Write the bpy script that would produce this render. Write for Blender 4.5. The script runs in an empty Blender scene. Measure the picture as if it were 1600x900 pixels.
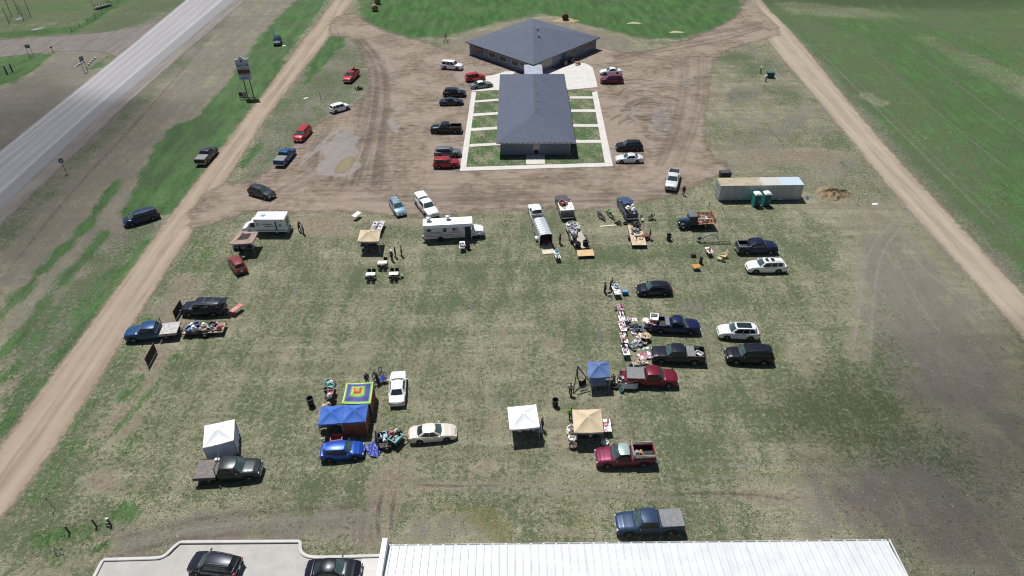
import bpy, bmesh, math, random
import numpy as np
from mathutils import Vector, Matrix, Euler
random.seed(7)
RNG = np.random.default_rng(7)
R = math.radians
scene = bpy.context.scene
col = scene.collection

# ------------------------------------------------------------------ camera, sky, sun, exposure
CAM_H, PITCH, ROLL, FPX = 54.0, 36.9, -0.6, 1067.0
cam_data = bpy.data.cameras.new('camera')
cam = bpy.data.objects.new('camera', cam_data)
col.objects.link(cam)
CAM_M = Matrix.Translation((0, 0, CAM_H)) @ Matrix.Rotation(R(90 - PITCH), 4, 'X') @ Matrix.Rotation(R(ROLL), 4, 'Z')
cam.matrix_world = CAM_M
cam_data.sensor_width = 36.0
cam_data.lens = 36.0 * FPX / 1600.0
cam_data.clip_end = 6000
cam_data.clip_start = 0.5
scene.camera = cam

SUN_DIR = Vector((-0.205, 0.375, 0.905)).normalized()
world = bpy.data.worlds.new('World')
scene.world = world
world.use_nodes = True
wn = world.node_tree
sky = wn.nodes.new('ShaderNodeTexSky')
sky.sky_type = 'NISHITA'
sky.sun_disc = False
sky.sun_elevation = math.asin(SUN_DIR.z)
sky.sun_rotation = math.atan2(SUN_DIR.x, SUN_DIR.y)
sky.air_density = 1.0
sky.dust_density = 0.6
bg = wn.nodes['Background']
wn.links.new(sky.outputs[0], bg.inputs[0])
bg.inputs[1].default_value = 0.05
sun_l = bpy.data.lights.new('sun', 'SUN')
sun_l.energy = 4.9
sun_l.angle = R(0.5)
sun_l.color = (1.0, 0.98, 0.945)
sun = bpy.data.objects.new('sun', sun_l)
sun.rotation_euler = SUN_DIR.to_track_quat('Z', 'Y').to_euler()
sun.location = (0, 0, 200)
col.objects.link(sun)
scene.view_settings.view_transform = 'Standard'
scene.view_settings.look = 'None'
scene.view_settings.exposure = 0.17
scene.view_settings.gamma = 1.0
scene.cycles.max_bounces = 6
scene.cycles.use_denoising = True
scene.cycles.denoiser = 'OPENIMAGEDENOISE'
scene.cycles.denoising_input_passes = 'RGB_ALBEDO_NORMAL'
scene.cycles.denoising_prefilter = 'ACCURATE'
scene.cycles.filter_width = 1.15
scene.cycles.transparent_max_bounces = 16

# ------------------------------------------------------------------ survey: photo pixel -> ground point
_rot = CAM_M.to_3x3()
def G(px, py, z=0.0):
    d = _rot @ Vector(((px - 800) / FPX, -(py - 450) / FPX, -1.0))
    t = (z - CAM_H) / d.z
    return Vector((d.x * t, d.y * t, z))
def GP(pts): return [tuple(G(*p)[:2]) for p in pts]

# ------------------------------------------------------------------ materials
class NT:
    def __init__(s, name):
        s.m = bpy.data.materials.new(name); s.m.use_nodes = True
        s.t = s.m.node_tree; s.n = s.t.nodes; s.l = s.t.links
        s.b = s.n['Principled BSDF']; s.out = s.n['Material Output']
    def new(s, ty, **k):
        n = s.n.new(ty)
        for a, v in k.items(): setattr(n, a, v)
        return n
    def put(s, sock, v):
        if hasattr(v, 'is_linked') or isinstance(v, bpy.types.NodeSocket): s.l.new(v, sock)
        else:
            if isinstance(v, (tuple, list)) and len(v) == 3 and sock.type == 'RGBA': v = (*v, 1)
            sock.default_value = v
    def pos(s, scale=(1, 1, 1), obj=False, off=(0, 0, 0)):
        if obj: src = s.new('ShaderNodeTexCoord').outputs['Object']
        else: src = s.new('ShaderNodeNewGeometry').outputs['Position']
        mp = s.new('ShaderNodeMapping'); s.l.new(src, mp.inputs[0])
        mp.inputs['Scale'].default_value = scale; mp.inputs['Location'].default_value = off
        return mp.outputs[0]
    def noise(s, vec, scale=1, detail=4, rough=.55, dist=0):
        n = s.new('ShaderNodeTexNoise'); s.l.new(vec, n.inputs['Vector'])
        n.inputs['Scale'].default_value = scale; n.inputs['Detail'].default_value = detail
        n.inputs['Roughness'].default_value = rough; n.inputs['Distortion'].default_value = dist
        return n.outputs[0]
    def voro(s, vec, scale=1, out=0, feat='F1'):
        n = s.new('ShaderNodeTexVoronoi', feature=feat); s.l.new(vec, n.inputs['Vector'])
        n.inputs['Scale'].default_value = scale
        return n.outputs[out]
    def math(s, op, a, b=0.0, c=0.0, clamp=False):
        n = s.new('ShaderNodeMath', operation=op, use_clamp=clamp)
        s.put(n.inputs[0], a); s.put(n.inputs[1], b); s.put(n.inputs[2], c)
        return n.outputs[0]
    def step(s, v, lo, hi, a=0.0, b=1.0):
        n = s.new('ShaderNodeMapRange', interpolation_type='SMOOTHSTEP')
        s.put(n.inputs[0], v)
        for i, x in enumerate((lo, hi, a, b)): s.put(n.inputs[i + 1], x)
        return n.outputs[0]
    def mix(s, f, a, b, bt='MIX'):
        n = s.new('ShaderNodeMix', data_type='RGBA', blend_type=bt)
        s.put(n.inputs[0], f); s.put(n.inputs[6], a); s.put(n.inputs[7], b)
        return n.outputs[2]
    def attr(s, name): 
        n = s.new('ShaderNodeAttribute', attribute_name=name); return n.outputs['Fac']
    def bump(s, h, strength=.3, dist=.05):
        n = s.new('ShaderNodeBump'); s.put(n.inputs['Height'], h)
        n.inputs['Strength'].default_value = strength; n.inputs['Distance'].default_value = dist
        s.l.new(n.outputs[0], s.b.inputs['Normal'])
    def col(s, c): s.put(s.b.inputs['Base Color'], c)
    def set(s, **k):
        for a, v in k.items(): s.put(s.b.inputs[a.replace('_', ' ')], v)
    def alpha(s, a):
        t = s.new('ShaderNodeBsdfTransparent'); mx = s.new('ShaderNodeMixShader')
        s.put(mx.inputs[0], a); s.l.new(t.outputs[0], mx.inputs[1]); s.l.new(s.b.outputs[0], mx.inputs[2])
        s.l.new(mx.outputs[0], s.out.inputs['Surface'])

_mc = {}
def mat(name, c, rough=.6, metal=0.0, var=.12, scale=3.0, coat=0.0, spec=.5):
    key = (name, tuple(c), rough, metal, coat)
    if key in _mc: return _mc[key]
    t = NT(name)
    p = t.pos(obj=True)
    n = t.noise(p, scale, 5, .6)
    f = t.step(n, .3, .72)
    lo = tuple(x * (1 - var) for x in c); hi = tuple(min(1, x * (1 + var)) for x in c)
    t.col(t.mix(f, lo, hi)); t.set(Roughness=rough, Metallic=metal)
    t.b.inputs['Specular IOR Level'].default_value = spec
    if coat: t.b.inputs['Coat Weight'].default_value = coat; t.b.inputs['Coat Roughness'].default_value = .06
    _mc[key] = t.m
    return t.m
def paint(c, metal=.25, rough=.32, dirt=.25):
    """car paint with a dusty lower edge"""
    key = ('paint', tuple(c), metal, dirt)
    if key in _mc: return _mc[key]
    t = NT('car_paint')
    p = t.pos(obj=True)
    sep = t.new('ShaderNodeSeparateXYZ'); t.l.new(p, sep.inputs[0])
    nz = t.noise(p, 2.2, 5, .65)
    low = t.step(t.math('ADD', sep.outputs[2], t.math('MULTIPLY', nz, .5)), 1.05, .45)
    f = t.math('MULTIPLY', low, dirt * .28)
    film = t.math('MULTIPLY', t.step(nz, .4, .75), .008)
    t.col(t.mix(t.math('MAXIMUM', f, film), tuple(c), (.27, .23, .18)))
    t.set(Metallic=metal, Roughness=t.math('ADD', rough, t.math('MULTIPLY', f, .5)))
    t.b.inputs['Specular IOR Level'].default_value = .25; t.b.inputs['Coat Weight'].default_value = .55; t.b.inputs['Coat Roughness'].default_value = .03
    _mc[key] = t.m
    return t.m
GLASS = mat('tinted_glass', (.018, .026, .028), .04, var=.25, spec=.7)
GLASS_CLEAR = mat('windscreen_glass', (.05, .085, .083), .04, var=.3, spec=.8)
RUBBER = mat('tyre_rubber', (.018, .018, .018), .85)
RIM = mat('alloy_rim', (.50, .50, .51), .3, .8)
BLACKP = mat('black_plastic', (.022, .022, .024), .55)
CHROME = mat('chrome_trim', (.62, .63, .65), .18, .95)
LAMP = mat('headlamp_lens', (.72, .74, .76), .12, var=.2)
TAIL = mat('tail_lamp_lens', (.33, .012, .012), .2, var=.25)
PLATE = mat('number_plate', (.65, .68, .72), .4)
STEEL = mat('galvanised_steel', (.42, .43, .44), .4, .7)
DARKSTEEL = mat('dark_steel', (.05, .05, .052), .5, .4)
BEDLINER = mat('bed_liner', (.03, .03, .032), .8, var=.35)
WOOD = mat('worn_wood', (.40, .29, .18), .8, var=.3, scale=6)
PLY = mat('plywood', (.52, .36, .17), .7, var=.15, scale=2)
WOODGREY = mat('weathered_planks', (.40, .35, .29), .85, var=.3, scale=5)
REDWOOD = mat('stained_red_wood', (.32, .105, .045), .7, var=.3, scale=6)
WHITEP = mat('white_plastic', (.82, .82, .80), .45, var=.05)
TABLETOP = mat('folding_table_top', (.80, .79, .76), .5, var=.05)

# ------------------------------------------------------------------ mesh builder
class MB:
    def __init__(s): s.v = []; s.f = []; s.mi = []; s.cur = 0
    def add(s, vs, fs):
        o = len(s.v); s.v += [tuple(v) for v in vs]
        for f in fs: s.f.append(tuple(o + i for i in f)); s.mi.append(s.cur)
        return s
    def loft(s, rings, caps=True, closed=True):
        n = len(rings[0]); vs = [p for r in rings for p in r]; fs = []
        for k in range(len(rings) - 1):
            for i in range(n if closed else n - 1):
                j = (i + 1) % n
                fs.append((k * n + i, k * n + j, (k + 1) * n + j, (k + 1) * n + i))
        if caps:
            fs.append(tuple(reversed(range(n)))); fs.append(tuple((len(rings) - 1) * n + i for i in range(n)))
        return s.add(vs, fs)
    def box(s, c, d, rz=0, b=0.0, taper=1.0, rx=0, ry=0):
        x, y, z = d[0] / 2, d[1] / 2, d[2] / 2
        M = Matrix.Translation(c) @ Euler((rx, ry, rz)).to_matrix().to_4x4()
        b = min(b, x * .9, y * .9, z * .9)
        def ring(ix, zz, k=1.0):
            hx, hy = x * k - ix, y * k - ix
            if b <= 0: pts = [(-hx, -hy), (hx, -hy), (hx, hy), (-hx, hy)]
            else:
                q = b * .6
                pts = [(-hx + q, -hy), (hx - q, -hy), (hx, -hy + q), (hx, hy - q), (hx - q, hy), (-hx + q, hy), (-hx, hy - q), (-hx, -hy + q)]
            return [M @ Vector((p[0], p[1], zz)) for p in pts]
        if b > 0: rs = [ring(b * .5, -z), ring(0, -z + b * .5), ring(0, z - b, taper), ring(b * .8, z, taper)]
        else: rs = [ring(0, -z), ring(0, z, taper)]
        return s.loft(rs)
    def cyl(s, p0, p1, r0, r1=None, n=10, caps=True):
        r1 = r0 if r1 is None else r1
        p0 = Vector(p0); p1 = Vector(p1); a = (p1 - p0).normalized()
        u = a.orthogonal().normalized(); w = a.cross(u)
        rg = lambda p, r: [p + (u * math.cos(t) + w * math.sin(t)) * r for t in [2 * math.pi * i / n for i in range(n)]]
        return s.loft([rg(p0, r0), rg(p1, r1)], caps)
    def tube(s, pts, r, n=6):
        for a, b in zip(pts[:-1], pts[1:]): s.cyl(a, b, r, r, n)
        return s
    def lathe(s, prof, n=16, c=(0, 0, 0), axis='z', caps=True):
        rings = []
        for r, h in prof:
            rg = []
            for i in range(n):
                t = 2 * math.pi * i / n; a, b = r * math.cos(t), r * math.sin(t)
                p = (a, b, h) if axis == 'z' else ((b, h, a) if axis == 'y' else (h, a, b))
                rg.append((p[0] + c[0], p[1] + c[1], p[2] + c[2]))
            rings.append(rg)
        return s.loft(rings, caps)
    def grid(s, fn, nu, nv):
        vs = [fn(i / nu, j / nv) for j in range(nv + 1) for i in range(nu + 1)]
        fs = [(j * (nu + 1) + i, j * (nu + 1) + i + 1, (j + 1) * (nu + 1) + i + 1, (j + 1) * (nu + 1) + i) for j in range(nv) for i in range(nu)]
        return s.add(vs, fs)
    def ell(s, c, r, nu=12, nv=8, jit=0.0):
        rings = []
        for j in range(1, nv):
            t = math.pi * j / nv
            rings.append([(c[0] + r[0] * math.sin(t) * math.cos(a) * (1 + jit * random.uniform(-1, 1)), c[1] + r[1] * math.sin(t) * math.sin(a) * (1 + jit * random.uniform(-1, 1)), c[2] - r[2] * math.cos(t) * (1 + jit * random.uniform(-1, 1))) for a in [2 * math.pi * i / nu for i in range(nu)]])
        return s.loft(rings)
    def quad(s, a, b, c, d): return s.add([a, b, c, d], [(0, 1, 2, 3)])
    def prism(s, poly, z0, z1):
        return s.loft([[(x, y, z0) for x, y in poly], [(x, y, z1) for x, y in poly]])
    def mesh(s, name, mats, smooth=35):
        me = bpy.data.meshes.new(name); me.from_pydata(s.v, [], s.f)
        if not isinstance(mats, (list, tuple)): mats = [mats]
        for m in mats: me.materials.append(m)
        if len(mats) > 1: me.polygons.foreach_set('material_index', s.mi)
        bm = bmesh.new(); bm.from_mesh(me); bmesh.ops.remove_doubles(bm, verts=bm.verts, dist=1e-5)
        bmesh.ops.recalc_face_normals(bm, faces=bm.faces); bm.to_mesh(me); bm.free()
        if smooth:
            me.polygons.foreach_set('use_smooth', [True] * len(me.polygons)); me.set_sharp_from_angle(angle=R(smooth))
        me.update()
        return me
    def build(s, name, mats, parent=None, smooth=35):
        return link(name, s.mesh(name, mats, smooth), parent)
def link(name, me, parent=None):
    o = bpy.data.objects.new(name, me); col.objects.link(o)
    if parent is not None: o.parent = parent
    return o
def empty(name, loc=(0, 0, 0), rz=0.0):
    o = bpy.data.objects.new(name, None); o.empty_display_size = .3
    o.location = loc; o.rotation_euler = (0, 0, rz); col.objects.link(o)
    return o
def tag(o, label=None, cat=None, group=None, kind=None):
    if label: o['label'] = label
    if cat: o['category'] = cat
    if group: o['group'] = group
    if kind: o['kind'] = kind
    return o
def thing(name, label, cat, loc=(0, 0, 0), rz=0.0, group=None):
    return tag(empty(name, loc, rz), label, cat, group)
def kids(o): return [c for c in bpy.data.objects if c.parent == o]
def copy_thing(o, loc, rz, label=None):
    ch = {}
    for c in bpy.data.objects: 
        if c.parent: ch.setdefault(c.parent, []).append(c)
    def rec(x, parent):
        y = x.copy(); col.objects.link(y)
        if parent is not None: y.parent = parent
        for c in ch.get(x, []): rec(c, y)
        return y
    r = rec(o, None); r.location = loc; r.rotation_euler = (0, 0, rz)
    if label: r['label'] = label
    return r
def dirang(a, b):
    d = b - a; return math.atan2(d.y, d.x)

# ------------------------------------------------------------------ ground masks
def sd_poly(P, poly):
    """signed distance, positive inside"""
    poly = np.array(poly); n = len(poly)
    d2 = np.full(len(P), 1e18); ins = np.zeros(len(P), bool)
    for i in range(n):
        a = poly[i]; b = poly[(i + 1) % n]; e = b - a; w = P - a
        t = np.clip((w @ e) / max(e @ e, 1e-9), 0, 1)
        q = w - np.outer(t, e); d2 = np.minimum(d2, (q ** 2).sum(1))
        c = ((a[1] <= P[:, 1]) != (b[1] <= P[:, 1]))
        with np.errstate(divide='ignore', invalid='ignore'):
            xx = a[0] + (P[:, 1] - a[1]) * e[0] / (e[1] if abs(e[1]) > 1e-12 else 1e-12)
        ins ^= c & (P[:, 0] < xx)
    d = np.sqrt(d2)
    return np.where(ins, d, -d)
def sd_line(P, pts):
    pts = np.array(pts); d2 = np.full(len(P), 1e18)
    for a, b in zip(pts[:-1], pts[1:]):
        e = b - a; w = P - a; t = np.clip((w @ e) / max(e @ e, 1e-9), 0, 1)
        q = w - np.outer(t, e); d2 = np.minimum(d2, (q ** 2).sum(1))
    return np.sqrt(d2)
def ss(x, lo, hi):
    t = np.clip((x - lo) / (hi - lo), 0, 1); return t * t * (3 - 2 * t)
def smooth_poly(pts, it=2, closed=True):
    pts = [Vector(p[:2]) for p in pts]
    for _ in range(it):
        out = []; n = len(pts)
        rng = range(n) if closed else range(n - 1)
        if not closed: out.append(pts[0])
        for i in rng:
            a, b = pts[i], pts[(i + 1) % n]
            out += [a * .75 + b * .25, a * .25 + b * .75]
        if not closed: out.append(pts[-1])
        pts = out
    return [tuple(p) for p in pts]
def set_attr(me, name, arr):
    a = me.attributes.new(name, 'FLOAT', 'POINT'); a.data.foreach_set('value', np.asarray(arr, np.float32))
def grid_mesh(name, xs, ys, z, keep=None, zfn=None):
    nx, ny = len(xs), len(ys)
    X, Y = np.meshgrid(xs, ys)
    P = np.stack([X.ravel(), Y.ravel()], 1)
    I = np.arange(nx * ny).reshape(ny, nx)
    F = np.stack([I[:-1, :-1], I[:-1, 1:], I[1:, 1:], I[1:, :-1]], -1).reshape(-1, 4)
    if keep is not None:
        kv = keep(P); kf = kv[F].any(1); F = F[kf]
        used = np.unique(F); rm = np.full(nx * ny, -1); rm[used] = np.arange(len(used)); F = rm[F]; P = P[used]
    Z = np.full(len(P), z) if zfn is None else zfn(P) + z
    me = bpy.data.meshes.new(name)
    me.vertices.add(len(P)); me.vertices.foreach_set('co', np.column_stack([P, Z]).astype(np.float32).ravel())
    me.loops.add(F.size); me.loops.foreach_set('vertex_index', F.astype(np.int32).ravel())
    me.polygons.add(len(F)); me.polygons.foreach_set('loop_start', (np.arange(len(F)) * 4).astype(np.int32))
    me.update(calc_edges=True); me.validate()
    return me, P
def structure(name, me, m=None):
    if m is not None: me.materials.clear(); me.materials.append(m)
    return tag(link(name, me), kind='structure')

# ------------------------------------------------------------------ ground sheet
def uneven(lo, hi, fine, outer):
    inner = list(np.arange(lo, hi + fine * .5, fine))
    a, k = inner[0], fine
    left = []; x = a
    while x > -outer: k *= 1.35; x -= k; left.append(x)
    right = []; x = inner[-1]; k = fine
    while x < outer: k *= 1.35; x += k; right.append(x)
    return np.array(left[::-1] + inner + right)
gx = uneven(-130, 135, .45, 2600)
gy = np.concatenate([np.array([-2600, -1500, -800, -400, -200, -100, -50, -20, 0, 10, 16, 20]), np.arange(22, 100, .42), np.arange(100, 240, .75), np.array([242, 248, 260, 280, 320, 400, 600, 1000, 1700, 2600])])
gme, P = grid_mesh('ground', gx, gy, 0.0)
A_green = np.full(len(P), .40); A_lush = np.zeros(len(P)); A_bare = np.zeros(len(P)); A_grey = np.zeros(len(P)); A_yel = np.zeros(len(P))
wob = (np.sin(P[:, 0] * .9 + 2.1 * np.sin(P[:, 1] * .37)) + np.sin(P[:, 1] * 1.1 + 1.7 * np.sin(P[:, 0] * .53 + 1))) * .45
inner = (np.abs(P[:, 0]) < 200) & (P[:, 1] > 15) & (P[:, 1] < 300)
PI_ = P[inner]; wobI = wob[inner]
def region(arr, px, val, feather=1.5, mode='max', wobble=1.0):
    sd = sd_poly(PI_, GP(px)) + wobI * wobble
    m = ss(sd, -feather, feather)
    a = arr[inner]
    if mode == 'max': a = np.maximum(a, m * val)
    elif mode == 'set': a = a * (1 - m) + m * val
    arr[inner] = a
def streak(arr, px, val, w, feather=None, mode='max', wobble=.6):
    d = sd_line(PI_, smooth_poly(GP(px), 2, False)); f = feather or w * .8
    m = ss(w - d + wobI * wobble * min(1, w), -f, f)
    a = arr[inner]
    a = np.maximum(a, m * val) if mode == 'max' else a * (1 - m) + m * val
    arr[inner] = a
# ditch between the highway and the left gravel road: dry, brown and grey
ditch = [(362, 0), (505, 0), (445, 70), (330, 260), (200, 420), (90, 590), (0, 720), (0, 330), (100, 235)]
region(A_green, ditch, .26, 2, 'set'); region(A_grey, ditch, .75, 2); region(A_bare, ditch, .22, 3)
region(A_bare, [(330, 110), (250, 215), (120, 360), (0, 470), (0, 390), (120, 270), (260, 130)], .52, 4)
streak(A_green, [(345, 30), (240, 130), (120, 245), (0, 375)], .50, 3.2, 2.5, 'set')
for p, w in (([(480, 0), (440, 40), (412, 80), (385, 125), (340, 175), (300, 215)], 3.6), ([(500, 0), (470, 40), (435, 85), (395, 140), (350, 205), (318, 240)], 2.2),
             ([(430, 100), (398, 150)], 2.5), ([(290, 200), (262, 245), (240, 300), (225, 330)], 3.4), ([(305, 225), (285, 270), (262, 310)], 4.2), ([(330, 190), (300, 240)], 4.0),
             ([(225, 330), (262, 330)], 1.5), ([(185, 283), (145, 340), (107, 383), (42, 447), (0, 495)], 1.0), ([(165, 365), (130, 405), (92, 447), (42, 512), (0, 556)], .9)):
    streak(A_lush, p, .95, w, 1.5)
region(A_green, [(262, 320), (240, 372), (185, 447), (120, 545), (17, 672), (0, 690), (0, 560), (60, 490), (130, 420), (200, 345)], .56, 2, 'set')
for p, w in (([(236, 375), (200, 420), (172, 450), (122, 530)], 1.4), ([(205, 385), (160, 440), (110, 500)], .9), ([(150, 475), (95, 560), (50, 620), (0, 672)], 1.2), ([(45, 590), (15, 650)], 1.2), ([(95, 480), (60, 530), (0, 600)], .8)):
    streak(A_lush, p, .74, w, 1.5)
region(A_bare, [(0, 600), (40, 585), (40, 620), (0, 650)], .7, 1.5)
# verge right of the left gravel road
region(A_green, [(330, 330), (270, 400), (225, 490), (165, 590), (95, 700), (40, 775), (0, 830), (0, 900), (150, 900), (220, 740), (300, 560), (360, 440)], .46, 2, 'set')
streak(A_lush, [(305, 380), (285, 425)], .45, 1.2); streak(A_lush, [(330, 385), (310, 430)], .5, .9)
streak(A_lush, [(228, 500), (190, 560), (150, 615), (112, 668)], .55, 1.0, 1.2); streak(A_lush, [(276, 555), (240, 610), (195, 655), (172, 680)], .6, .6, .7)
streak(A_lush, [(215, 590), (195, 622)], .6, .9)
streak(A_bare, [(285, 455), (262, 520), (225, 600), (180, 670)], .72, 1.5, 1.3)
streak(A_bare, [(290, 440), (270, 480)], .7, 2.0, 1.5)
region(A_grey, [(330, 340), (262, 420), (190, 550), (60, 760), (80, 780), (210, 590), (300, 430)], .55, 2)
for p, w, v in (([(110, 700), (80, 740), (65, 770)], 1.6, .5), ([(165, 690), (150, 700)], 1.0, .5), ([(205, 690), (196, 705)], .8, .6), ([(180, 800), (205, 806)], 1.0, .7), ([(60, 850), (100, 835), (140, 835)], .9, .6), ([(150, 860), (165, 850)], .6, .7), ([(85, 870), (90, 880)], .6, .5), ([(190, 775), (260, 790)], .8, .3)):
    streak(A_lush, p, v, w)
region(A_bare, [(140, 750), (180, 745), (187, 775), (160, 785), (143, 770)], .8, 1.0)
region(A_bare, [(170, 850), (215, 805), (330, 800), (470, 800), (600, 790), (605, 852), (470, 850), (280, 850), (240, 878), (160, 880), (60, 900), (40, 890)], .47, 2.5)
region(A_grey, [(170, 830), (330, 795), (600, 785), (605, 852), (470, 850), (160, 880)], .95, 3)
region(A_grey, [(640, 800), (760, 810), (800, 850), (620, 850)], .7, 2); region(A_bare, [(640, 805), (740, 815), (770, 850), (620, 850)], .35, 2)
region(A_yel, [(690, 785), (770, 780), (795, 815), (780, 850), (745, 845), (730, 810)], .9, 1.2); region(A_yel, [(620, 790), (640, 800), (635, 850), (610, 850)], .6, 1)
region(A_yel, [(870, 780), (905, 785), (930, 845), (885, 850)], .6, 1.5)
# ruts and worn spots in the market field
for p, w, v in (([(592, 745), (612, 726), (640, 727)], .5, .9), ([(610, 740), (640, 748)], .55, 1), ([(592, 760), (617, 772), (612, 800)], .8, .8), ([(585, 780), (578, 850)], .3, .9), ([(614, 780), (608, 850)], .3, .8), ([(640, 760), (780, 757)], .3, .6), ([(600, 750), (660, 740)], .4, .5),
                ([(1170, 775), (1200, 782), (1240, 780)], .8, .8), ([(1190, 790), (1215, 787)], .5, .9), ([(880, 830), (905, 832)], .3, .8), ([(1320, 795), (1350, 798)], .6, .7), ([(1250, 790), (1300, 795)], .5, .4)):
    streak(A_bare, p, v, w, .3)
for p in ([(745, 735), (755, 722), (772, 720), (778, 733), (760, 740)], [(852, 535), (862, 528), (876, 532), (875, 543), (858, 548)], [(862, 690), (870, 680), (885, 682), (888, 695), (870, 700)]):
    region(A_bare, p, .75, .6, wobble=.3)
region(A_grey, [(1050, 490), (1060, 473), (1085, 468), (1105, 485), (1095, 497)], .9, 1); region(A_bare, [(1052, 488), (1062, 475), (1085, 472), (1100, 485)], .35, 1)
region(A_green, [(640, 756), (790, 757), (1010, 765), (1300, 790), (1290, 770), (1000, 742), (780, 745)], .28, 1.2, 'set')
for cx, cy, rx, ry, v in ((1060, 640, 60, 20, .5), (1030, 480, 40, 15, .5), (1130, 470, 40, 12, .5), (700, 520, 50, 12, .48), (1085, 700, 40, 14, .58), (690, 470, 80, 15, .5), (960, 400, 80, 10, .55), (1040, 395, 50, 12, .55),
                          (870, 420, 60, 14, .5), (700, 400, 120, 14, .42), (820, 790, 40, 10, .4), (1060, 745, 60, 8, .5), (600, 430, 40, 12, .45), (1220, 650, 60, 30, .48), (1380, 640, 70, 45, .5), (1340, 570, 50, 30, .48), (560, 770, 40, 12, .5), (420, 640, 40, 22, .48), (860, 600, 60, 20, .42)):
    region(A_green, [(cx + rx * math.cos(t), cy + ry * math.sin(t)) for t in [i * .7 for i in range(9)]], v, 2.5, 'set')
region(A_green, [(700, 560), (900, 600), (880, 740), (600, 760), (640, 690)], .36, 4, 'set')
# grass by the yard edge, container and the right strip
region(A_grey, [(1120, 60), (1200, 70), (1420, 300), (1600, 520), (1600, 560), (1440, 460), (1340, 330), (1110, 270), (1105, 180)], .5, 3)
region(A_green, [(1120, 60), (1200, 70), (1420, 300), (1600, 520), (1600, 900), (1440, 900), (1400, 700), (1340, 420), (1110, 270), (1105, 180)], .34, 3, 'set'); region(A_bare, [(1390, 330), (1480, 400), (1600, 540), (1600, 720), (1480, 660), (1400, 520), (1360, 420)], .38, 5); region(A_bare, [(1240, 760), (1400, 740), (1600, 800), (1600, 900), (1400, 900), (1385, 845), (1240, 842)], .40, 4)
region(A_bare, [(1110, 240), (1250, 232), (1330, 240), (1300, 258), (1120, 262)], .7, 1.4)
region(A_bare, [(1110, 125), (1140, 130), (1130, 165), (1115, 190), (1105, 160)], .5, 1.5)
for cx, cy in ((1165, 165), (1200, 168), (1245, 215), (1345, 240), (1350, 290), (1440, 365), (1455, 395)):
    region(A_yel, [(cx + 16 * math.cos(t), cy + 8 * math.sin(t)) for t in [i * .9 for i in range(7)]], .6, 1.5)
region(A_bare, [(1300, 320), (1370, 325), (1400, 350), (1350, 375), (1310, 350)], .5, 2)
region(A_bare, [(1340, 350), (1395, 355), (1480, 430), (1530, 520), (1500, 540), (1440, 470), (1370, 410)], .42, 3)
region(A_grey, [(1330, 370), (1400, 350), (1580, 560), (1600, 700), (1420, 620), (1345, 520)], .9, 4)
for p in ([(1410, 330), (1370, 365), (1350, 400), (1342, 470), (1330, 560)], [(1420, 340), (1385, 370), (1366, 410), (1360, 480), (1350, 560)], [(1400, 370), (1440, 430), (1500, 480), (1560, 530)], [(1380, 380), (1420, 460), (1440, 540)]):
    streak(A_green, p, .22, .5, .8, 'set', .2)
region(A_green, [(1300, 650), (1400, 560), (1470, 620), (1500, 700), (1380, 720)], .42, 4, 'set')
region(A_green, [(1420, 760), (1600, 700), (1600, 900), (1500, 900)], .36, 4, 'set')
region(A_grey, [(1230, 770), (1400, 700), (1600, 650), (1600, 900), (1400, 900), (1380, 845), (1240, 840)], .8, 4)
for cx, cy, rx, ry, v in ((1180, 110, 30, 14, .52), (1150, 90, 20, 8, .55), (1230, 150, 25, 20, .42), (1300, 225, 30, 14, .46), (1200, 252, 60, 6, .5), (1330, 270, 30, 14, .46), (1420, 470, 30, 24, .46), (1500, 600, 40, 20, .42), (1260, 400, 60, 20, .46), (1250, 520, 50, 20, .46)):
    region(A_green, [(cx + rx * math.cos(t_), cy + ry * math.sin(t_)) for t_ in [i_ * .7 for i_ in range(9)]], v, 3, 'set')
for cx, cy, rx, ry in ((1160, 150, 35, 14), (1240, 190, 30, 14), (1500, 480, 40, 24), (1210, 210, 50, 10), (1450, 420, 24, 16)):
    region(A_grey, [(cx + rx * math.cos(t_), cy + ry * math.sin(t_)) for t_ in [i_ * .7 for i_ in range(9)]], 1.0, 3)
# right field beyond the road
rf = [(1160, -8), (1230, 50), (1380, 215), (1600, 440), (1900, 700), (2200, 300), (1900, -60), (1300, -60)]
region(A_green, rf, .62, 2.5, 'set'); region(A_lush, rf, .46, 3); region(A_lush, [(1225, 25), (1330, 60), (1500, 260), (1600, 420), (1700, 300), (1600, 80), (1400, 20)], .58, 6)
streak(A_grey, [(1215, 25), (1290, 95), (1400, 225), (1590, 430)], .8, 2.5, 2)
streak(A_green, [(1222, 40), (1300, 120), (1420, 265), (1600, 460)], .42, 2, 1.5, 'set')
streak(A_green, [(1510, 90), (1560, 115), (1620, 150)], .2, 3.5, 3, 'set'); streak(A_green, [(1352, 150), (1375, 160)], .15, 1.8, 1.2, 'set'); streak(A_green, [(1450, 60), (1500, 90), (1570, 125)], .35, 3, 3, 'set')
region(A_bare, [(1205, 0), (1330, 10), (1420, 25), (1380, 32), (1240, 22)], .6, 2.5)
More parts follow.
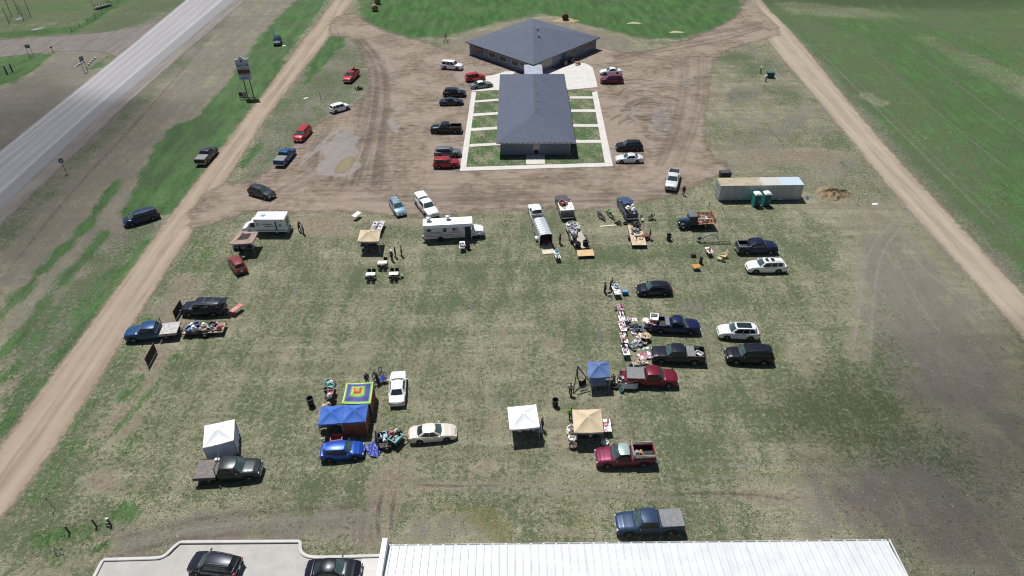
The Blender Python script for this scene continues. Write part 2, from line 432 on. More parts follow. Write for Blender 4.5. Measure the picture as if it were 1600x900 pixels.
# far lawn and the lush wedge of the roadside island
region(A_lush, [(560, -40), (575, 0), (566, 34), (640, 60), (700, 55), (770, 36), (850, 20), (930, 42), (1000, 58), (1060, 60), (1120, 44), (1158, 24), (1150, -40)], .84, 2)
region(A_green, [(560, -40), (575, 0), (566, 34), (640, 60), (700, 55), (770, 36), (850, 20), (930, 42), (1000, 58), (1060, 60), (1120, 44), (1158, 24), (1150, -40)], .75, 2, 'set')
region(A_grey, [(575, -5), (610, -5), (600, 30), (570, 30)], .8, 1.5); region(A_lush, [(585, -20), (560, -20), (558, 34), (580, 20)], .6, 1)
streak(A_grey, [(600, 12), (640, 22), (760, 25)], .6, 1, .8)
region(A_bare, [(690, 72), (740, 50), (800, 34), (850, 27), (920, 38), (1000, 64), (1010, 85), (930, 110), (740, 110)], .5, 2); region(A_grey, [(680, 72), (740, 50), (850, 30), (925, 44), (1000, 68), (930, 110), (740, 100)], .7, 2)
isl = [(515, 57), (543, 55), (560, 78), (574, 122), (574, 148), (540, 168), (490, 192), (455, 225), (400, 278), (372, 284), (380, 245), (440, 150), (480, 95)]
region(A_grey, isl, .7, 1); region(A_green, isl, .42, 1, 'set')
region(A_lush, [(515, 57), (540, 57), (536, 72), (505, 105), (480, 130), (478, 110), (500, 75)], .95, .8); region(A_lush, [(470, 130), (482, 125), (470, 150), (440, 175), (445, 160)], .5, .8)
streak(A_lush, [(405, 225), (378, 262)], .7, 1.0)
# far left beyond the highway
region(A_green, [(-200, 60), (0, 60), (180, 50), (300, 0), (200, -20), (-200, -20)], .6, 2, 'set')
region(A_lush, [(-80, 62), (0, 60), (110, 52), (140, 40), (205, -2), (180, -4), (120, 40), (0, 50), (-80, 50)], .75, .8); region(A_lush, [(0, 10), (60, 5), (150, 0), (130, 18), (60, 20), (0, 22)], .5, 1.5)
region(A_lush, [(-60, 92), (40, 84), (88, 82), (60, 105), (20, 128), (-60, 150)], .85, .9)
region(A_green, [(90, 82), (170, 78), (135, 130), (0, 240), (-120, 320), (-120, 180), (40, 125)], .22, 1.2, 'set'); region(A_grey, [(90, 82), (175, 78), (135, 130), (0, 240), (-120, 320), (-120, 180), (40, 125)], .95, 1.2)
region(A_lush, [(140, 105), (170, 85), (172, 92), (150, 108), (125, 108)], .85, .5); region(A_bare, [(150, 55), (260, 30), (235, 42), (170, 58)], .3, 1.5)
region(A_grey, [(0, 25), (40, 20), (60, 28), (25, 38), (0, 34)], .9, 1); region(A_yel, [(40, 22), (120, 15), (130, 22), (60, 42)], .3, 1.2); region(A_grey, [(115, 45), (185, 5), (200, 0), (170, 12), (135, 40)], .9, 1)
region(A_grey, [(130, 55), (220, 0), (300, 0), (255, 35)], .8, 1.5)
# yard verge around container / behind market
region(A_green, [(340, 335), (470, 330), (640, 335), (650, 345), (420, 370), (330, 365)], .36, 1.5, 'set'); region(A_bare, [(440, 332), (560, 330), (545, 370), (470, 372)], .62, 1.2); region(A_bare, [(590, 342), (660, 340), (660, 352), (600, 352)], .5, .8)
region(A_lush, [(450, 340), (475, 340), (478, 347), (452, 348)], .4, .8)
for nm, a in (('green', A_green), ('lush', A_lush), ('bare', A_bare), ('grey', A_grey), ('yel', A_yel)): set_attr(gme, nm, a)

def grass_nodes(t):
    g, lu, ba, gr, ye = (t.attr(x) for x in ('green', 'lush', 'bare', 'grey', 'yel'))
    p = t.pos(); pst = t.pos((1, .22, 1))
    n_big = t.noise(p, .09, 4, .6); n_mid = t.noise(p, .55, 5, .62); n_clump = t.noise(p, 2.3, 5, .68, .4); n_fine = t.noise(p, 9, 4, .75)
    n_str = t.noise(pst, .5, 5, .65); n_str2 = t.noise(t.pos((1.6, .3, 1), off=(7, 3, 0)), 2.2, 4, .7)
    # dry base
    def amp(n, k): return t.math('ADD', t.math('MULTIPLY', t.math('SUBTRACT', n, .5), k), .5)
    n_f2 = t.noise(p, 22, 2, .6)
    grain = t.math('ADD', t.math('MULTIPLY', n_fine, .6), t.math('MULTIPLY', n_f2, .4))
    straw = t.mix(t.step(grain, .36, .62), (.052, .047, .031), (.43, .405, .285))
    straw = t.mix(t.math('MULTIPLY', t.step(n_mid, .38, .66), .45), straw, (.128, .115, .076))
    grey = t.mix(t.step(grain, .36, .63), (.062, .055, .047), (.285, .265, .225))
    grey = t.mix(t.math('MULTIPLY', t.step(n_mid, .36, .64), .5), grey, (.145, .122, .102))
    soil = t.mix(t.step(t.math('ADD', t.math('MULTIPLY', n_clump, .45), t.math('MULTIPLY', grain, .55)), .38, .62), (.082, .064, .048), (.31, .26, .20))
    bandn = amp(t.noise(t.pos((.035, .55, 1)), 1.0, 4, .6), 2.6)
    straw = t.mix(t.math('MULTIPLY', t.step(bandn, .35, .85), .30), straw, (.115, .105, .066))
    straw = t.mix(t.math('MULTIPLY', t.step(bandn, .40, 0), .35), straw, (.36, .335, .235))
    dry = t.mix(t.step(t.math('ADD', gr, amp(n_str, 2.0)), .75, 1.45), straw, grey)
    thr = amp(t.math('ADD', t.math('MULTIPLY', n_mid, .35), t.math('ADD', t.math('MULTIPLY', n_str2, .4), t.math('MULTIPLY', n_clump, .25))), 2.6)
    s_m = t.step(t.math('SUBTRACT', t.math('ADD', ba, .06), thr), -.16, .2)
    base = t.mix(t.math('MULTIPLY', s_m, t.step(t.math('ADD', t.math('MULTIPLY', n_clump, .5), t.math('MULTIPLY', n_fine, .5)), .30, .58, 1.0, .55)), dry, soil)
    # green tufts
    mixn = t.math('ADD', t.math('MULTIPLY', n_clump, .40), t.math('ADD', t.math('MULTIPLY', n_big, .16), t.math('ADD', t.math('MULTIPLY', n_str, .22), t.math('MULTIPLY', n_fine, .22))))
    gthr = t.math('ADD', t.math('SUBTRACT', t.math('ADD', t.math('MULTIPLY', g, .36), .349), t.math('MULTIPLY', ba, .16)), t.math('MULTIPLY', t.math('SUBTRACT', n_big, .5), .34))
    gm = t.step(t.math('SUBTRACT', gthr, mixn), -.05, .04)
    grn = t.mix(t.step(grain, .34, .64), (.013, .032, .012), (.082, .138, .052))
    c = t.mix(t.math('MULTIPLY', gm, .80), base, grn)
    # lush grass
    lthr = t.math('SUBTRACT', lu, amp(t.math('ADD', t.math('MULTIPLY', n_str2, .38), t.math('ADD', t.math('MULTIPLY', n_clump, .26), t.math('ADD', t.math('MULTIPLY', n_mid, .16), t.math('MULTIPLY', n_fine, .20)))), 3.4))
    lthr = t.math('ADD', lthr, t.math('MULTIPLY', t.math('SUBTRACT', n_str, .5), 1.1))
    lm = t.step(lthr, -.2, .2)
    lsh = t.mix(t.step(t.math('ADD', t.math('MULTIPLY', grain, .55), t.math('MULTIPLY', n_str, .45)), .36, .63), (.012, .044, .013), (.068, .165, .045))
    c = t.mix(t.math('MULTIPLY', lm, .88), c, lsh)
    ym = t.step(t.math('SUBTRACT', ye, amp(n_mid, 2)), -.3, .5)
    c = t.mix(t.math('MULTIPLY', ym, .62), c, t.mix(t.step(grain, .34, .64), (.07, .07, .02), (.21, .20, .075)))
    c = t.mix(t.math('MULTIPLY', t.step(n_big, .36, .66), .24), c, (.11, .105, .078))
    t.col(c); t.set(Roughness=.95); t.b.inputs['Specular IOR Level'].default_value = .12
    h = t.math('ADD', t.math('MULTIPLY', grain, .6), t.math('MULTIPLY', n_clump, .7))
    t.bump(h, 1.0, .16)
    return t
structure('ground', gme, grass_nodes(NT('prairie_grass')).m)

# ------------------------------------------------------------------ roads
def strip(name, L, Rr, m, z, n=140, nu=18, ext=None):
    L = smooth_poly(GP(L), 2, False); Rr = smooth_poly(GP(Rr), 2, False)
    def samp(pl, k):
        pl = np.array(pl); d = np.r_[0, np.cumsum(np.hypot(*np.diff(pl, axis=0).T))]
        tt = np.linspace(0, d[-1], k); return np.column_stack([np.interp(tt, d, pl[:, 0]), np.interp(tt, d, pl[:, 1])])
    a, b = samp(L, n), samp(Rr, n)
    vs, ac, ed, al = [], [], [], []
    for i in range(n):
        wd = np.hypot(*(b[i] - a[i]))
        for j in range(nu + 1):
            u = -.12 + 1.24 * j / nu
            q = a[i] + (b[i] - a[i]) * u
            vs.append((q[0], q[1], z)); ac.append(u); ed.append(min(u, 1 - u) * wd); al.append(np.hypot(*(a[i] - a[0])))
    fs = [(i * (nu + 1) + j, i * (nu + 1) + j + 1, (i + 1) * (nu + 1) + j + 1, (i + 1) * (nu + 1) + j) for i in range(n - 1) for j in range(nu)]
    me = bpy.data.meshes.new(name); me.from_pydata(vs, [], fs)
    set_attr(me, 'across', ac); set_attr(me, 'edge', ed); set_attr(me, 'along', al)
    return structure(name, me, m)
def ragged(t, amp, soft, sc=1.2, bias=0.0):
    p = t.pos()
    n = t.math('ADD', t.math('MULTIPLY', t.noise(p, sc, 5, .7), .6), t.math('MULTIPLY', t.noise(p, sc * 6, 3, .7), .4))
    e = t.math('ADD', t.attr('edge'), t.math('MULTIPLY', t.math('SUBTRACT', n, .5), amp * 2))
    return t.step(e, bias - soft, bias + soft)
# highway
t = NT('worn_asphalt')
u = t.attr('across'); p = t.pos(); ps = t.pos((1, .03, 1))
fine = t.noise(p, 14, 4, .7); strk = t.noise(ps, 1.6, 4, .6); big = t.noise(p, .12, 3)
base = t.mix(t.step(strk, .3, .7), (.235, .228, .238), (.31, .30, .31))
dk = t.mix(t.step(fine, .3, .7), (.135, .135, .145), (.205, .205, .212))
c = t.mix(t.step(t.math('ADD', u, t.math('MULTIPLY', t.math('SUBTRACT', strk, .5), .06)), .72, .80), base, dk)
for u0, w, k in ((.115, .05, .3), (.30, .06, .35), (.455, .05, .3), (.62, .06, .35)):
    c = t.mix(t.math('MULTIPLY', t.step(t.math('ABSOLUTE', t.math('SUBTRACT', u, u0)), w, w * .2), k), c, (.16, .155, .16))
wear = t.step(t.noise(p, 2.5, 4, .7), .38, .55)
for u0 in (.075, .735):
    c = t.mix(t.math('MULTIPLY', t.step(t.math('ABSOLUTE', t.math('SUBTRACT', u, u0)), .0115, .008), t.math('MULTIPLY', wear, .55)), c, (.55, .55, .54))
dash = t.step(t.math('PINGPONG', t.attr('along'), 6.1), 4.0, 4.2)
c = t.mix(t.math('MULTIPLY', t.math('MULTIPLY', t.step(t.math('ABSOLUTE', t.math('SUBTRACT', u, .40)), .0115, .008), wear), t.math('MULTIPLY', dash, .3)), c, (.52, .45, .30))
t.col(t.mix(t.math('MULTIPLY', fine, .25), c, (.16, .155, .15))); t.set(Roughness=.72); t.bump(fine, .15, .02)
t.alpha(ragged(t, .16, .06, 2.0, .05))
hwy = t.m
def gravel_mat(name, c1, c2, mid, track=.0):
    t = NT(name); p = t.pos(); ps = t.pos((1, .05, 1))
    fine = t.noise(p, 11, 4, .75); st = t.noise(ps, 1.3, 4, .6); big = t.noise(p, .25, 4, .6)
    c = t.mix(t.step(t.math('ADD', t.math('MULTIPLY', st, .7), t.math('MULTIPLY', big, .3)), .33, .66), c1, c2)
    u = t.attr('across')
    for u0 in (.28, .70):
        c = t.mix(t.math('MULTIPLY', t.step(t.math('ABSOLUTE', t.math('SUBTRACT', u, t.math('ADD', u0, t.math('MULTIPLY', t.math('SUBTRACT', st, .5), .1)))), .14, .03), .45), c, mid)
    spk = t.step(t.voro(p, 5.5), .1, .02)
    c = t.mix(t.math('MULTIPLY', t.step(fine, .3, .75), .35), c, tuple(x * .6 for x in c1))
    c = t.mix(t.math('MULTIPLY', spk, .25), c, (.5, .45, .4))
    t.col(c); t.set(Roughness=.95); t.b.inputs['Specular IOR Level'].default_value = .1
    t.bump(fine, .4, .05); t.alpha(ragged(t, 1.5, .5, .9, .2))
    return t.m
tan = gravel_mat('tan_gravel', (.232, .182, .135), (.338, .272, .208), (.385, .318, .248))
pale = gravel_mat('pale_gravel', (.26, .215, .165), (.352, .296, .232), (.395, .338, .268))
# gravel shoulder then asphalt
shoulder = gravel_mat('gravel_shoulder', (.165, .148, .135), (.25, .225, .205), (.22, .2, .18))
strip('gravel_shoulder', [(345, -40), (297, 0), (160, 115), (12, 232), (-180, 395), (-500, 680)], [(430, -40), (386, 0), (240, 125), (135, 225), (-20, 372), (-420, 760)], shoulder, .008)
strip('highway', [(340, -40), (290, 0), (148, 118), (-6, 240), (-190, 400), (-500, 680)], [(414, -40), (367, 0), (215, 128), (108, 224), (-40, 365), (-420, 720)], hwy, .016)
strip('side_road', [(-300, 84), (-80, 66), (0, 62), (110, 55), (200, 46), (250, 32)], [(-300, 118), (-80, 96), (0, 90), (90, 80), (160, 80), (185, 92)], gravel_mat('brown_gravel', (.135, .118, .108), (.215, .192, .178), (.18, .16, .148)), .012, 90)
strip('gravel_road', [(560, -60), (522, 0), (470, 66), (385, 180), (300, 290), (180, 450), (20, 668), (-60, 775), (-220, 990)], [(590, -60), (553, 0), (515, 60), (442, 150), (380, 240), (330, 325), (250, 440), (112, 668), (30, 778), (-70, 910)], tan, .012, 220)
strip('field_road', [(1150, -60), (1160, 0), (1200, 68), (1262, 140), (1330, 222), (1400, 308), (1528, 450), (1640, 580), (1800, 760)], [(1172, -60), (1186, 0), (1240, 50), (1312, 140), (1382, 225), (1460, 308), (1592, 450), (1720, 580), (1900, 760)], pale, .010, 200)

# ------------------------------------------------------------------ the dirt yard round the motel
yard_px = [(515, 30), (548, 18), (585, 42), (640, 60), (692, 74), (730, 88), (800, 70), (925, 72), (990, 84), (1040, 74), (1105, 50), (1150, 28), (1166, -6), (1192, -2), (1228, 52), (1180, 66), (1135, 78), (1112, 100), (1108, 150), (1102, 200), (1110, 245), (1150, 262), (1100, 285), (1060, 305), (1000, 318), (930, 326), (820, 330), (700, 336), (640, 340), (560, 332), (470, 334), (400, 330), (340, 345), (290, 365), (300, 320), (345, 285), (372, 286), (402, 280), (458, 226), (492, 194), (542, 170), (574, 150), (576, 122), (562, 78), (545, 56), (515, 60)]
ypoly = smooth_poly(GP(yard_px), 1)
xs = np.arange(-64, 72, .36); ys = np.arange(78, 216, .42)
yme, YP = grid_mesh('dirt_yard', xs, ys, .020, keep=lambda Q: sd_poly(Q, ypoly) > -2.6)
set_attr(yme, 'edge', sd_poly(YP, ypoly))
wet = np.zeros(len(YP)); rut = np.zeros(len(YP))
ywob = (np.sin(YP[:, 0] * 1.3 + 2 * np.sin(YP[:, 1] * .5)) + np.sin(YP[:, 1] * .9 + 1.5 * np.sin(YP[:, 0] * .8))) * .35
for pg, v in (([(545, 200), (560, 205), (557, 250), (565, 262), (550, 277), (520, 275), (490, 278), (498, 250), (520, 215)], 1.0), ([(520, 205), (535, 200), (500, 235), (470, 262), (465, 258), (495, 222)], .9), ([(602, 190), (612, 186), (627, 200), (622, 210), (605, 205)], .9), ([(612, 172), (628, 168), (628, 180), (614, 182)], .8),
              ([(592, 88), (603, 92), (606, 104), (594, 102)], .7), ([(605, 115), (620, 112), (622, 124), (608, 124)], .6), ([(602, 250), (612, 246), (620, 260), (614, 272), (602, 264)], .8), ([(655, 122), (690, 118), (688, 132), (668, 150), (640, 162), (630, 160)], .55),
              ([(1020, 160), (1045, 165), (1055, 205), (1030, 220), (1010, 200)], .75), ([(985, 165), (998, 170), (995, 190), (985, 185)], .8), ([(960, 155), (978, 158), (975, 172), (962, 170)], .7), ([(1065, 120), (1080, 112), (1086, 120), (1078, 135), (1065, 138)], .8), ([(1092, 200), (1112, 195), (1112, 212), (1095, 216)], .7), ([(1010, 190), (1025, 190), (1022, 205), (1010, 205)], .6), ([(1155, 70), (1172, 70), (1170, 76), (1155, 77)], .5),
              ([(1000, 45), (1050, 60), (1010, 80), (960, 78)], .35), ([(960, 240), (1030, 240), (1000, 256)], .25), ([(655, 290), (740, 275), (800, 290), (700, 300)], .2)):
    wet = np.maximum(wet, .68 * v * ss(sd_poly(YP, GP(pg)) + ywob, -.7, .7))
def rl(pts, w, v):
    global rut
    d = sd_line(YP, smooth_poly(GP(pts), 2, False)); rut = np.maximum(rut, v * ss(w - d, -.22, .22))
rr = random.Random(3)
for k in range(44):   # turning arcs east of the motel
    cx, cy, r = rr.uniform(985, 1050), rr.uniform(150, 215), rr.uniform(15, 58)
    a0 = rr.uniform(3.3, 4.6); a1 = a0 + rr.uniform(.5, 1.5)
    rl([(cx + r * math.cos(a0 + (a1 - a0) * i / 6), cy + r * .55 * math.sin(a0 + (a1 - a0) * i / 6)) for i in range(7)], rr.uniform(.14, .3), rr.uniform(.5, 1))
for k in range(16):
    x = rr.uniform(1060, 1108); rl([(x + rr.uniform(-6, 6), 90), (x - 2, 140), (x - 14, 200), (x - 40, 260)], rr.uniform(.1, .22), rr.uniform(.2, .6))
for k in range(14):   # west drive
    o = rr.uniform(-26, 26); rl([(560 + o * .5, 62), (590 + o * .7, 100), (592 + o, 160), (578 + o * 1.1, 230), (560 + o * 2, 290)], rr.uniform(.15, .4), rr.uniform(.3, .8))
for k in range(12):
    o = rr.uniform(0, 40); rl([(560 + o, 190 + o * .3), (520 + o, 225), (480 + o, 268), (420 + o, 300)], rr.uniform(.1, .2), rr.uniform(.3, .8))
for k in range(8):
    o = rr.uniform(-12, 12); rl([(515 + o, 200), (497 + o, 225), (490 + o, 262)], rr.uniform(.08, .16), rr.uniform(.4, .9))
for k in range(26):   # along the south drive
    y = rr.uniform(278, 325); x0 = rr.uniform(420, 900); rl([(x0, y), (x0 + 90, y - rr.uniform(-3, 4)), (x0 + 200, y - rr.uniform(-2, 8))], rr.uniform(.15, .45), rr.uniform(.25, .7))
for k in range(12):
    o = rr.uniform(-10, 10); rl([(960, 92 + o * .4), (1010, 78 + o * .6), (1070, 66 + o), (1140, 52 + o), (1190, 40 + o * .5)], rr.uniform(.15, .35), rr.uniform(.3, .75))
rl([(930, 60), (960, 70), (1000, 82)], .5, .8); rl([(935, 66), (1010, 78)], .4, .5); rl([(925, 102), (990, 94)], .25, .8); rl([(952, 100), (985, 97)], .5, .5)
set_attr(yme, 'wet', wet); set_attr(yme, 'rut', rut)
t = NT('packed_dirt'); p = t.pos(); w = t.attr('wet'); ru = t.attr('rut')
fine = t.noise(p, 10, 4, .75); mid = t.noise(p, .8, 5, .65); big = t.noise(p, .12, 4, .6); sx = t.noise(t.pos((.25, 1, 1)), 1.4, 4, .65)
c = t.mix(t.step(t.math('ADD', t.math('MULTIPLY', mid, .5), t.math('MULTIPLY', sx, .5)), .34, .66), (.092, .070, .053), (.258, .206, .158))
c = t.mix(t.math('MULTIPLY', t.step(big, .4, .62), .55), c, (.315, .258, .207))
c = t.mix(t.math('MULTIPLY', t.step(fine, .42, .66), .35), c, (.12, .093, .078))
c = t.mix(t.math('MULTIPLY', ru, t.step(t.math('ADD', t.math('MULTIPLY', mid, .6), t.math('MULTIPLY', fine, .4)), .34, .58)), c, (.05, .038, .032))
wm = t.step(t.math('ADD', w, t.math('MULTIPLY', t.math('SUBTRACT', mid, .5), .9)), .38, .62)
c = t.mix(t.math('MULTIPLY', wm, t.step(t.math('ADD', t.math('MULTIPLY', sx, .5), t.math('MULTIPLY', fine, .5)), .3, .62, .35, .9)), c, t.mix(t.step(fine, .35, .7), (.165, .145, .135), (.27, .245, .23)))
t.col(c); t.set(Roughness=t.math('SUBTRACT', .92, t.math('MULTIPLY', wm, .42))); t.b.inputs['Specular IOR Level'].default_value = .25
t.bump(t.math('SUBTRACT', t.math('ADD', t.math('MULTIPLY', fine, .3), mid), t.math('MULTIPLY', ru, .8)), .5, .12)
t.alpha(ragged(t, 3.4, .8, .45, .2))
structure('dirt_yard', yme, t.m)
# puddles
def puddle(px, c, rough, z=.034):
    poly = smooth_poly(GP(px), 2); cx = np.mean(np.array(poly), 0)
    xs_ = np.array(poly); lo = xs_.min(0) - .8; hi = xs_.max(0) + .8
    me, Q = grid_mesh('puddle', np.arange(lo[0], hi[0], .25), np.arange(lo[1], hi[1], .25), z, keep=lambda Q: sd_poly(Q, poly) > -.7)
    set_attr(me, 'edge', sd_poly(Q, poly))
    t = NT('puddle_water'); t.col(t.mix(t.noise(t.pos(), .8, 4), c, tuple(x * .75 for x in c))); t.set(Roughness=rough)
    t.alpha(t.math('MULTIPLY', ragged(t, 1.3, .45, 1.3, .35), .85)); structure('puddle', me, t.m)
puddle([(528, 252), (545, 243), (556, 244), (553, 262), (535, 273), (518, 272)], (.30, .255, .14), .12)
puddle([(1030, 168), (1037, 168), (1039, 190), (1037, 214), (1031, 214), (1029, 190)], (.30, .27, .23), .10)
puddle([(1066, 128), (1073, 126), (1074, 134), (1067, 136)], (.33, .31, .29), .12)
puddle([(1102, 200), (1110, 198), (1109, 208), (1101, 210)], (.36, .32, .26), .12)
puddle([(604, 116), (616, 114), (618, 122), (608, 124)], (.30, .28, .26), .12)
puddle([(594, 92), (603, 92), (605, 100), (597, 101)], (.30, .28, .26), .12)
puddle([(45, 46), (70, 41), (72, 44), (50, 49)], (.40, .38, .36), .12, .02)
puddle([(20, 30), (36, 26), (38, 29), (24, 33)], (.40, .38, .36), .12, .02)

# ------------------------------------------------------------------ concrete
def concrete(name, c=(.60, .575, .535), joints=0.0):
    t = NT(name); p = t.pos(); a = t.noise(p, .7, 5, .65); f = t.noise(p, 9, 4, .7)
    cc = t.mix(t.step(a, .3, .72), tuple(x * .84 for x in c), c)
    cc = t.mix(t.math('MULTIPLY', t.step(f, .45, .8), .3), cc, tuple(x * .6 for x in c))
    cc = t.mix(t.math('MULTIPLY', t.step(t.noise(p, .35, 4, .7), .55, .72), .35), cc, (.34, .29, .24))
    if joints:
        br = t.new('ShaderNodeTexBrick'); t.l.new(t.pos(), br.inputs[0]); br.inputs['Scale'].default_value = 1; br.offset = 0
        br.inputs['Mortar Size'].default_value = .012; br.inputs['Brick Width'].default_value = joints; br.inputs['Row Height'].default_value = joints
        cc = t.mix(t.math('MULTIPLY', br.outputs['Fac'], .45), cc, (.2, .18, .16))
    t.col(cc); t.set(Roughness=.85); t.bump(f, .1, .02); return t.m
CONC = concrete('walk_concrete', (.56, .535, .50), 1.6)
CONC2 = concrete('lot_concrete', (.40, .385, .36), 4.5)
def slab(name, px, z0=.0, h=.08, m=CONC):
    b = MB(); b.prism(GP(px), z0, z0 + h); o = b.build(name, m, None, 0); return tag(o, kind='structure')
slab('walkway', [(737, 144), (744, 144.5), (728.5, 261.6), (718.3, 267.6)], h=.09)
slab('walkway', [(718.3, 267.7), (728.5, 261.7), (945, 255), (957.8, 260.4)], h=.088)
slab('walkway', [(925, 145), (932.9, 143), (957.8, 260.3), (945, 254.9)], h=.09)
def zl(x, y): return (700 + x / 5.625, 120 + y / 5.625)
for a in ([(241, 211), (455, 194), (455, 212), (238, 229)], [(224, 325), (446, 313), (446, 334), (221, 349)], [(206, 455), (440, 440), (438, 464), (203, 480)], [(190, 594), (470, 583), (470, 602), (187, 619)],
          [(1070, 175), (1271, 175), (1274, 194), (1072, 194)], [(1080, 290), (1295, 288), (1299, 312), (1082, 312)], [(1090, 418), (1318, 420), (1323, 443), (1094, 442)], [(1060, 559), (1345, 557), (1350, 583), (1060, 584)], [(688, 690), (848, 690), (851, 767), (685, 772)]):
    slab('footpath', [zl(*q) for q in a], h=.082)
# grass plots between the walks
def plot(px, seed):
    poly = GP(px); arr = np.array(poly); lo = arr.min(0); hi = arr.max(0)
    me, Q = grid_mesh('grass_plot', np.arange(lo[0], hi[0] + .3, .3), np.arange(lo[1], hi[1] + .3, .3), .045, keep=lambda Q: sd_poly(Q, poly) > -.25)
    rg = np.random.default_rng(seed)
    ph = rg.uniform(0, 6, 4); n = np.sin(Q[:, 0] * .9 + ph[0]) * np.sin(Q[:, 1] * .7 + ph[1]) + .5 * np.sin(Q[:, 0] * 2.1 + ph[2] + Q[:, 1] * 1.3)
    n = n * .4 + rg.normal(0, .18, len(Q)); set_attr(me, 'green', .56 + .1 * n); set_attr(me, 'lush', np.clip(.44 + .3 * n, 0, .8)); set_attr(me, 'bare', np.clip(.2 - .4 * n, 0, .6)); set_attr(me, 'grey', np.full(len(Q), .3)); set_attr(me, 'yel', np.zeros(len(Q)))
    structure('grass_plot', me, PLOTM)
PLOTM = grass_nodes(NT('plot_grass')).m
for i, a in enumerate([[(250, 148), (452, 128), (452, 195), (241, 211)], [(238, 229), (455, 212), (446, 313), (224, 325)], [(221, 349), (446, 334), (440, 440), (206, 455)], [(203, 480), (438, 464), (470, 583), (190, 594)], [(187, 619), (470, 602), (470, 690), (688, 690), (685, 772), (161, 798)],
                       [(1060, 120), (1265, 135), (1271, 175), (1060, 175)], [(1060, 194), (1274, 194), (1295, 288), (1060, 290)], [(1060, 312), (1299, 312), (1318, 420), (1060, 418)], [(1060, 442), (1323, 443), (1345, 557), (1060, 559)], [(1060, 584), (1350, 583), (1376, 757), (851, 767), (848, 690), (1060, 690)]]):
    plot([zl(*q) for q in a], i)
slab('concrete_pad', [(737, 143.5), (743, 121), (770, 118), (790, 112), (800, 112), (806, 143), (775, 141)], h=.084)
slab('concrete_pad', [(850, 120), (848, 110), (875, 108), (898, 99.5), (912, 99), (919, 101.5), (926, 106), (932, 128), (933.5, 136.6), (906, 139.2), (886, 141), (870, 141)], h=.086)
slab('concrete_pad', [(790, 113), (806, 112), (800, 118), (793, 119)], h=.07)
# parking lot by the white roofed building
lot = [(163, 879), (250, 876), (266, 868), (282, 852), (466, 850.5), (467, 862), (471, 868), (480, 873), (500, 875), (597, 872), (640, 900), (640, 1010), (100, 1010), (150, 905)]
slab('parking_lot', lot, h=.05, m=CONC2)
slab('walkway', [(566, 874), (597, 873), (593, 905), (562, 905)], h=.12)
kl = smooth_poly(GP([(140, 925), (152, 900), (163, 878.5)]), 0, False) + smooth_poly(GP([(163.2, 878.3), (230, 876.5), (250, 875.6), (262, 870), (272, 859), (282, 851)]), 2, False) + smooth_poly(GP([(282.5, 850.8), (466, 849.5)]), 0, False) + smooth_poly(GP([(466.3, 849.6), (466.5, 862), (471, 869), (482, 874), (500, 875), (597, 872)]), 2, False)
def offset_line(pl, d):
    out = []
    for i, q in enumerate(pl):
        a = Vector(pl[max(0, i - 1)]); b = Vector(pl[min(len(pl) - 1, i + 1)]); t_ = (b - a).normalized(); out.append((q[0] - t_.y * d, q[1] + t_.x * d))
    return out
kb = MB(); ka = offset_line(kl, .02); kc = offset_line(kl, .30)
kb.loft([[(a[0], a[1], -.02), (a[0], a[1], .16), (a[0] * .85 + c[0] * .15, a[1] * .85 + c[1] * .15, .19), (a[0] * .15 + c[0] * .85, a[1] * .15 + c[1] * .85, .19), (c[0], c[1], .17), (c[0], c[1], -.02)] for a, c in zip(ka, kc)])
tag(kb.build('kerb', concrete('kerb_concrete', (.50, .49, .47))), kind='structure')

# ------------------------------------------------------------------ wheel tracks worn into the grass
def track(pts, w, op, c, z):
    pl = smooth_poly(GP(pts), 3, False); l_, r_ = offset_line(pl, w / 2), offset_line(pl, -w / 2)
    vs, ed = [], []
    for i_, (a_, b_) in enumerate(zip(l_, r_)):
        tp = min(1, i_ / 8, (len(l_) - 1 - i_) / 8)
        for k in range(5): q_ = k / 4; vs.append((lerp_(a_[0], b_[0], q_), lerp_(a_[1], b_[1], q_), z)); ed.append(min(q_, 1 - q_) * w * tp)
    m_ = len(l_); fs = [(i * 5 + k, i * 5 + k + 1, (i + 1) * 5 + k + 1, (i + 1) * 5 + k) for i in range(m_ - 1) for k in range(4)]
    me = bpy.data.meshes.new('wheel_track'); me.from_pydata(vs, [], fs); set_attr(me, 'edge', ed)
    t = NT('worn_track'); p = t.pos(); f_ = t.noise(p, 8, 4, .7); g_ = t.noise(p, .9, 4, .65)
    t.col(t.mix(t.step(f_, .35, .65), tuple(x * .6 for x in c), c)); t.set(Roughness=.95); t.b.inputs['Specular IOR Level'].default_value = .1
    t.alpha(t.math('MULTIPLY', t.math('MULTIPLY', t.step(t.attr('edge'), 0, w * .4), op), t.step(t.math('ADD', t.math('MULTIPLY', g_, .6), t.math('MULTIPLY', f_, .4)), .36, .6)))
    structure('wheel_track', me, t.m)
def lerp_(a_, b_, t_): return a_ + (b_ - a_) * t_
PALE, BRN, GRNT = (.36, .335, .285), (.13, .10, .082), (.05, .07, .03)
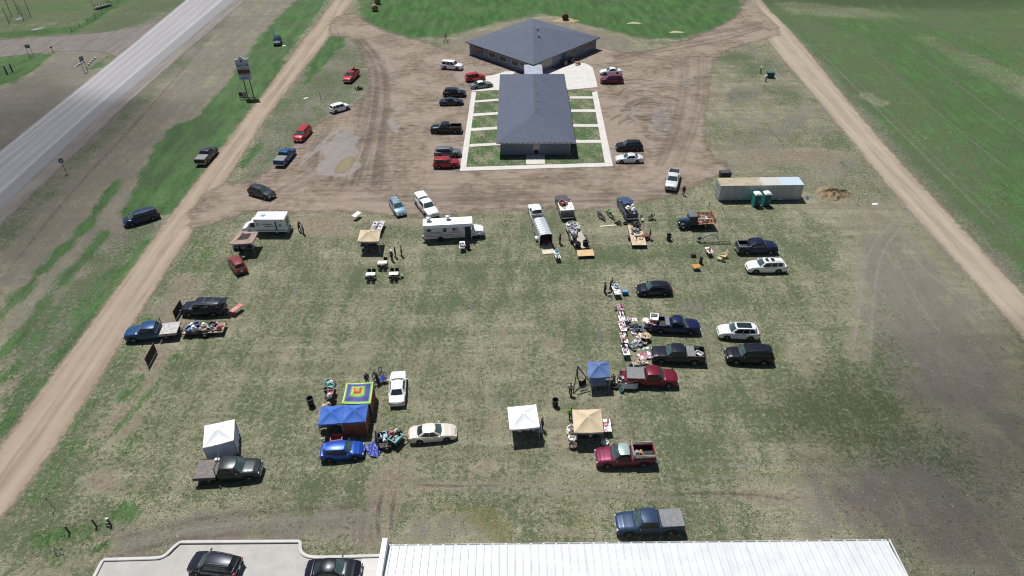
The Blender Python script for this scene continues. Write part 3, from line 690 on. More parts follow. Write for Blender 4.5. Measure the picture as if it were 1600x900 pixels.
for i, (pts, w, op, c_) in enumerate((([(1425, 325), (1385, 355), (1358, 390), (1346, 440), (1340, 500), (1330, 570)], .8, .62, PALE), ([(1432, 332), (1400, 362), (1376, 398), (1366, 450), (1362, 510), (1356, 590)], .8, .62, PALE), ([(1395, 335), (1362, 365), (1345, 400), (1330, 450)], .7, .45, PALE),
        ([(1400, 365), (1440, 420), (1500, 465), (1570, 540)], .9, .5, PALE), ([(1412, 360), (1455, 415), (1520, 465), (1600, 550)], .9, .45, PALE), ([(1390, 380), (1430, 470), (1500, 560), (1600, 660)], .8, .4, PALE),
        ([(640, 758), (760, 756), (900, 762), (1050, 768)], .8, .4, PALE), ([(640, 768), (760, 766), (900, 772), (1060, 780)], .8, .4, PALE), ([(1020, 742), (1150, 745), (1300, 752)], .9, .4, PALE), ([(1020, 725), (1150, 727), (1280, 735)], .8, .35, PALE), ([(960, 775), (1150, 782), (1330, 792)], .9, .3, PALE),
        ([(1040, 772), (1160, 770), (1240, 782)], .5, .55, BRN), ([(645, 757), (700, 760), (790, 758)], .45, .5, BRN), ([(592, 850), (590, 800), (598, 765)], .6, .5, BRN), ([(612, 850), (612, 800), (618, 765)], .6, .5, BRN),
        ([(620, 345), (700, 420), (760, 520), (770, 640), (760, 740)], .7, .22, PALE), ([(640, 345), (720, 420), (782, 520), (792, 640), (785, 740)], .7, .22, PALE), ([(820, 420), (900, 440), (940, 500), (930, 560)], .7, .22, PALE), ([(450, 400), (470, 500), (450, 600), (430, 690)], .7, .22, PALE), ([(1100, 440), (1110, 560), (1100, 680)], .7, .24, PALE),
        ([(170, 860), (330, 820), (470, 812), (600, 800)], .9, .4, PALE), ([(170, 845), (330, 805), (470, 798), (590, 788)], .9, .3, BRN), ([(175, 870), (300, 838), (450, 830)], .8, .3, BRN),
        ([(0, 470), (110, 330), (240, 190), (340, 60)], .9, .35, PALE), ([(0, 440), (110, 300), (230, 175), (330, 55)], .9, .3, BRN), ([(20, 520), (120, 385), (235, 250)], .8, .3, PALE),
        ([(1255, 55), (1400, 200), (1600, 395)], .8, .35, PALE), ([(1330, 60), (1480, 190), (1620, 300)], .6, .3, PALE), ([(1400, 60), (1560, 180), (1640, 240)], .6, .3, PALE), ([(1300, 90), (1480, 265), (1620, 395)], .6, .25, PALE), ([(1460, 50), (1620, 150)], .6, .3, PALE))):
    track(pts, w, op, c_, .005 + .0004 * i)
# ------------------------------------------------------------------ standing grass tufts (uncountable ground cover)
def road_poly(Lp, Rp): return GP(Lp + Rp[::-1])
bans = [ypoly, road_poly([(560, -60), (470, 66), (300, 290), (20, 668), (-220, 990)], [(590, -60), (515, 60), (330, 325), (112, 668), (-70, 910)]), road_poly([(1160, 0), (1262, 140), (1400, 308), (1640, 580)], [(1186, 0), (1312, 140), (1460, 308), (1720, 580)]),
        road_poly([(297, 0), (12, 232), (-500, 680)], [(386, 0), (135, 225), (-420, 760)]), road_poly([(-300, 84), (0, 62), (250, 32)], [(-300, 118), (0, 90), (185, 92)]), GP(lot), GP([(597, 850), (1392, 845), (1420, 905), (590, 905)]), GP([(718, 267), (737, 140), (933, 136), (958, 260)])]
def sample_ground(arr, Q):
    ix = np.clip(np.searchsorted(gx, Q[:, 0]), 0, len(gx) - 1); iy = np.clip(np.searchsorted(gy, Q[:, 1]), 0, len(gy) - 1)
    return arr[iy * len(gx) + ix]
NT_ = 150000
yy = 28 + (200 - 28) * RNG.random(NT_) ** 1.55; hw_ = 14 + yy * .86; xx = (RNG.random(NT_) * 2 - 1) * hw_
Q = np.column_stack([xx, yy]); ok = np.ones(NT_, bool)
for bp in bans: ok &= sd_poly(Q, bp) < -.25
gq, lq, bq, grq = (sample_ground(z, Q) for z in (A_green, A_lush, A_bare, A_grey))
clump = np.sin(xx * .7 + 2 * np.sin(yy * .31)) * np.sin(yy * .55 + 1.7 * np.sin(xx * .4)) * .25 + np.sin(xx * 1.9 + yy * .6) * np.sin(yy * 1.7 - xx * .3) * .2
ok &= RNG.random(NT_) < np.clip(.30 + gq * .5 + lq * .5 - bq * .85 - grq * .25 + clump, .02, 1)
Q = Q[ok]; gsel = RNG.random(len(Q)) < np.clip(gq[ok] * 1.05 + lq[ok] * .8 - .02, .1, .95); n = len(Q)
h = np.where(gsel, RNG.uniform(.025, .08, n), RNG.uniform(.03, .08, n)) * (1 + .4 * lq[ok]); r = RNG.uniform(.05, .16, n)
NB = 4; vs = np.zeros((n, NB, 3, 3)); 
for k in range(NB):
    a_ = RNG.uniform(0, 2 * math.pi, n); w = RNG.uniform(.02, .06, n); ca, sa = np.cos(a_), np.sin(a_); d0 = r * RNG.uniform(0, .6, n); d1 = d0 + r * RNG.uniform(.4, 1.2, n)
    base = np.column_stack([Q[:, 0] + ca * d0, Q[:, 1] + sa * d0]); tip = np.column_stack([Q[:, 0] + ca * d1, Q[:, 1] + sa * d1]); per = np.column_stack([-sa, ca]) * w[:, None]
    vs[:, k, 0, :2] = base - per; vs[:, k, 1, :2] = base + per; vs[:, k, 2, :2] = tip; vs[:, k, 2, 2] = h * RNG.uniform(.6, 1.1, n)
tm = bpy.data.meshes.new('grass_tufts'); nv = n * NB * 3
tm.vertices.add(nv); tm.vertices.foreach_set('co', vs.astype(np.float32).ravel()); tm.loops.add(nv); tm.loops.foreach_set('vertex_index', np.arange(nv, dtype=np.int32)); tm.polygons.add(n * NB); tm.polygons.foreach_set('loop_start', np.arange(n * NB, dtype=np.int32) * 3); tm.update(calc_edges=True)
set_attr(tm, 'live', np.repeat(gsel.astype(float), NB * 3)); set_attr(tm, 'tone', np.repeat(RNG.random(n), NB * 3)); set_attr(tm, 'lushness', np.repeat(lq[ok], NB * 3))
t = NT('tuft_blades'); tone = t.attr('tone')
g_ = t.mix(t.attr('lushness'), t.mix(tone, (.035, .06, .022), (.125, .165, .065)), t.mix(tone, (.04, .10, .022), (.115, .24, .06)))
t.col(t.mix(t.attr('live'), t.mix(tone, (.15, .135, .095), (.38, .355, .255)), g_)); t.set(Roughness=.9); t.b.inputs['Specular IOR Level'].default_value = .15
tm.materials.append(t.m); tag(link('grass_tufts', tm), 'short dry and green grass tufts standing over the fields', 'grass', kind='stuff')


# ------------------------------------------------------------------ vehicles
def lerp(a, b, t): return a + (b - a) * t
def pw(x, pts):
    if x <= pts[0][0]: return pts[0][1]
    for (a, u), (b, v) in zip(pts[:-1], pts[1:]):
        if x <= b:
            t = (x - a) / max(b - a, 1e-6); t = t * t * (3 - 2 * t) * .5 + t * .5
            return lerp(u, v, t)
    return pts[-1][1]
# x forward; fractions are metres from the middle of the vehicle
CARS = {
 'sedan': dict(L=4.85, W=1.84, H=1.46, belt=.93, hood=[.97, .82, .66], deck=1.03, tail=.86, xwb=1.12, xrf=.30, xrr=-.95, xrb=-1.72, ax=(1.42, -1.36), wr=.33, zb=.20, win=[(.10, .47), (.50, .86)], wt=.20),
 'hatch': dict(L=4.3, W=1.80, H=1.58, belt=.97, hood=[1.02, .9, .72], deck=1.05, tail=.95, xwb=1.12, xrf=.40, xrr=-1.60, xrb=-1.95, ax=(1.32, -1.25), wr=.33, zb=.21, win=[(.10, .40), (.43, .69), (.73, .90)], wt=.19),
 'box': dict(L=4.1, W=1.79, H=1.62, belt=1.0, hood=[1.04, .95, .82], deck=1.05, tail=1.0, xwb=1.08, xrf=.62, xrr=-1.84, xrb=-1.97, ax=(1.28, -1.26), wr=.34, zb=.21, win=[(.08, .40), (.43, .70), (.75, .92)], wt=.11),
 'suv': dict(L=4.75, W=1.88, H=1.72, belt=1.08, hood=[1.12, 1.02, .84], deck=1.14, tail=1.05, xwb=1.18, xrf=.50, xrr=-1.85, xrb=-2.18, ax=(1.40, -1.34), wr=.36, zb=.25, win=[(.09, .39), (.42, .67), (.71, .91)], wt=.18),
 'boxsuv': dict(L=4.8, W=1.86, H=1.75, belt=1.10, hood=[1.13, 1.06, .94], deck=1.14, tail=1.1, xwb=1.12, xrf=.62, xrr=-2.12, xrb=-2.28, ax=(1.36, -1.34), wr=.37, zb=.27, win=[(.08, .36), (.39, .63), (.67, .93)], wt=.13),
 'bigsuv': dict(L=5.3, W=2.02, H=1.92, belt=1.17, hood=[1.22, 1.16, 1.02], deck=1.2, tail=1.15, xwb=1.30, xrf=.72, xrr=-2.30, xrb=-2.50, ax=(1.60, -1.45), wr=.40, zb=.30, win=[(.08, .34), (.37, .60), (.64, .93)], wt=.15),
 'van': dict(L=5.1, W=1.98, H=1.76, belt=1.06, hood=[1.12, .96, .74], deck=1.12, tail=1.05, xwb=1.72, xrf=.80, xrr=-2.18, xrb=-2.42, ax=(1.55, -1.45), wr=.35, zb=.22, win=[(.11, .37), (.40, .66), (.69, .93)], wt=.17),
 'pickup': dict(L=5.85, W=2.02, H=1.90, belt=1.18, hood=[1.24, 1.18, 1.04], deck=1.32, tail=1.32, xwb=1.42, xrf=.80, xrr=-.62, xrb=-.84, ax=(1.88, -1.78), wr=.41, zb=.34, win=[(.09, .50), (.54, .91)], wt=.17, bed=True),
 'xpickup': dict(L=5.7, W=1.98, H=1.84, belt=1.14, hood=[1.2, 1.12, .96], deck=1.26, tail=1.26, xwb=1.35, xrf=.70, xrr=-.36, xrb=-.60, ax=(1.80, -1.72), wr=.39, zb=.33, win=[(.09, .56), (.62, .90)], wt=.19, bed=True),
 'avalanche': dict(L=5.6, W=2.02, H=1.90, belt=1.2, hood=[1.24, 1.18, 1.04], deck=1.30, tail=1.3, xwb=1.28, xrf=.70, xrr=-.90, xrb=-1.28, ax=(1.72, -1.58), wr=.40, zb=.32, win=[(.09, .48), (.52, .90)], wt=.17, bed=True),
 'flatbed': dict(L=6.0, W=2.02, H=1.92, belt=1.2, hood=[1.26, 1.2, 1.06], deck=1.32, tail=1.2, xwb=1.52, xrf=.92, xrr=-.60, xrb=-.74, ax=(1.98, -1.70), wr=.41, zb=.36, win=[(.09, .50), (.54, .91)], wt=.17, cabonly=True),
}
def make_vehicle(kind, color, loc, rz, name, label, cat, L=None, metal=.25, roofcol=None, grille='chrome', group=None, extras=(), hoodcol=None, dirt=.25):
    S = dict(CARS[kind]); k = 1.0
    if L: k = L / S['L']
    Lh = S['L'] / 2; W = S['W'] / 2; belt = S['belt']
    root = thing(name, label, cat, loc, rz, group)
    root.scale = (k, 1, 1) if abs(k - 1) > .01 else (1, 1, 1)
    P_ = paint(color, metal, dirt=dirt); RP = paint(roofcol, metal, dirt=.1) if roofcol else P_
    hd = S['hood']; xwb, xrf, xrr, xrb = S['xwb'], S['xrf'], S['xrr'], S['xrb']
    bed = S.get('bed'); cabonly = S.get('cabonly')
    xback = xrb - .05 if cabonly else -Lh
    top = [(-Lh, S['tail'] - .10), (-Lh + .10, S['tail']), (xrb - .02, S['deck']), (xrb + .1, belt + .04), (xwb - .05, belt + .04), (xwb + .02, hd[0]), (lerp(xwb, Lh, .6), hd[1]), (Lh - .12, hd[2]), (Lh, hd[2] - .16)]
    if bed: top = [(-Lh, S['tail']), (xrb - .06, S['deck']), (xrb - .05, belt + .04), (xwb - .05, belt + .04), (xwb + .02, hd[0]), (lerp(xwb, Lh, .6), hd[1]), (Lh - .14, hd[2]), (Lh, hd[2] - .14)]
    if cabonly: top = [(xback, belt + .04)] + [q for q in top if q[0] > xwb - .1]
    def hw(x):
        f = x / Lh
        w = W * (1 - (.10 if not bed else .05) * max(0, abs(f) - .55) / .45)
        if f > .93: w -= W * .16 * ((f - .93) / .07) ** 1.6
        if f < -.95 and not bed: w -= W * .12 * ((-f - .95) / .05) ** 1.6
        return w
    xs = sorted(set([round(q, 3) for q in list(np.linspace(xback, Lh, 34)) + [Lh - .03, Lh - .08, Lh - .16, xwb, xwb + .03]] + [round(a + d, 3) for a in S['ax'] for d in (-.47, -.42, -.35, -.25, -.12, 0, .12, .25, .35, .42, .47) if a + d > xback]))
    if not bed and not cabonly: xs = sorted(xs + [-Lh + .03, -Lh + .08, -Lh + .16])
    if bed: xs = [x for x in xs if abs(x - (xrb - .05)) > .05]; xs = sorted(xs + [xrb - .051, xrb - .049])
    rings = []
    fl = .78
    for x in xs:
        w = hw(x); zt = pw(x, top); zb = S['zb']; e = max(0, (x - (Lh - .25)) / .25, (-x - (Lh - .2)) / .2 if not cabonly else 0); zb += .10 * e
        arch = 0
        for a in S['ax']:
            r = S['wr'] * 1.17; d = abs(x - a)
            if d < r: arch = max(arch, S['wr'] + math.sqrt(r * r - d * d))
        zsh = (zt - .06) if x > xwb or x < xrb else belt - .01
        zl = min(max(zb, arch), zsh - .08)
        inbed = bed and x < xrb - .05 and x > -Lh - 1
        sh = [(w - .34, zb), (w - .30, zl), (w - .035, zl), (w, zl + .42 * (zsh - zl)), (w - .012, zsh - .10), (w - .05, zsh)]
        if inbed: tp = [(w - .055, zt), (w - .15, zt), (w - .16, fl), (0, fl)]
        else: tp = [(w * .90, zt - .015), (w * .55, zt + .012), (w * .3, zt + .02), (0, zt + .022)]
        half = [(0, zb)] + sh + tp
        ring = [(x, y, z) for y, z in half] + [(x, -y, z) for y, z in reversed(half[1:-1])]
        rings.append(ring)
    b = MB(); b.loft(rings); body = b.build('body', P_, root, 40)
    if hoodcol:
        pass
    # underbody and inner wheel wells stay dark
    b = MB(); b.box(((xback + Lh) / 2 - .0, 0, S['zb'] + .02), (Lh - xback - .5, W * 1.25, .10)); b.build('underbody', BLACKP, root, 0)
    # greenhouse
    zr = S['H']; wt = S['wt']; wbf, wbr = hw(xwb) - .07, hw(xrb) - .07
    bow, bowr = .16, .07 if (bed or cabonly) else .12
    def side(t, v, s, off=0.0):
        xb = lerp(xwb - bow, xrb + bowr, t); xt = lerp(xrf - bow * .8, xrr + bowr * .6, t)
        yb = lerp(wbf, wbr, t); yt = yb - wt * (1 + .25 * (2 * t - 1) ** 2)
        zt_ = zr - .065 - .05 * (2 * t - 1) ** 2 * (.6 if t < .5 else 1.0)
        vv = v + .10 * v * (1 - v)
        return (lerp(xb, xt, v), s * (lerp(yb, yt, v) + .05 * v * (1 - v) + off), lerp(belt - .03, zt_, vv) + off * .3)
    def front(u, v, off=0.0):
        a = side(0, v, 1); y = u * abs(a[1]); bw = lerp(bow, bow * .8, v)
        return (a[0] + bw * (1 - u * u) + off, y, a[2] + .055 * (1 - u * u) * v + off * .5)
    def rear(u, v, off=0.0):
        a = side(1, v, 1); y = u * abs(a[1]); bw = lerp(bowr, bowr * .6, v)
        return (a[0] - bw * (1 - u * u) - off, y, a[2] + .055 * (1 - u * u) * v + off * .5)
    gb = MB()
    for s in (1, -1): gb.grid(lambda a, c: side(a, c, s), 10, 5)
    gb.grid(lambda a, c: front(2 * a - 1, c), 10, 4); gb.grid(lambda a, c: rear(2 * a - 1, c), 10, 4)
    gb.build('cab_frame', P_, root, 40)
    rb = MB()
    def roof(t, q):
        u = 2 * q - 1; a = side(t, 1, 1); f = front(u, 1); r_ = rear(u, 1)
        x = lerp(f[0], r_[0], t); y = u * abs(a[1]); z = a[2] + .055 * (1 - u * u) + .018 * math.sin(math.pi * t) * (1 - u ** 4)
        return (x, y, z)
    rb.grid(roof, 12, 10); rb.build('roof', RP, root, 60)
    def sub(fn, u0, u1, v0, v1, name, m, nu=6, nv=3):
        q = MB(); q.grid(lambda a, c: fn(lerp(u0, u1, a), lerp(v0, v1, c)), nu, nv); return q.build(name, m, root, 60)
    sub(lambda a, c: front(a, c, .008), -.88, .88, .06, .93, 'windscreen', GLASS_CLEAR, 8)
    sub(lambda a, c: rear(a, c, .008), -.84, .84, .22 if not bed else .16, .90, 'rear_window', GLASS, 8)
    for s in (1, -1):
        for (a0, a1) in S['win']: sub(lambda a, c: side(a, c, s, .008), a0, a1, .10, .90, 'side_window', GLASS, 5)
    # wheels
    for a in S['ax']:
        for s in (1, -1):
            w = hw(a); r = S['wr']; y1 = w - .02; y0 = y1 - .24
            q = MB(); q.lathe([(r * .60, y0), (r * .93, y0), (r, y0 + .04), (r, y1 - .04), (r * .93, y1), (r * .62, y1)], 18, (a, 0, r), 'y')
            if s < 0: q.v = [(x, -y, z) for x, y, z in q.v]
            wo = q.build('wheel', RUBBER, root, 40)
            q = MB(); q.lathe([(.02, y1 + .004), (r * .22, y1 + .004), (r * .34, y1 - .02), (r * .52, y1 - .015), (r * .62, y1 + .006), (r * .62, y1 - .06)], 14, (a, 0, r), 'y')
            if s < 0: q.v = [(x, -y, z) for x, y, z in q.v]
            q.build('rim', RIM, wo, 40)
    # lights, grille, bumpers, mirrors, plates
    wf = hw(Lh - .1); zf = hd[2]
    for s in (1, -1):
        q = MB(); q.box((Lh - .13, s * (wf - .24), zf - .15), (.20, .36, .15), rz=-s * .28, b=.03); q.build('headlight', LAMP, root)
        if not cabonly:
            q = MB()
            if bed: q.box((-Lh + .05, s * (hw(-Lh) - .07), S['tail'] - .26), (.12, .16, .40), b=.02)
            else: q.box((-Lh + .10, s * (hw(-Lh + .1) - .17), S['tail'] - .14), (.20, .34, .17), rz=s * .3, b=.03)
            q.build('tail_light', TAIL, root)
        q = MB(); mx = xwb - .42; q.box((mx, s * (hw(mx) + .10), belt + .10), (.13, .20, .15), b=.035); q.box((mx + .02, s * (hw(mx) - .02), belt + .04), (.06, .12, .05)); q.build('wing_mirror', P_ if kind in ('sedan', 'hatch', 'van', 'suv') else BLACKP, root)
        for (a0, a1) in S['win'][:2]:
            q = MB(); hx = lerp(xwb - bow, xrb + bowr, a1 - .06); q.box((hx, s * (hw(hx) - .004), belt - .13), (.20, .035, .035), b=.008); q.build('door_handle', P_, root)
    q = MB(); gm = CHROME if grille == 'chrome' else BLACKP
    q.box((Lh - .05, 0, zf - .19), (.12, wf * .95, .17), b=.02)
    go = q.build('grille', BLACKP, root)
    if grille == 'chrome':
        q = MB()
        for dz in (-.05, .03): q.box((Lh + .012, 0, zf - .19 + dz), (.012, wf * .9, .022))
        q.build('grille_bar', CHROME, go, 0)
    q = MB(); q.box((Lh - .04, 0, S['zb'] + .22), (.20, wf * 1.72, .22), b=.05); q.build('front_bumper', CHROME if (bed or cabonly) and grille == 'chrome' else P_, root)
    q = MB(); q.box((Lh + .064, 0, S['zb'] + .24), (.012, .31, .15)); q.build('number_plate', PLATE, root, 0)
    if not cabonly:
        q = MB(); q.box((-Lh + (.03 if not bed else -.08), 0, S['zb'] + .24), (.20, hw(-Lh) * 1.9, .20), b=.05); q.build('rear_bumper', CHROME if bed and grille == 'chrome' else P_, root)
        q = MB(); q.box((-Lh - (.074 if not bed else .184), 0, S['zb'] + (.28 if bed else .48)), (.012, .31, .15)); q.build('number_plate', PLATE, root, 0)
    if bed:
        wr_ = hw(-Lh)
        q = MB(); xb0 = -Lh + .02; q.box(((xb0 + xrb - .06) / 2, 0, fl + .008), (xrb - .06 - xb0, (wr_ - .165) * 2, .012)); q.build('bed_floor', BEDLINER, root, 0)
        q = MB()
        if 'tailgate_down' in extras: q.box((-Lh - .30, 0, fl), (.62, wr_ * 1.72, .07), b=.02)
        else: q.box((-Lh + .015, 0, (fl + S['tail']) / 2 + .01), (.07, wr_ * 1.74, S['tail'] - fl + .06), b=.015)
        q.build('tailgate', P_, root)
        if 'bedrail' in extras:
            for s in (1, -1):
                q = MB(); q.box(((-Lh + xrb) / 2, s * (wr_ - .08), S['deck'] + .02), (xrb + Lh - .2, .14, .035), b=.01); q.build('bed_rail_cap', BLACKP, root)
    x0b, x1b = -Lh + .02, xrb - .08
    if 'tonneau' in extras:
        q = MB(); q.grid(lambda a, c: (lerp(x0b, x1b, a), lerp(-1, 1, c) * (hw(-Lh) - .05), S['deck'] + .03 + .025 * (1 - (2 * c - 1) ** 2) - .008 * abs(math.sin(a * math.pi * 3))), 24, 8)
        q.quad((x0b, -hw(-Lh) + .05, S['deck'] + .03), (x1b, -hw(-Lh) + .05, S['deck'] + .03), (x1b, -hw(-Lh) + .05, S['deck'] - .02), (x0b, -hw(-Lh) + .05, S['deck'] - .02))
        q.quad((x0b, hw(-Lh) - .05, S['deck'] + .03), (x1b, hw(-Lh) - .05, S['deck'] + .03), (x1b, hw(-Lh) - .05, S['deck'] - .02), (x0b, hw(-Lh) - .05, S['deck'] - .02))
        q.quad((x0b, -hw(-Lh) + .05, S['deck'] + .03), (x0b, hw(-Lh) - .05, S['deck'] + .03), (x0b, hw(-Lh) - .05, S['deck'] - .02), (x0b, -hw(-Lh) + .05, S['deck'] - .02))
        q.build('tonneau_cover', mat('grey_vinyl', (.15, .155, .16), .6, var=.15), root, 30)
    if 'half_tonneau' in extras:
        xm = lerp(x1b, x0b, .45)
        q = MB(); q.box(((x1b + xm) / 2, 0, S['deck'] + .045), (x1b - xm, hw(-Lh) * 1.88, .05), b=.012); q.build('tonneau_cover', mat('grey_vinyl', (.15, .155, .16), .6, var=.15), root, 30)
    if 'topper' in extras:
        q = MB(); wq = hw(-Lh) - .03
        secs = [(x0b, 0), (x0b + .18, 1), (x1b + .0, 1)]
        def prof(x, f): 
            h = .66 * f
            return [(x, -wq, S['deck']), (x, -wq + .03, S['deck'] + h * .5), (x, -wq + .14, S['deck'] + h * .95), (x, -wq * .4, S['deck'] + h * 1.06), (x, wq * .4, S['deck'] + h * 1.06), (x, wq - .14, S['deck'] + h * .95), (x, wq - .03, S['deck'] + h * .5), (x, wq, S['deck'])]
        q.loft([prof(x0b, .55), prof(x0b + .2, 1), prof(x1b, 1)]); tq = q.build('topper', P_, root, 30)
        for s in (1, -1):
            q = MB(); q.box(((x0b + x1b) / 2, s * (wq - .035), S['deck'] + .33), (1.5, .02, .26)); q.build('topper_window', GLASS, tq, 0)
    if 'toolbox' in extras:
        q = MB(); q.box((x1b - .28, 0, S['deck'] + .02), (.50, hw(-Lh) * 1.86, .30), b=.03); q.build('toolbox', mat('tread_plate', (.30, .31, .32), .35, .8), root)
    if 'lining' in extras:
        q = MB(); q.tube([(x1b - .12, -W + .22, S['deck'] + .02), (x1b - .25, -W + .2, S['deck'] + .45), (x1b - .25, W - .2, S['deck'] + .45), (x1b - .12, W - .22, S['deck'] + .02)], .03); q.build('headache_bar', BLACKP, root)
    if 'bed_trim' in extras:
        q = MB(); wq = hw(-Lh) - .10; z_ = S['deck'] + .02
        q.tube([(x1b - .02, -wq, z_), (x0b + .1, -wq, z_), (x0b + .05, wq, z_), (x1b - .02, wq, z_)], .045); q.build('bed_trim', mat('grey_cladding', (.30, .31, .32), .6), root)
        q = MB(); q.loft([[(x1b - .03, s * wq + s * .02, z_), (x1b + .55, s * (wq - .12), zr - .08), (x1b + .75, s * (wq - .12), zr - .08), (x1b + .3, s * wq + s * .02, z_)] for s in (-1, -.96)], True); q.loft([[(x1b - .03, s * wq + s * .02, z_), (x1b + .55, s * (wq - .12), zr - .08), (x1b + .75, s * (wq - .12), zr - .08), (x1b + .3, s * wq + s * .02, z_)] for s in (.96, 1)], True); q.build('sail_panel', mat('grey_cladding', (.30, .31, .32), .6), root)
    if 'grille_guard' in extras:
        q = MB()
        for zz in (.62, .86, 1.10): q.tube([(Lh + .10, -W * .9, zz), (Lh + .16, -W * .4, zz), (Lh + .16, W * .4, zz), (Lh + .10, W * .9, zz)], .035)
        for yy in (-.9, -.35, .35, .9): q.tube([(Lh + (.16 if abs(yy) < .5 else .10), W * yy, .45), (Lh + (.16 if abs(yy) < .5 else .10), W * yy, 1.15)], .035)
        q.build('grille_guard', BLACKP, root)
    if 'rails' in extras:
        for s in (1, -1):
            pts = []
            for i in range(6):
                r0 = roof(.12 + .76 * i / 5, .5 + s * .40); pts.append((r0[0], r0[1], r0[2] + (.055 if 0 < i < 5 else .0)))
            q = MB(); q.tube(pts, .022); q.build('roof_rail', CHROME if 'chrome_rails' in extras else BLACKP, root)
    if 'crossbars' in extras:
        for tt in (.35, .72):
            r0 = roof(tt, .10); r1 = roof(tt, .90); q = MB(); q.tube([(r0[0], r0[1], r0[2] + .07), (r1[0], r1[1], r1[2] + .07)], .025); q.build('roof_crossbar', STEEL, root)
    def panel(t0, t1, q0, q1, name, m): 
        q = MB(); q.grid(lambda a, c: tuple(Vector(roof(lerp(t0, t1, a), lerp(q0, q1, c))) + Vector((0, 0, .008))), 5, 5); q.build(name, m, root, 60)
    if 'sunroof' in extras: panel(.10, .30, .25, .75, 'sunroof', GLASS)
    if 'sunroof2' in extras: panel(.10, .26, .22, .78, 'sunroof', GLASS); panel(.38, .56, .22, .78, 'sunroof', GLASS)
    if 'glassroof' in extras: panel(.06, .80, .12, .88, 'sunroof', GLASS)
    if 'hatch_open' in extras:
        a = rear(-.9, .98); c = rear(.9, .98); q = MB()
        q.loft([[(a[0], a[1], a[2]), (c[0], c[1], c[2]), (c[0], c[1], c[2] - .06), (a[0], a[1], a[2] - .06)], [(a[0] - .95, a[1], a[2] + .12), (c[0] - .95, c[1], c[2] + .12), (c[0] - .95, c[1], c[2] + .06), (a[0] - .95, a[1], a[2] + .06)]]); q.build('liftgate', P_, root)
    if 'spoiler' in extras:
        a = rear(-.8, 1); q = MB(); q.box((a[0] - .08, 0, a[2] + .02), (.22, abs(a[1]) * 1.9, .04), b=.012); q.build('spoiler', P_, root)
    if cabonly:
        q = MB(); q.box(((-Lh + xback) / 2, 0, .62), (xback + Lh, .9, .22)); q.build('chassis', BLACKP, root, 0)
        q = MB(); q.box(((-Lh + xback) / 2 - .06, 0, .98), (xback + Lh - .12, 2.34, .12), b=.015)
        for s in (1, -1): q.box(((-Lh + xback) / 2 - .06, s * 1.16, .88), (xback + Lh - .12, .05, .18))
        dk = q.build('flatbed', mat('flatbed_deck', extras[1] if len(extras) > 1 and isinstance(extras[1], tuple) else (.20, .19, .18), .7, .2, var=.3), root, 30)
        q = MB(); xh = xback - .10
        q.tube([(xh, -1.0, 1.04), (xh, -.86, 1.98), (xh, .86, 1.98), (xh, 1.0, 1.04)], .045)
        for zz in (1.3, 1.55, 1.8): q.tube([(xh, -.93, zz), (xh, .93, zz)], .022)
        q.build('headache_rack', DARKSTEEL, root)
        for s in (1, -1):
            q = MB(); q.box((-Lh - .02, s * .9, .86), (.05, .26, .12), b=.01); q.build('tail_light', TAIL, root)
            q = MB(); q.tube([(-Lh, s * 1.13, 1.06), (xh, s * 1.13, 1.06)], .025); q.build('bed_rail', DARKSTEEL, root)
        if 'toolboxes' in extras:
            q = MB(); q.box((xback - .45, .95, 1.16), (.5, .3, .22), b=.02); q.build('toolbox', WHITEP, root)
    if 'stake_rails' in extras:
        wq = hw(-Lh) - .09
        for s in (1, -1):
            q = MB()
            for zz in (1.42, 1.62): q.box(((x0b + x1b) / 2, s * wq, zz), (x1b - x0b, .05, .13))
            for xx in (x0b + .12, (x0b + x1b) / 2, x1b - .12): q.box((xx, s * (wq - .045), 1.5), (.07, .04, .5))
            q.build('side_rail', WOODGREY, root, 0)
        q = MB()
        for zz in (1.42, 1.62, 1.82): q.box((x1b - .03, 0, zz), (.05, wq * 2, .13))
        for yy in (-.8, 0, .8): q.box((x1b - .075, yy, 1.6), (.04, .07, .62))
        q.build('front_rail', WOODGREY, root, 0)
        q = MB()
        for zz in (1.42, 1.62): q.box((x0b - .03, 0, zz), (.05, wq * 1.9, .13))
        q.build('rear_rail', REDWOOD, root, 0)
    return root
def V(kind, rear, front, color, name, label, cat, L=None, **k):
    a, b = G(*rear), G(*front); m = (a + b) / 2
    return make_vehicle(kind, color, m, dirang(a, b), name, label, cat, L=L, **k)

BLK = (.012, .013, .016); NAVY = (.010, .016, .045); CHAR = (.035, .038, .042); WHT = (.80, .80, .79); RED = (.36, .022, .030); MAR = (.155, .016, .028); BLU = (.022, .075, .19); LBLU = (.20, .29, .38); GREY = (.12, .13, .14)
# along the west verge and drive
V('boxsuv', (437, 60), (432, 77), NAVY, 'sport_utility_vehicle', 'small dark car seen end on, alone on the far green verge of the gravel road', 'car', L=4.4)
V('pickup', (557, 116.5), (541.5, 131.5), RED, 'pickup_truck', 'red pickup truck on the grass island with a dark figure at its bed', 'pickup')
V('box', (518.5, 176.5), (544, 169), WHT, 'hatchback', 'white boxy hatchback parked at the rim of the roadside grass island', 'car')
V('van', (484, 203), (463, 226), (.40, .022, .035), 'van', 'bright red van nosed toward the blue pickup on the west drive', 'van', L=5.3)
V('pickup', (436, 263), (457, 238), (.018, .07, .20), 'pickup_truck', 'bright blue pickup with dark bed cover behind the red van', 'pickup', extras=('tonneau',))
V('pickup', (313, 261.5), (336, 236), CHAR, 'pickup_truck', 'charcoal pickup with grey bed cover, parked on the left gravel road edge', 'pickup', extras=('tonneau',))
V('suv', (393, 301), (428, 311), (.03, .033, .042), 'sport_utility_vehicle', 'dark grey suv driving off the yard toward the white ambulance', 'suv')
V('van', (247, 338), (197, 353), (.022, .032, .075), 'minivan', 'navy minivan parked alone on the verge left of the gravel road', 'van', extras=('rails',))
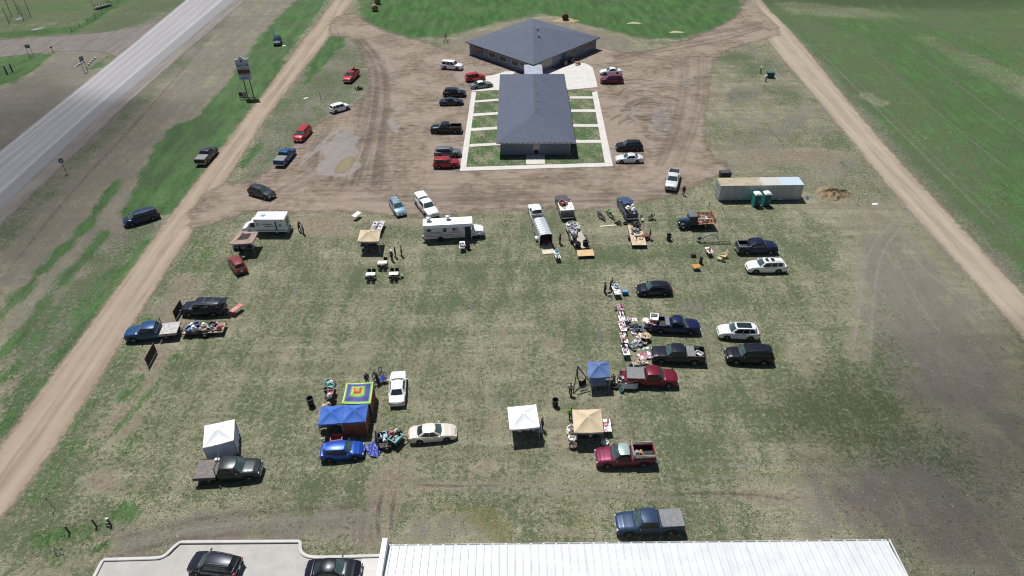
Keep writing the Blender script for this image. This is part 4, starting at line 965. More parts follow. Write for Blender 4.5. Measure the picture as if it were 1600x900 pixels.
# west row at the motel
V('bigsuv', (689.5, 106), (723.5, 109), WHT, 'sport_utility_vehicle', 'large white suv parked by the corner of the hipped office', 'suv', L=5.1)
V('boxsuv', (728, 127.5), (757, 123.5), (.40, .02, .03), 'sport_utility_vehicle', 'red suv behind the silver green sedan on the motel pad', 'suv', L=4.4)
V('sedan', (734.5, 139), (770.5, 134), (.16, .20, .19), 'sedan', 'silver green sedan with white roof on the motel pad', 'car', roofcol=(.8, .8, .78))
V('suv', (693, 149.5), (728, 150), (.012, .016, .03), 'sport_utility_vehicle', 'black suv in the west row just above the black sedan', 'suv')
V('sedan', (688, 163.5), (723, 162.5), (.02, .026, .04), 'sedan', 'black sedan in the west row between the black suv and black pickup', 'car')
V('pickup', (722, 206), (672.5, 206), BLK, 'pickup_truck', 'black pickup with open bed facing away from the motel walkway', 'pickup', extras=('bedrail',))
V('suv', (679, 244), (721, 243), (.13, .145, .155), 'sport_utility_vehicle', 'grey suv directly behind the cherry red suv beside the walkway', 'suv')
V('boxsuv', (677.5, 261), (718, 259.5), (.30, .015, .025), 'sport_utility_vehicle', 'cherry red suv at the lower left corner of the motel walkway', 'suv', L=4.5)
# east row at the motel
V('sedan', (974, 115), (934, 116), (.78, .79, .78), 'sedan', 'white sedan behind the maroon minivan by the concrete pad', 'car')
V('van', (975, 129), (936, 129.5), (.17, .014, .045), 'minivan', 'maroon minivan parked right of the concrete pad', 'van', L=5.0)
V('suv', (1004, 233), (961, 234), (.012, .014, .02), 'sport_utility_vehicle', 'black suv parked just behind the silver white sedan by the walkway', 'suv')
V('sedan', (1004, 252), (961, 252.5), (.66, .68, .69), 'sedan', 'silver white sedan right of the lower walkway corner', 'car', L=4.7)
V('pickup', (1053, 275), (1047, 300), (.62, .62, .60), 'pickup_truck', 'white pickup with black grille guard facing the market', 'pickup', extras=('grille_guard',), L=5.9)
# top row of the market
V('hatch', (615, 318), (628, 339), LBLU, 'station_wagon', 'pale blue station wagon with roof rails beside the white topper truck', 'car', L=4.7, extras=('rails', 'crossbars'))
V('pickup', (655, 315), (679, 343), WHT, 'pickup_truck', 'white pickup with matching bed topper behind the food bus', 'pickup', L=6.1, extras=('topper',))
V('hatch', (380.5, 431), (364, 405), (.20, .045, .045), 'station_wagon', 'dusty red wagon parked below the brown canopy', 'car', L=4.4)
V('xpickup', (843, 357), (833.5, 327), (.82, .82, .80), 'pickup_truck', 'white pickup hitched to the silver enclosed trailer', 'pickup', L=5.9, extras=('bedrail',))
V('pickup', (887, 346), (875, 312), (.10, .105, .11), 'pickup_truck', 'grey pickup with a white load box, ahead of the plank deck trailer', 'pickup', L=6.2, extras=('tailgate_x',))
V('pickup', (987, 346), (971.5, 316), (.05, .085, .16), 'pickup_truck', 'slate blue pickup with a heaped bed, ahead of the plywood trailer', 'pickup', L=5.8)
V('avalanche', (1148, 393), (1214, 392), (.010, .013, .05), 'pickup_truck', 'navy pickup with grey bed cladding behind the white suv', 'pickup', L=5.6, extras=('bed_trim',))
V('suv', (1226.5, 421.5), (1164, 422.5), WHT, 'sport_utility_vehicle', 'white suv with twin dark sunroofs parked below the navy pickup', 'suv', L=5.25, extras=('sunroof2', 'rails'))
V('hatch', (1046.5, 456.5), (996, 458), (.010, .012, .028), 'hatchback', 'black hatchback parked right of the folding stall with the blue cooler', 'car', L=4.5)
V('xpickup', (1014, 513.5), (1093, 517), (.010, .014, .06), 'pickup_truck', 'dark blue pickup with goods on its open tailgate end', 'pickup', L=5.9, extras=('toolbox', 'tailgate_down'))
V('suv', (1183.5, 526), (1120, 523.5), (.74, .75, .75), 'sport_utility_vehicle', 'white crossover with black glass roof right of the dark blue pickup', 'suv', L=4.75, extras=('glassroof',))
V('pickup', (1098, 563), (1017, 560), (.013, .014, .024), 'pickup_truck', 'black pickup with grey half cover, nose against the goods heap', 'pickup', L=5.95, extras=('half_tonneau', 'bedrail'))
V('bigsuv', (1205.5, 563), (1132, 561), (.011, .012, .018), 'sport_utility_vehicle', 'large black suv below the white crossover', 'suv', L=5.35, extras=('rails',))
V('pickup', (978, 595.5), (1056, 598), (.15, .012, .025), 'pickup_truck', 'maroon pickup with grey bed cover and lowered tailgate beside the slate blue canopy', 'pickup', L=5.6, extras=('tonneau', 'tailgate_down'))
V('xpickup', (1020.5, 718), (929, 721.5), (.155, .020, .052), 'pickup_truck', 'maroon pickup with pale green roof and plank bed rails', 'pickup', L=5.7, roofcol=(.30, .42, .38), extras=('stake_rails', 'bedrail'))
V('pickup', (1064.5, 821.5), (960, 826), (.028, .05, .10), 'pickup_truck', 'blue pickup with grey bed cover just above the white roof', 'pickup', L=5.95, extras=('tonneau',))
# bottom and left
V('suv', (381, 895), (297, 883), (.010, .012, .022), 'sport_utility_vehicle', 'black suv on the concrete lot near the kerb bend', 'suv', L=4.4, extras=('rails', 'chrome_rails'))
V('sedan', (481, 897), (564.5, 896), (.010, .011, .018), 'sedan', 'black sedan on the concrete lot next to the white roofed building', 'car', L=4.6)
V('flatbed', (312, 744), (410, 739), (.025, .032, .034), 'flatbed_truck', 'black flatbed pickup parked against the walled white tent', 'pickup', L=6.1, extras=('toolboxes', (.13, .115, .105)))
V('hatch', (504, 713.5), (568.5, 707.5), (.012, .06, .33), 'hatchback', 'bright blue hatchback parked below the twin blue canopies', 'car', L=4.2, extras=('spoiler',))
V('sedan', (621, 636), (623.5, 587), (.80, .80, .77), 'sedan', 'white sedan parked alone right of the rainbow canopy', 'car', L=5.1)
V('sedan', (641.5, 685.5), (711.5, 679), (.70, .64, .55), 'sedan', 'champagne sedan hitched to the little open trailer', 'car', L=4.75)
V('flatbed', (281.5, 521.5), (201, 529), (.020, .060, .16), 'flatbed_truck', 'blue flatbed pickup hitched to the loaded utility trailer on the left', 'pickup', L=6.2, extras=('x', (.36, .345, .33)))
V('bigsuv', (354, 487.5), (287, 488.5), (.014, .018, .032), 'sport_utility_vehicle', 'black suv with roof rack and raised liftgate at the left stall', 'suv', L=5.35, extras=('rails', 'crossbars', 'hatch_open'))

# ------------------------------------------------------------------ buildings
def shingle(name, c):
    t = NT(name); p = t.pos(obj=True); f = t.noise(p, 7, 3, .7); g = t.noise(p, .35, 4, .6); sp = t.noise(t.pos((1, 1, 6), True), 2.6, 3, .6)
    cc = t.mix(t.step(f, .32, .68), tuple(x * .45 for x in c), tuple(x * 1.75 for x in c)); cc = t.mix(t.math('MULTIPLY', t.step(g, .35, .65), .3), cc, tuple(x * .75 for x in c))
    cc = t.mix(t.math('MULTIPLY', t.step(sp, .45, .7), .25), cc, tuple(x * 1.5 for x in c))
    t.col(cc); t.set(Roughness=.8); t.bump(f, .4, .03); return t.m
SHING = shingle('slate_shingles', (.058, .072, .106))
def metal_sheet(name, c, rough=.45, metal=.4, ribs=0.0, axis=0):
    t = NT(name); p = t.pos(obj=True); n = t.noise(p, .8, 5, .6)
    n2 = t.noise(t.pos((2.2, .12, .3), True), 1.0, 4, .65)
    cc = t.mix(t.step(n, .3, .7), tuple(x * .88 for x in c), c); cc = t.mix(t.math('MULTIPLY', t.step(n2, .48, .7), .28), cc, tuple(x * .62 for x in c))
    t.col(cc); t.set(Roughness=rough, Metallic=metal)
    if ribs:
        sp = t.new('ShaderNodeSeparateXYZ'); t.l.new(p, sp.inputs[0])
        h = t.math('PINGPONG', sp.outputs[axis], ribs); t.bump(t.step(h, ribs * .3, ribs * .6), .6, .04)
    return t.m
WALLB = metal_sheet('blue_grey_siding', (.17, .195, .25), .6, .0)
FASC = mat('white_fascia', (.55, .55, .56), .5); MAROON = mat('maroon_trim', (.16, .035, .045), .5); GUT = mat('dark_gutter', (.05, .05, .06), .4)
def roof_faces(name, faces, m, parent, th=.16):
    b = MB()
    for f in faces:
        n = len(f); b.add([Vector(v) for v in f] + [Vector(v) - Vector((0, 0, th)) for v in f], [tuple(range(n)), tuple(reversed(range(n, 2 * n)))] + [(i, n + i, n + (i + 1) % n, (i + 1) % n) for i in range(n)])
    return b.build(name, m, parent, 0)
# motel wing
mo = thing('motel_wing', 'long hip roofed motel wing with blue grey walls, front door facing the market', 'building', (4.45, 111.2, 0), R(-.6))
w2, ln, ez, ov = 6.1, 32.6, 2.75, .78
b = MB(); b.box((0, ln / 2, 1.42), (w2 * 2, ln, 2.84)); b.build('wall', WALLB, mo, 0)
ex, ey0, ey1 = w2 + ov, -ov, ln + ov; rg = 5.05 - .0
ra, rb_ = (0, 6.7, rg), (0, ln - 5.9, rg)
roof_faces('roof', [[(-ex, ey0, ez), (ex, ey0, ez), ra], [(ex, ey0, ez), (ex, ey1, ez), rb_, ra], [(ex, ey1, ez), (-ex, ey1, ez), rb_], [(-ex, ey1, ez), (-ex, ey0, ez), ra, rb_]], SHING, mo)
RF = [c for c in bpy.data.objects if c.parent == mo and c.name.startswith('roof')][0]
b = MB(); b.box((0, 6.7 + (ln - 12.6) / 2, rg + .01), (.34, ln - 12.6, .04)); b.build('ridge_cap', shingle('ridge_shingles', (.055, .062, .08)), RF, 0)
for yy in (9.0, 12.6, 16.4, 21.5):
    b = MB(); b.cyl((.55, yy, rg - .35), (.55, yy, rg + .16), .06, .06, 8); b.cyl((.55, yy, rg + .14), (.55, yy, rg + .2), .10, .10, 8); b.build('roof_vent', STEEL, RF)
for s in (-1, 1):
    b = MB(); b.box((s * (ex + .015), ln / 2, ez - .09), (.03, ln + 2 * ov, .18)); b.build('side_fascia', MAROON, mo, 0)
b = MB(); b.box((0, ey0 - .02, ez - .20), (ex * 2, .03, .10)); b.box((0, ey0 - .03, ez - .09), (ex * 2 + .1, .05, .10)); b.build('front_fascia', FASC, mo, 0)
b = MB()
for i in range(14): b.box((-ex + .9 + i * .93, ey0 - .07, ez - .06), (.74, .06, .10))
b.build('gutter', GUT, mo, 0)
d = MB(); d.box((.1, -.03, 1.06), (1.24, .05, 2.2)); dr = d.build('door', mat('door_frame', (.35, .31, .27), .6), mo, 0)
d = MB(); d.box((.1, -.062, 1.55), (.72, .02, .95)); d.build('door_pane', mat('cream_panel', (.42, .37, .30), .5), dr, 0)
d = MB(); d.box((.1, -.064, .62), (.86, .02, .80)); d.build('door_glass', GLASS, dr, 0)
d = MB(); d.tube([(w2 - .1, -.08, 2.6), (w2 - .1, -.10, .35), (w2 + .1, -.34, .1)], .045); d.build('downspout', FASC, mo)
for s in (-1, 1):
    for k, yy in enumerate((3.5, 9.2, 14.9, 20.6, 26.3)):
        d = MB(); d.box((s * (w2 + .02), yy, 1.04), (.05, 1.0, 2.1)); q = d.build('room_door', mat('room_door', (.14, .05, .05), .5), mo, 0)
        d = MB(); d.box((s * (w2 + .02), yy + 2.3, 1.45), (.05, 1.5, 1.1)); q = d.build('window', FASC, mo, 0)
        d = MB(); d.box((s * (w2 + .05), yy + 2.3, 1.45), (.02, 1.34, .94)); d.build('pane', GLASS, q, 0)
# office (square pyramid roof turned 45 degrees)
Cc = [G(833.3, 101.3, 2.9), G(938, 58, 2.9), G(831.7, 28.7, 2.9), G(727.3, 65.3, 2.9)]
oc = sum(Cc, Vector()) / 4; oc.z = 0
of = thing('office_building', 'square office with low pyramid shingle roof turned cornerwise behind the motel wing', 'building', oc, 0)
cl = [c - oc for c in Cc]; pk = Vector((0, 0, 6.1))
roof_faces('roof', [[cl[i], cl[(i + 1) % 4], pk] for i in range(4)], SHING, of, .22)
RF2 = [c for c in bpy.data.objects if c.parent == of][0]
for i, f in enumerate((.06, .10)):
    q = MB(); c0 = Vector((1.0 + i * .2, -1.6 - 3.2 * i, 5.55 - .55 * i)); q.cyl(c0, c0 + Vector((0, 0, .5)), .16, .16, 8); q.cyl(c0 + Vector((0, 0, .45)), c0 + Vector((0, 0, .58)), .30, .26, 8); q.build('roof_vent', STEEL, RF2)
for i in range(4):
    a, c = cl[i], cl[(i + 1) % 4]; dv = (c - a); nrm = Vector((dv.y, -dv.x, 0)).normalized(); mid = (a + c) / 2
    q = MB(); q.box((mid.x + nrm.x * .02, mid.y + nrm.y * .02, 2.9 - .12), (dv.length, .05, .2), rz=math.atan2(dv.y, dv.x)); q.build('fascia', GUT, of, 0)
wl = [Vector((c.x * .945, c.y * .945, 0)) for c in cl]
q = MB(); q.prism([(v.x, v.y) for v in wl], 0, 2.86); q.build('wall', WALLB, of, 0)
def wallwin(a, c, f, w, h, z, name='window', m=BLACKP, pane=GLASS, pn='pane'):
    dv = (c - a); ang = math.atan2(dv.y, dv.x); nrm = Vector((dv.y, -dv.x, 0)).normalized(); p_ = a + dv * f
    q = MB(); q.box((p_.x + nrm.x * .02, p_.y + nrm.y * .02, z), (w + .2, .06, h + .2), rz=ang); o = q.build(name, m, of, 0)
    q = MB(); q.box((p_.x + nrm.x * .06, p_.y + nrm.y * .06, z), (w, .03, h), rz=ang); q.build(pn, pane, o, 0); return o
SHADE = mat('window_shade', (.23, .17, .11), .7, var=.4, scale=1)
for f, w, pm in ((.10, 3.8, GLASS), (.27, 2.2, GLASS), (.45, 2.2, GLASS), (.63, 2.2, GLASS), (.86, 3.2, SHADE)): wallwin(wl[3], wl[0], 1 - f if False else 1 - f, w, 1.15, 1.6, m=FASC if pm is GLASS else BLACKP, pane=pm)
for f, w, pm in ((.20, 3.6, mat('drawn_blind', (.34, .33, .28), .7)), (.62, 2.6, GLASS), (.86, 3.6, GLASS)): wallwin(wl[0], wl[1], f, w, 1.15, 1.65, m=FASC, pane=pm)
wallwin(wl[0], wl[1], .46, 1.1, 2.1, 1.08, 'door', BLACKP, mat('blue_door', (.05, .07, .16), .5), 'door_panel')
for f in (.42, .53):
    p_ = wl[0] + (wl[1] - wl[0]) * f + Vector((.75, -.75, 0)) + oc; a_ = R(46)
    o = thing('air_conditioner', 'dark air conditioner unit by the office wall, %s of the pair' % ('left' if f < .5 else 'right'), 'air conditioner', p_, a_, 'air conditioners by the office wall')
    q = MB(); q.box((0, 0, .55), (.95, .95, 1.0), b=.04); q.build('housing', mat('ac_metal', (.10, .11, .12), .5, .3), o); q = MB(); q.lathe([(.38, 1.06), (.36, 1.10), (.1, 1.10), (.08, 1.07)], 14); q.build('fan_grille', DARKSTEEL, o)
# link roof
a_, c_, d_, e_ = G(820, 101, 2.75), G(847, 101, 2.75), G(847, 116, 2.75), G(820, 116, 2.75)
lk = thing('covered_breezeway', 'small flat pale roof over the breezeway joining motel wing and office', 'breezeway', ((a_ + d_) / 2) * Vector((1, 1, 0)) if False else (lerp(a_.x, d_.x, .5), lerp(a_.y, d_.y, .5), 0))
cx_ = lk.location
q = MB(); q.box((0, .2, 2.55), (3.9, 6.4, .16)); q.build('roof', shingle('pale_roofing', (.26, .29, .35)), lk, 0)
for s in (-1, 1):
    q = MB(); q.box((s * 1.88, .2, 1.24), (.08, 5.0, 2.46)); q.build('wall', WALLB, lk, 0); q = MB(); q.box((s * 2.0, .2, 2.55), (.06, 6.4, .2)); q.build('fascia', MAROON, lk, 0)
# white metal roofed building (only its far edge is in view)
wb = thing('metal_building', 'metal building with bright white ribbed roof and parapet gable at the bottom edge', 'building', (9.8, 21.2, 0))
hx, hy = 19.85, 10.0
q = MB(); q.box((0, 0, 2.42), (hx * 2 - .5, hy * 2 - .4, 4.84)); q.build('wall', metal_sheet('white_siding', (.62, .64, .66), .5, .1, .15, 0), wb, 0)
WR = metal_sheet('white_roof_panel', (.56, .57, .585), .45, .0)
q = MB(); sl = 1.05
for s in (1, -1): q.loft([[(-hx, s * hy, 5.0), (-hx, 0, 5.0 + sl), (-hx, 0, 4.94 + sl), (-hx, s * hy, 4.94)], [(hx, s * hy, 5.0), (hx, 0, 5.0 + sl), (hx, 0, 4.94 + sl), (hx, s * hy, 4.94)]])
nr = 65
for i in range(nr):
    x = -hx + .25 + i * (2 * hx - .5) / (nr - 1)
    for s in (1, -1): q.loft([[(x - .06, s * hy, 5.0), (x - .03, s * hy, 5.07), (x + .03, s * hy, 5.07), (x + .06, s * hy, 5.0)], [(x - .06, 0, 5.0 + sl), (x - .03, 0, 5.07 + sl), (x + .03, 0, 5.07 + sl), (x + .06, 0, 5.0 + sl)]])
q.build('roof', WR, wb, 0)
q = MB(); q.box((0, hy + .09, 4.93), (hx * 2, .14, .13)); 
gt = q.build('gutter', mat('white_gutter', (.55, .56, .57), .5), wb, 0)
q = MB()
q.box((0, hy + .09, 5.0), (hx * 2 - .2, .07, .012))
t = NT('gutter_dashes'); p = t.pos(obj=True); sp = t.new('ShaderNodeSeparateXYZ'); t.l.new(p, sp.inputs[0]); t.col(t.mix(t.step(t.math('PINGPONG', sp.outputs[0], .5), .40, .44), (.05, .05, .06), (.5, .5, .52))); t.set(Roughness=.6)  # dark and pale dashes alternate along the strip
q.build('gutter_guard', t.m, gt, 0)
q = MB(); q.loft([[(-hx - .02, hy + .25, 4.9), (-hx - .02, -hy, 4.9), (-hx - .02, -hy, 6.5), (-hx - .02, hy + .25, 5.75)], [(-hx - .42, hy + .25, 4.9), (-hx - .42, -hy, 4.9), (-hx - .42, -hy, 6.5), (-hx - .42, hy + .25, 5.75)]]); q.build('parapet', mat('parapet_white', (.66, .68, .70), .5), wb, 0)
q = MB(); q.box((hx + .05, 0, 5.3), (.12, hy * 2 - .1, .06)); q.box((hx + .06, 0, 4.9), (.10, hy * 2, .2)); q.build('rake_trim', WR, wb, 0)
q = MB(); q.box((-hx - .22, 0, 2.45), (.36, hy * 2, 4.88)); q.build('gable_wall', metal_sheet('white_siding_end', (.60, .63, .67), .5, .1, .15, 1), wb, 0)

# ------------------------------------------------------------------ semi trailer / container, toilets, bins
a, c = G(1122.7, 314.6), G(1250, 312.9)
ct = thing('storage_trailer', 'long grey metal storage trailer with rust stained roof behind two green toilets', 'trailer', (a + c) / 2, dirang(a, c))
Lc = (c - a).length
t = NT('box_trailer_side'); p = t.pos(obj=True); sp = t.new('ShaderNodeSeparateXYZ'); t.l.new(p, sp.inputs[0]); n = t.noise(t.pos((1.2, 1, .25), True), 1.3, 5, .65)
t.col(t.mix(t.step(n, .35, .7), (.36, .38, .40), (.47, .49, .51))); t.set(Roughness=.5, Metallic=.25); t.bump(t.math('PINGPONG', sp.outputs[0], .3), .25, .03); SIDE = t.m
t = NT('stained_trailer_roof'); p = t.pos(obj=True); sp = t.new('ShaderNodeSeparateXYZ'); t.l.new(p, sp.inputs[0]); n = t.noise(p, 1.1, 5, .65)
f = t.step(t.math('ADD', sp.outputs[0], t.math('MULTIPLY', n, 1.2)), .2, 1.0); f2 = t.step(sp.outputs[0], 2.9, 3.1)
cc = t.mix(t.step(n, .3, .7), (.30, .25, .165), (.40, .35, .25)); cc = t.mix(f, cc, (.46, .44, .41)); cc = t.mix(f2, cc, (.42, .50, .56)); t.col(cc); t.set(Roughness=.55, Metallic=.15); ROOFT = t.m
q = MB(); q.box((0, 1.3, 1.42), (Lc, 2.6, 2.56), b=.02); q.build('box_body', SIDE, ct, 0)
q = MB(); q.box((0, 1.3, 2.72), (Lc + .06, 2.66, .06), b=.02); q.build('roof', ROOFT, ct, 0)
for s in (-1, 1):
    q = MB(); q.box((-Lc / 2 - .03, 1.3 + s * .64, 1.42), (.05, 1.22, 2.4)); dd = q.build('rear_door', mat('door_white', (.50, .52, .54), .5, .2), ct, 0)
    for k in (-.3, .3):
        q = MB(); q.cyl((-Lc / 2 - .08, 1.3 + s * .64 + k, .25), (-Lc / 2 - .08, 1.3 + s * .64 + k, 2.6), .025, .025, 6); q.build('locking_bar', STEEL, dd)
q = MB(); q.box((0, 1.3, .09), (Lc - .3, 2.3, .14)); q.build('base_rail', DARKSTEEL, ct, 0)
q = MB(); q.box((3.2, -.04, .3), (.5, .06, .2)); q.build('vent_flap', WHITEP, ct, 0)
for i, (px, py) in enumerate(((1181, 323), (1196, 322.3))):
    o = thing('portable_toilet', 'green portable toilet with white roof, %s one before the storage trailer' % ('left' if i == 0 else 'right'), 'toilet', G(px, py) + Vector((0, .4, 0)), R(4), 'portable toilets')
    gm = mat('toilet_green', (.02, .23, .21), .5)
    q = MB(); q.box((0, 0, 1.05), (1.1, 1.12, 2.1), b=.04, taper=.96); q.build('cabin', gm, o)
    q = MB(); q.loft([[(-.56, -.57, 2.1), (.56, -.57, 2.1), (.56, .57, 2.1), (-.56, .57, 2.1)], [(-.5, -.5, 2.2), (.5, -.5, 2.2), (.5, .5, 2.2), (-.5, .5, 2.2)], [(-.25, -.42, 2.32), (.25, -.42, 2.32), (.25, .42, 2.32), (-.25, .42, 2.32)]]); q.build('roof', mat('translucent_roof', (.78, .80, .79), .4), o)
    q = MB(); q.box((0, -.575, 1.0), (.7, .03, 1.8), b=.01); dd = q.build('door', mat('toilet_door', (.012, .085, .075), .5), o); q = MB(); q.box((.25, -.60, 1.0), (.08, .03, .16)); q.build('latch', WHITEP, dd)
    q = MB(); q.cyl((.4, .4, 2.0), (.4, .4, 2.5), .05, .05, 8); q.build('vent_pipe', BLACKP, o)
    q = MB(); q.box((0, 0, .05), (1.16, 1.18, .1)); q.build('skid', BLACKP, o, 0)
o = thing('waste_bin', 'low black lidded bin standing behind the left end of the storage trailer', 'bin', G(1132, 277), R(3))
q = MB(); q.box((0, 0, .5), (1.75, 1.0, 1.0), b=.05, taper=1.04); q.build('tub', BLACKP, o); q = MB(); q.box((0, -.02, 1.07), (1.85, 1.1, .12), b=.03); q.build('lid', mat('bin_lid', (.045, .05, .055), .5), o)
o = thing('transformer_box', 'dark green transformer cabinet beside two pale bollards on the east grass', 'utility box', G(1203, 121), R(-8))
q = MB(); q.box((0, 0, .62), (1.5, 1.25, 1.24), b=.04); q.build('cabinet', mat('transformer_green', (.02, .06, .05), .5), o); q = MB(); q.box((0, -.02, 1.28), (1.58, 1.34, .1), b=.03, taper=.94); q.build('lid', mat('transformer_lid', (.04, .12, .11), .45), o); q = MB(); q.box((0, .1, .03), (1.9, 1.6, .06)); q.build('pad', CONC, o, 0)
for i, (px, py) in enumerate(((1188, 114.5), (1196, 127.5))):
    o = thing('bollard', 'pale capped steel bollard, %s of the pair beside the transformer' % ('farther' if i == 0 else 'nearer'), 'bollard', G(px, py), 0, 'bollards by the transformer')
    q = MB(); q.cyl((0, 0, 0), (0, 0, 1.35), .19, .19, 12); q.build('post', mat('bollard_grey', (.30, .32, .36), .5), o); q = MB(); q.ell((0, 0, 1.36), (.2, .2, .14)); q.build('cap', WHITEP, o)
# manure / straw heap
def lump(name, label, cat, px, py, rx_, ry_, h, c, seed, z0=0):
    rg = random.Random(seed); o = G(px, py)
    ph = [rg.uniform(0, 6) for _ in range(8)]
    def fn(a, r):
        t_ = a * 2 * math.pi; k = 1 + .18 * math.sin(3 * t_ + ph[0]) + .1 * math.sin(7 * t_ + ph[1]); rr_ = r * k
        hh = h * (1 - r ** 1.8) * (1 + .35 * math.sin(5 * t_ * 1 + ph[2] + r * 9) * r + .3 * math.sin(9 * t_ + ph[3]) * (1 - abs(2 * r - 1))) + rg.uniform(-.17, .17) * h * (r < .98)
        return (rx_ * rr_ * math.cos(t_), ry_ * rr_ * math.sin(t_), max(-.02, hh) + z0)
    q = MB(); q.grid(fn, 48, 14); ob = q.build(name, c, None, 60); ob.location = o; return tag(ob, label, cat)
def straw(name, c, sc=6):
    t = NT(name); p = t.pos(obj=True); f = t.noise(p, sc, 5, .75, .6); g = t.noise(p, 1.5, 4, .6)
    t.col(t.mix(t.step(t.math('ADD', t.math('MULTIPLY', f, .6), t.math('MULTIPLY', g, .4)), .34, .66), tuple(x * .38 for x in c), tuple(x * 1.25 for x in c))); t.set(Roughness=.95); t.bump(f, .9, .12); return t.m
lump('straw_pile', 'brown heap of old straw right of the grey storage trailer', 'straw pile', 1301, 304, 2.7, 2.0, .85, straw('old_straw', (.30, .22, .13)), 4)
lump('rubble_pile', 'small pale rubble heap touching the right end of the storage trailer', 'rubble', 1262, 310, .9, .7, .4, straw('rubble', (.36, .34, .33), 5), 5)
for i, (px, py, s) in enumerate(((586, 17, 1.0), (590, 6, 1.0), (883, 31, 1.0))):
    o = thing('hay_bale', ('brown round bale, nearer of two by the far lawn corner', 'brown round bale, farther of two by the far lawn corner', 'dark round bale alone on loose straw behind the office')[i], 'hay bale', G(px, py), R((20, 15, 0)[i]), 'round bales on the far lawn')
    bm_ = straw('bale_straw', ((.34, .235, .12), (.30, .20, .10), (.12, .075, .05))[i], 4)
    q = MB(); q.lathe([(.0, -.85), (.75, -.85), (.88, -.72), (.9, 0), (.88, .72), (.75, .85), (0, .85)], 24, (0, 0, .88), 'y', False); q.build('bale', bm_, o, 50)
    for yy in (-.4, 0, .4):
        q = MB(); q.lathe([(.905, yy - .03), (.915, yy), (.905, yy + .03)], 24, (0, 0, .88), 'y', False); q.build('twine', mat('twine', (.22, .15, .09), .9), o)
lump('loose_straw', 'flat scatter of pale straw round the lone dark bale', 'straw', 883, 31.5, 3.2, 2.0, .10, straw('loose_straw_tan', (.40, .29, .17)), 9)
for i, (px, py) in enumerate(((991, 36), (1057, 50))): lump('loose_straw', 'pale wisp of straw on the far lawn, %s one' % ('left' if i == 0 else 'right'), 'straw', px, py, 1.8, .9, .08, straw('wisp_straw', (.42, .38, .26)), 10 + i)

# ------------------------------------------------------------------ signs
def text(s, size, m, parent, loc, rot=(math.pi / 2, 0, 0), name='lettering', ex=.008, shear=0.0, sx=1.0):
    cu = bpy.data.curves.new(name, 'FONT'); cu.body = s; cu.size = size; cu.extrude = ex; cu.align_x = 'CENTER'; cu.align_y = 'CENTER'; cu.shear = shear; cu.resolution_u = 2
    tmp = bpy.data.objects.new('tmp', cu); col.objects.link(tmp); bpy.context.view_layer.update()
    me = bpy.data.meshes.new_from_object(tmp.evaluated_get(bpy.context.evaluated_depsgraph_get())); bpy.data.objects.remove(tmp)
    me.materials.clear(); me.materials.append(m); o = link(name, me, parent); o.location = loc; o.rotation_euler = rot; o.scale = (sx, 1, 1); return o
a, c = G(385.5, 152.5), G(395.5, 150.5)
sg = thing('motel_sign', 'tall pale motel sign with dark HOTEL band on two posts by the gravel road', 'sign', (a + c) / 2, R(7))
sg.scale = (.74, 1, .95)
SIGNW = mat('sign_face', (.46, .50, .60), .5, var=.08); SNAVY = mat('sign_navy', (.03, .045, .12), .5); SBAND = mat('sign_band', (.035, .012, .02), .5)
q = MB(); q.prism([(-1.55, -.14), (1.75, -.14), (1.75, .14), (-1.55, .14)], 3.9, 8.4); q.build('sign_cabinet', SIGNW, sg, 0)
q = MB(); q.loft([[(-.9, -.14, 8.4), (.9, -.14, 8.4), (0, -.14, 9.1)], [(-.9, .14, 8.4), (.9, .14, 8.4), (0, .14, 9.1)]]); q.build('sign_crest', SIGNW, sg, 0)
q = MB(); q.box((1.80, 0, 6.1), (.10, .32, 4.7)); q.box((-1.6, 0, 6.1), (.10, .32, 4.5)); q.build('sign_frame', mat('sign_frame', (.62, .60, .62), .4), sg, 0)
q = MB(); q.box((.1, -.155, 5.75), (3.3, .03, .86)); q.build('sign_band', SBAND, sg, 0)
text('HOTEL', .80, mat('sign_red', (.45, .10, .09), .5), sg, (.1, -.18, 5.75), sx=1.25)
text('SandCafe', .86, SNAVY, sg, (.05, -.16, 7.15), shear=.25)
q = MB(); q.loft([[(0, -.16, 8.35), (.34, -.16, 8.02), (0, -.16, 7.7), (-.34, -.16, 8.02)], [(0, -.14, 8.35), (.34, -.14, 8.02), (0, -.14, 7.7), (-.34, -.14, 8.02)]]); q.build('sign_emblem', SNAVY, sg, 0)
q = MB()
for z_, w_ in ((6.5, 1.7), (5.1, 2.9), (4.55, 2.0), (4.25, 2.4)): q.box((.1, -.15, z_), (w_, .02, .12))
q.build('small_print', mat('sign_grey_print', (.10, .13, .22), .5), sg, 0)
for x in (-.62, 1.05):
    q = MB(); q.cyl((x, .02, 0), (x, .02, 4.0), .15, .14, 10); q.build('post', mat('sign_post', (.17, .11, .085), .7), sg)
fl_ = thing('flag', 'small striped flag with blue canton leaning at the foot of the motel sign', 'flag', G(381, 155), R(5))
for k in range(7):
    q = MB(); z_ = .28 + k * .17; q.grid(lambda u, v: (-.75 + 1.5 * u, .05 * math.sin(u * 6), z_ + .17 * v), 8, 1); q.build('stripe', mat('flag_red', (.30, .05, .06), .7) if k % 2 == 0 else mat('flag_white', (.55, .54, .55), .7), fl_)
q = MB(); q.grid(lambda u, v: (-.75 + .65 * u, .05 * math.sin(u * 2.6) - .02, .79 + .70 * v), 5, 3); q.build('canton', mat('flag_blue', (.03, .05, .14), .7), fl_)
q = MB(); q.cyl((-.77, 0, 0), (-.77, 0, 1.6), .025); q.build('pole', STEEL, fl_)
lump('sign_bed', 'dark mulch bed at the foot of the motel sign', 'planting bed', 391, 153.5, 1.5, .5, .12, straw('mulch', (.05, .04, .035)), 22)
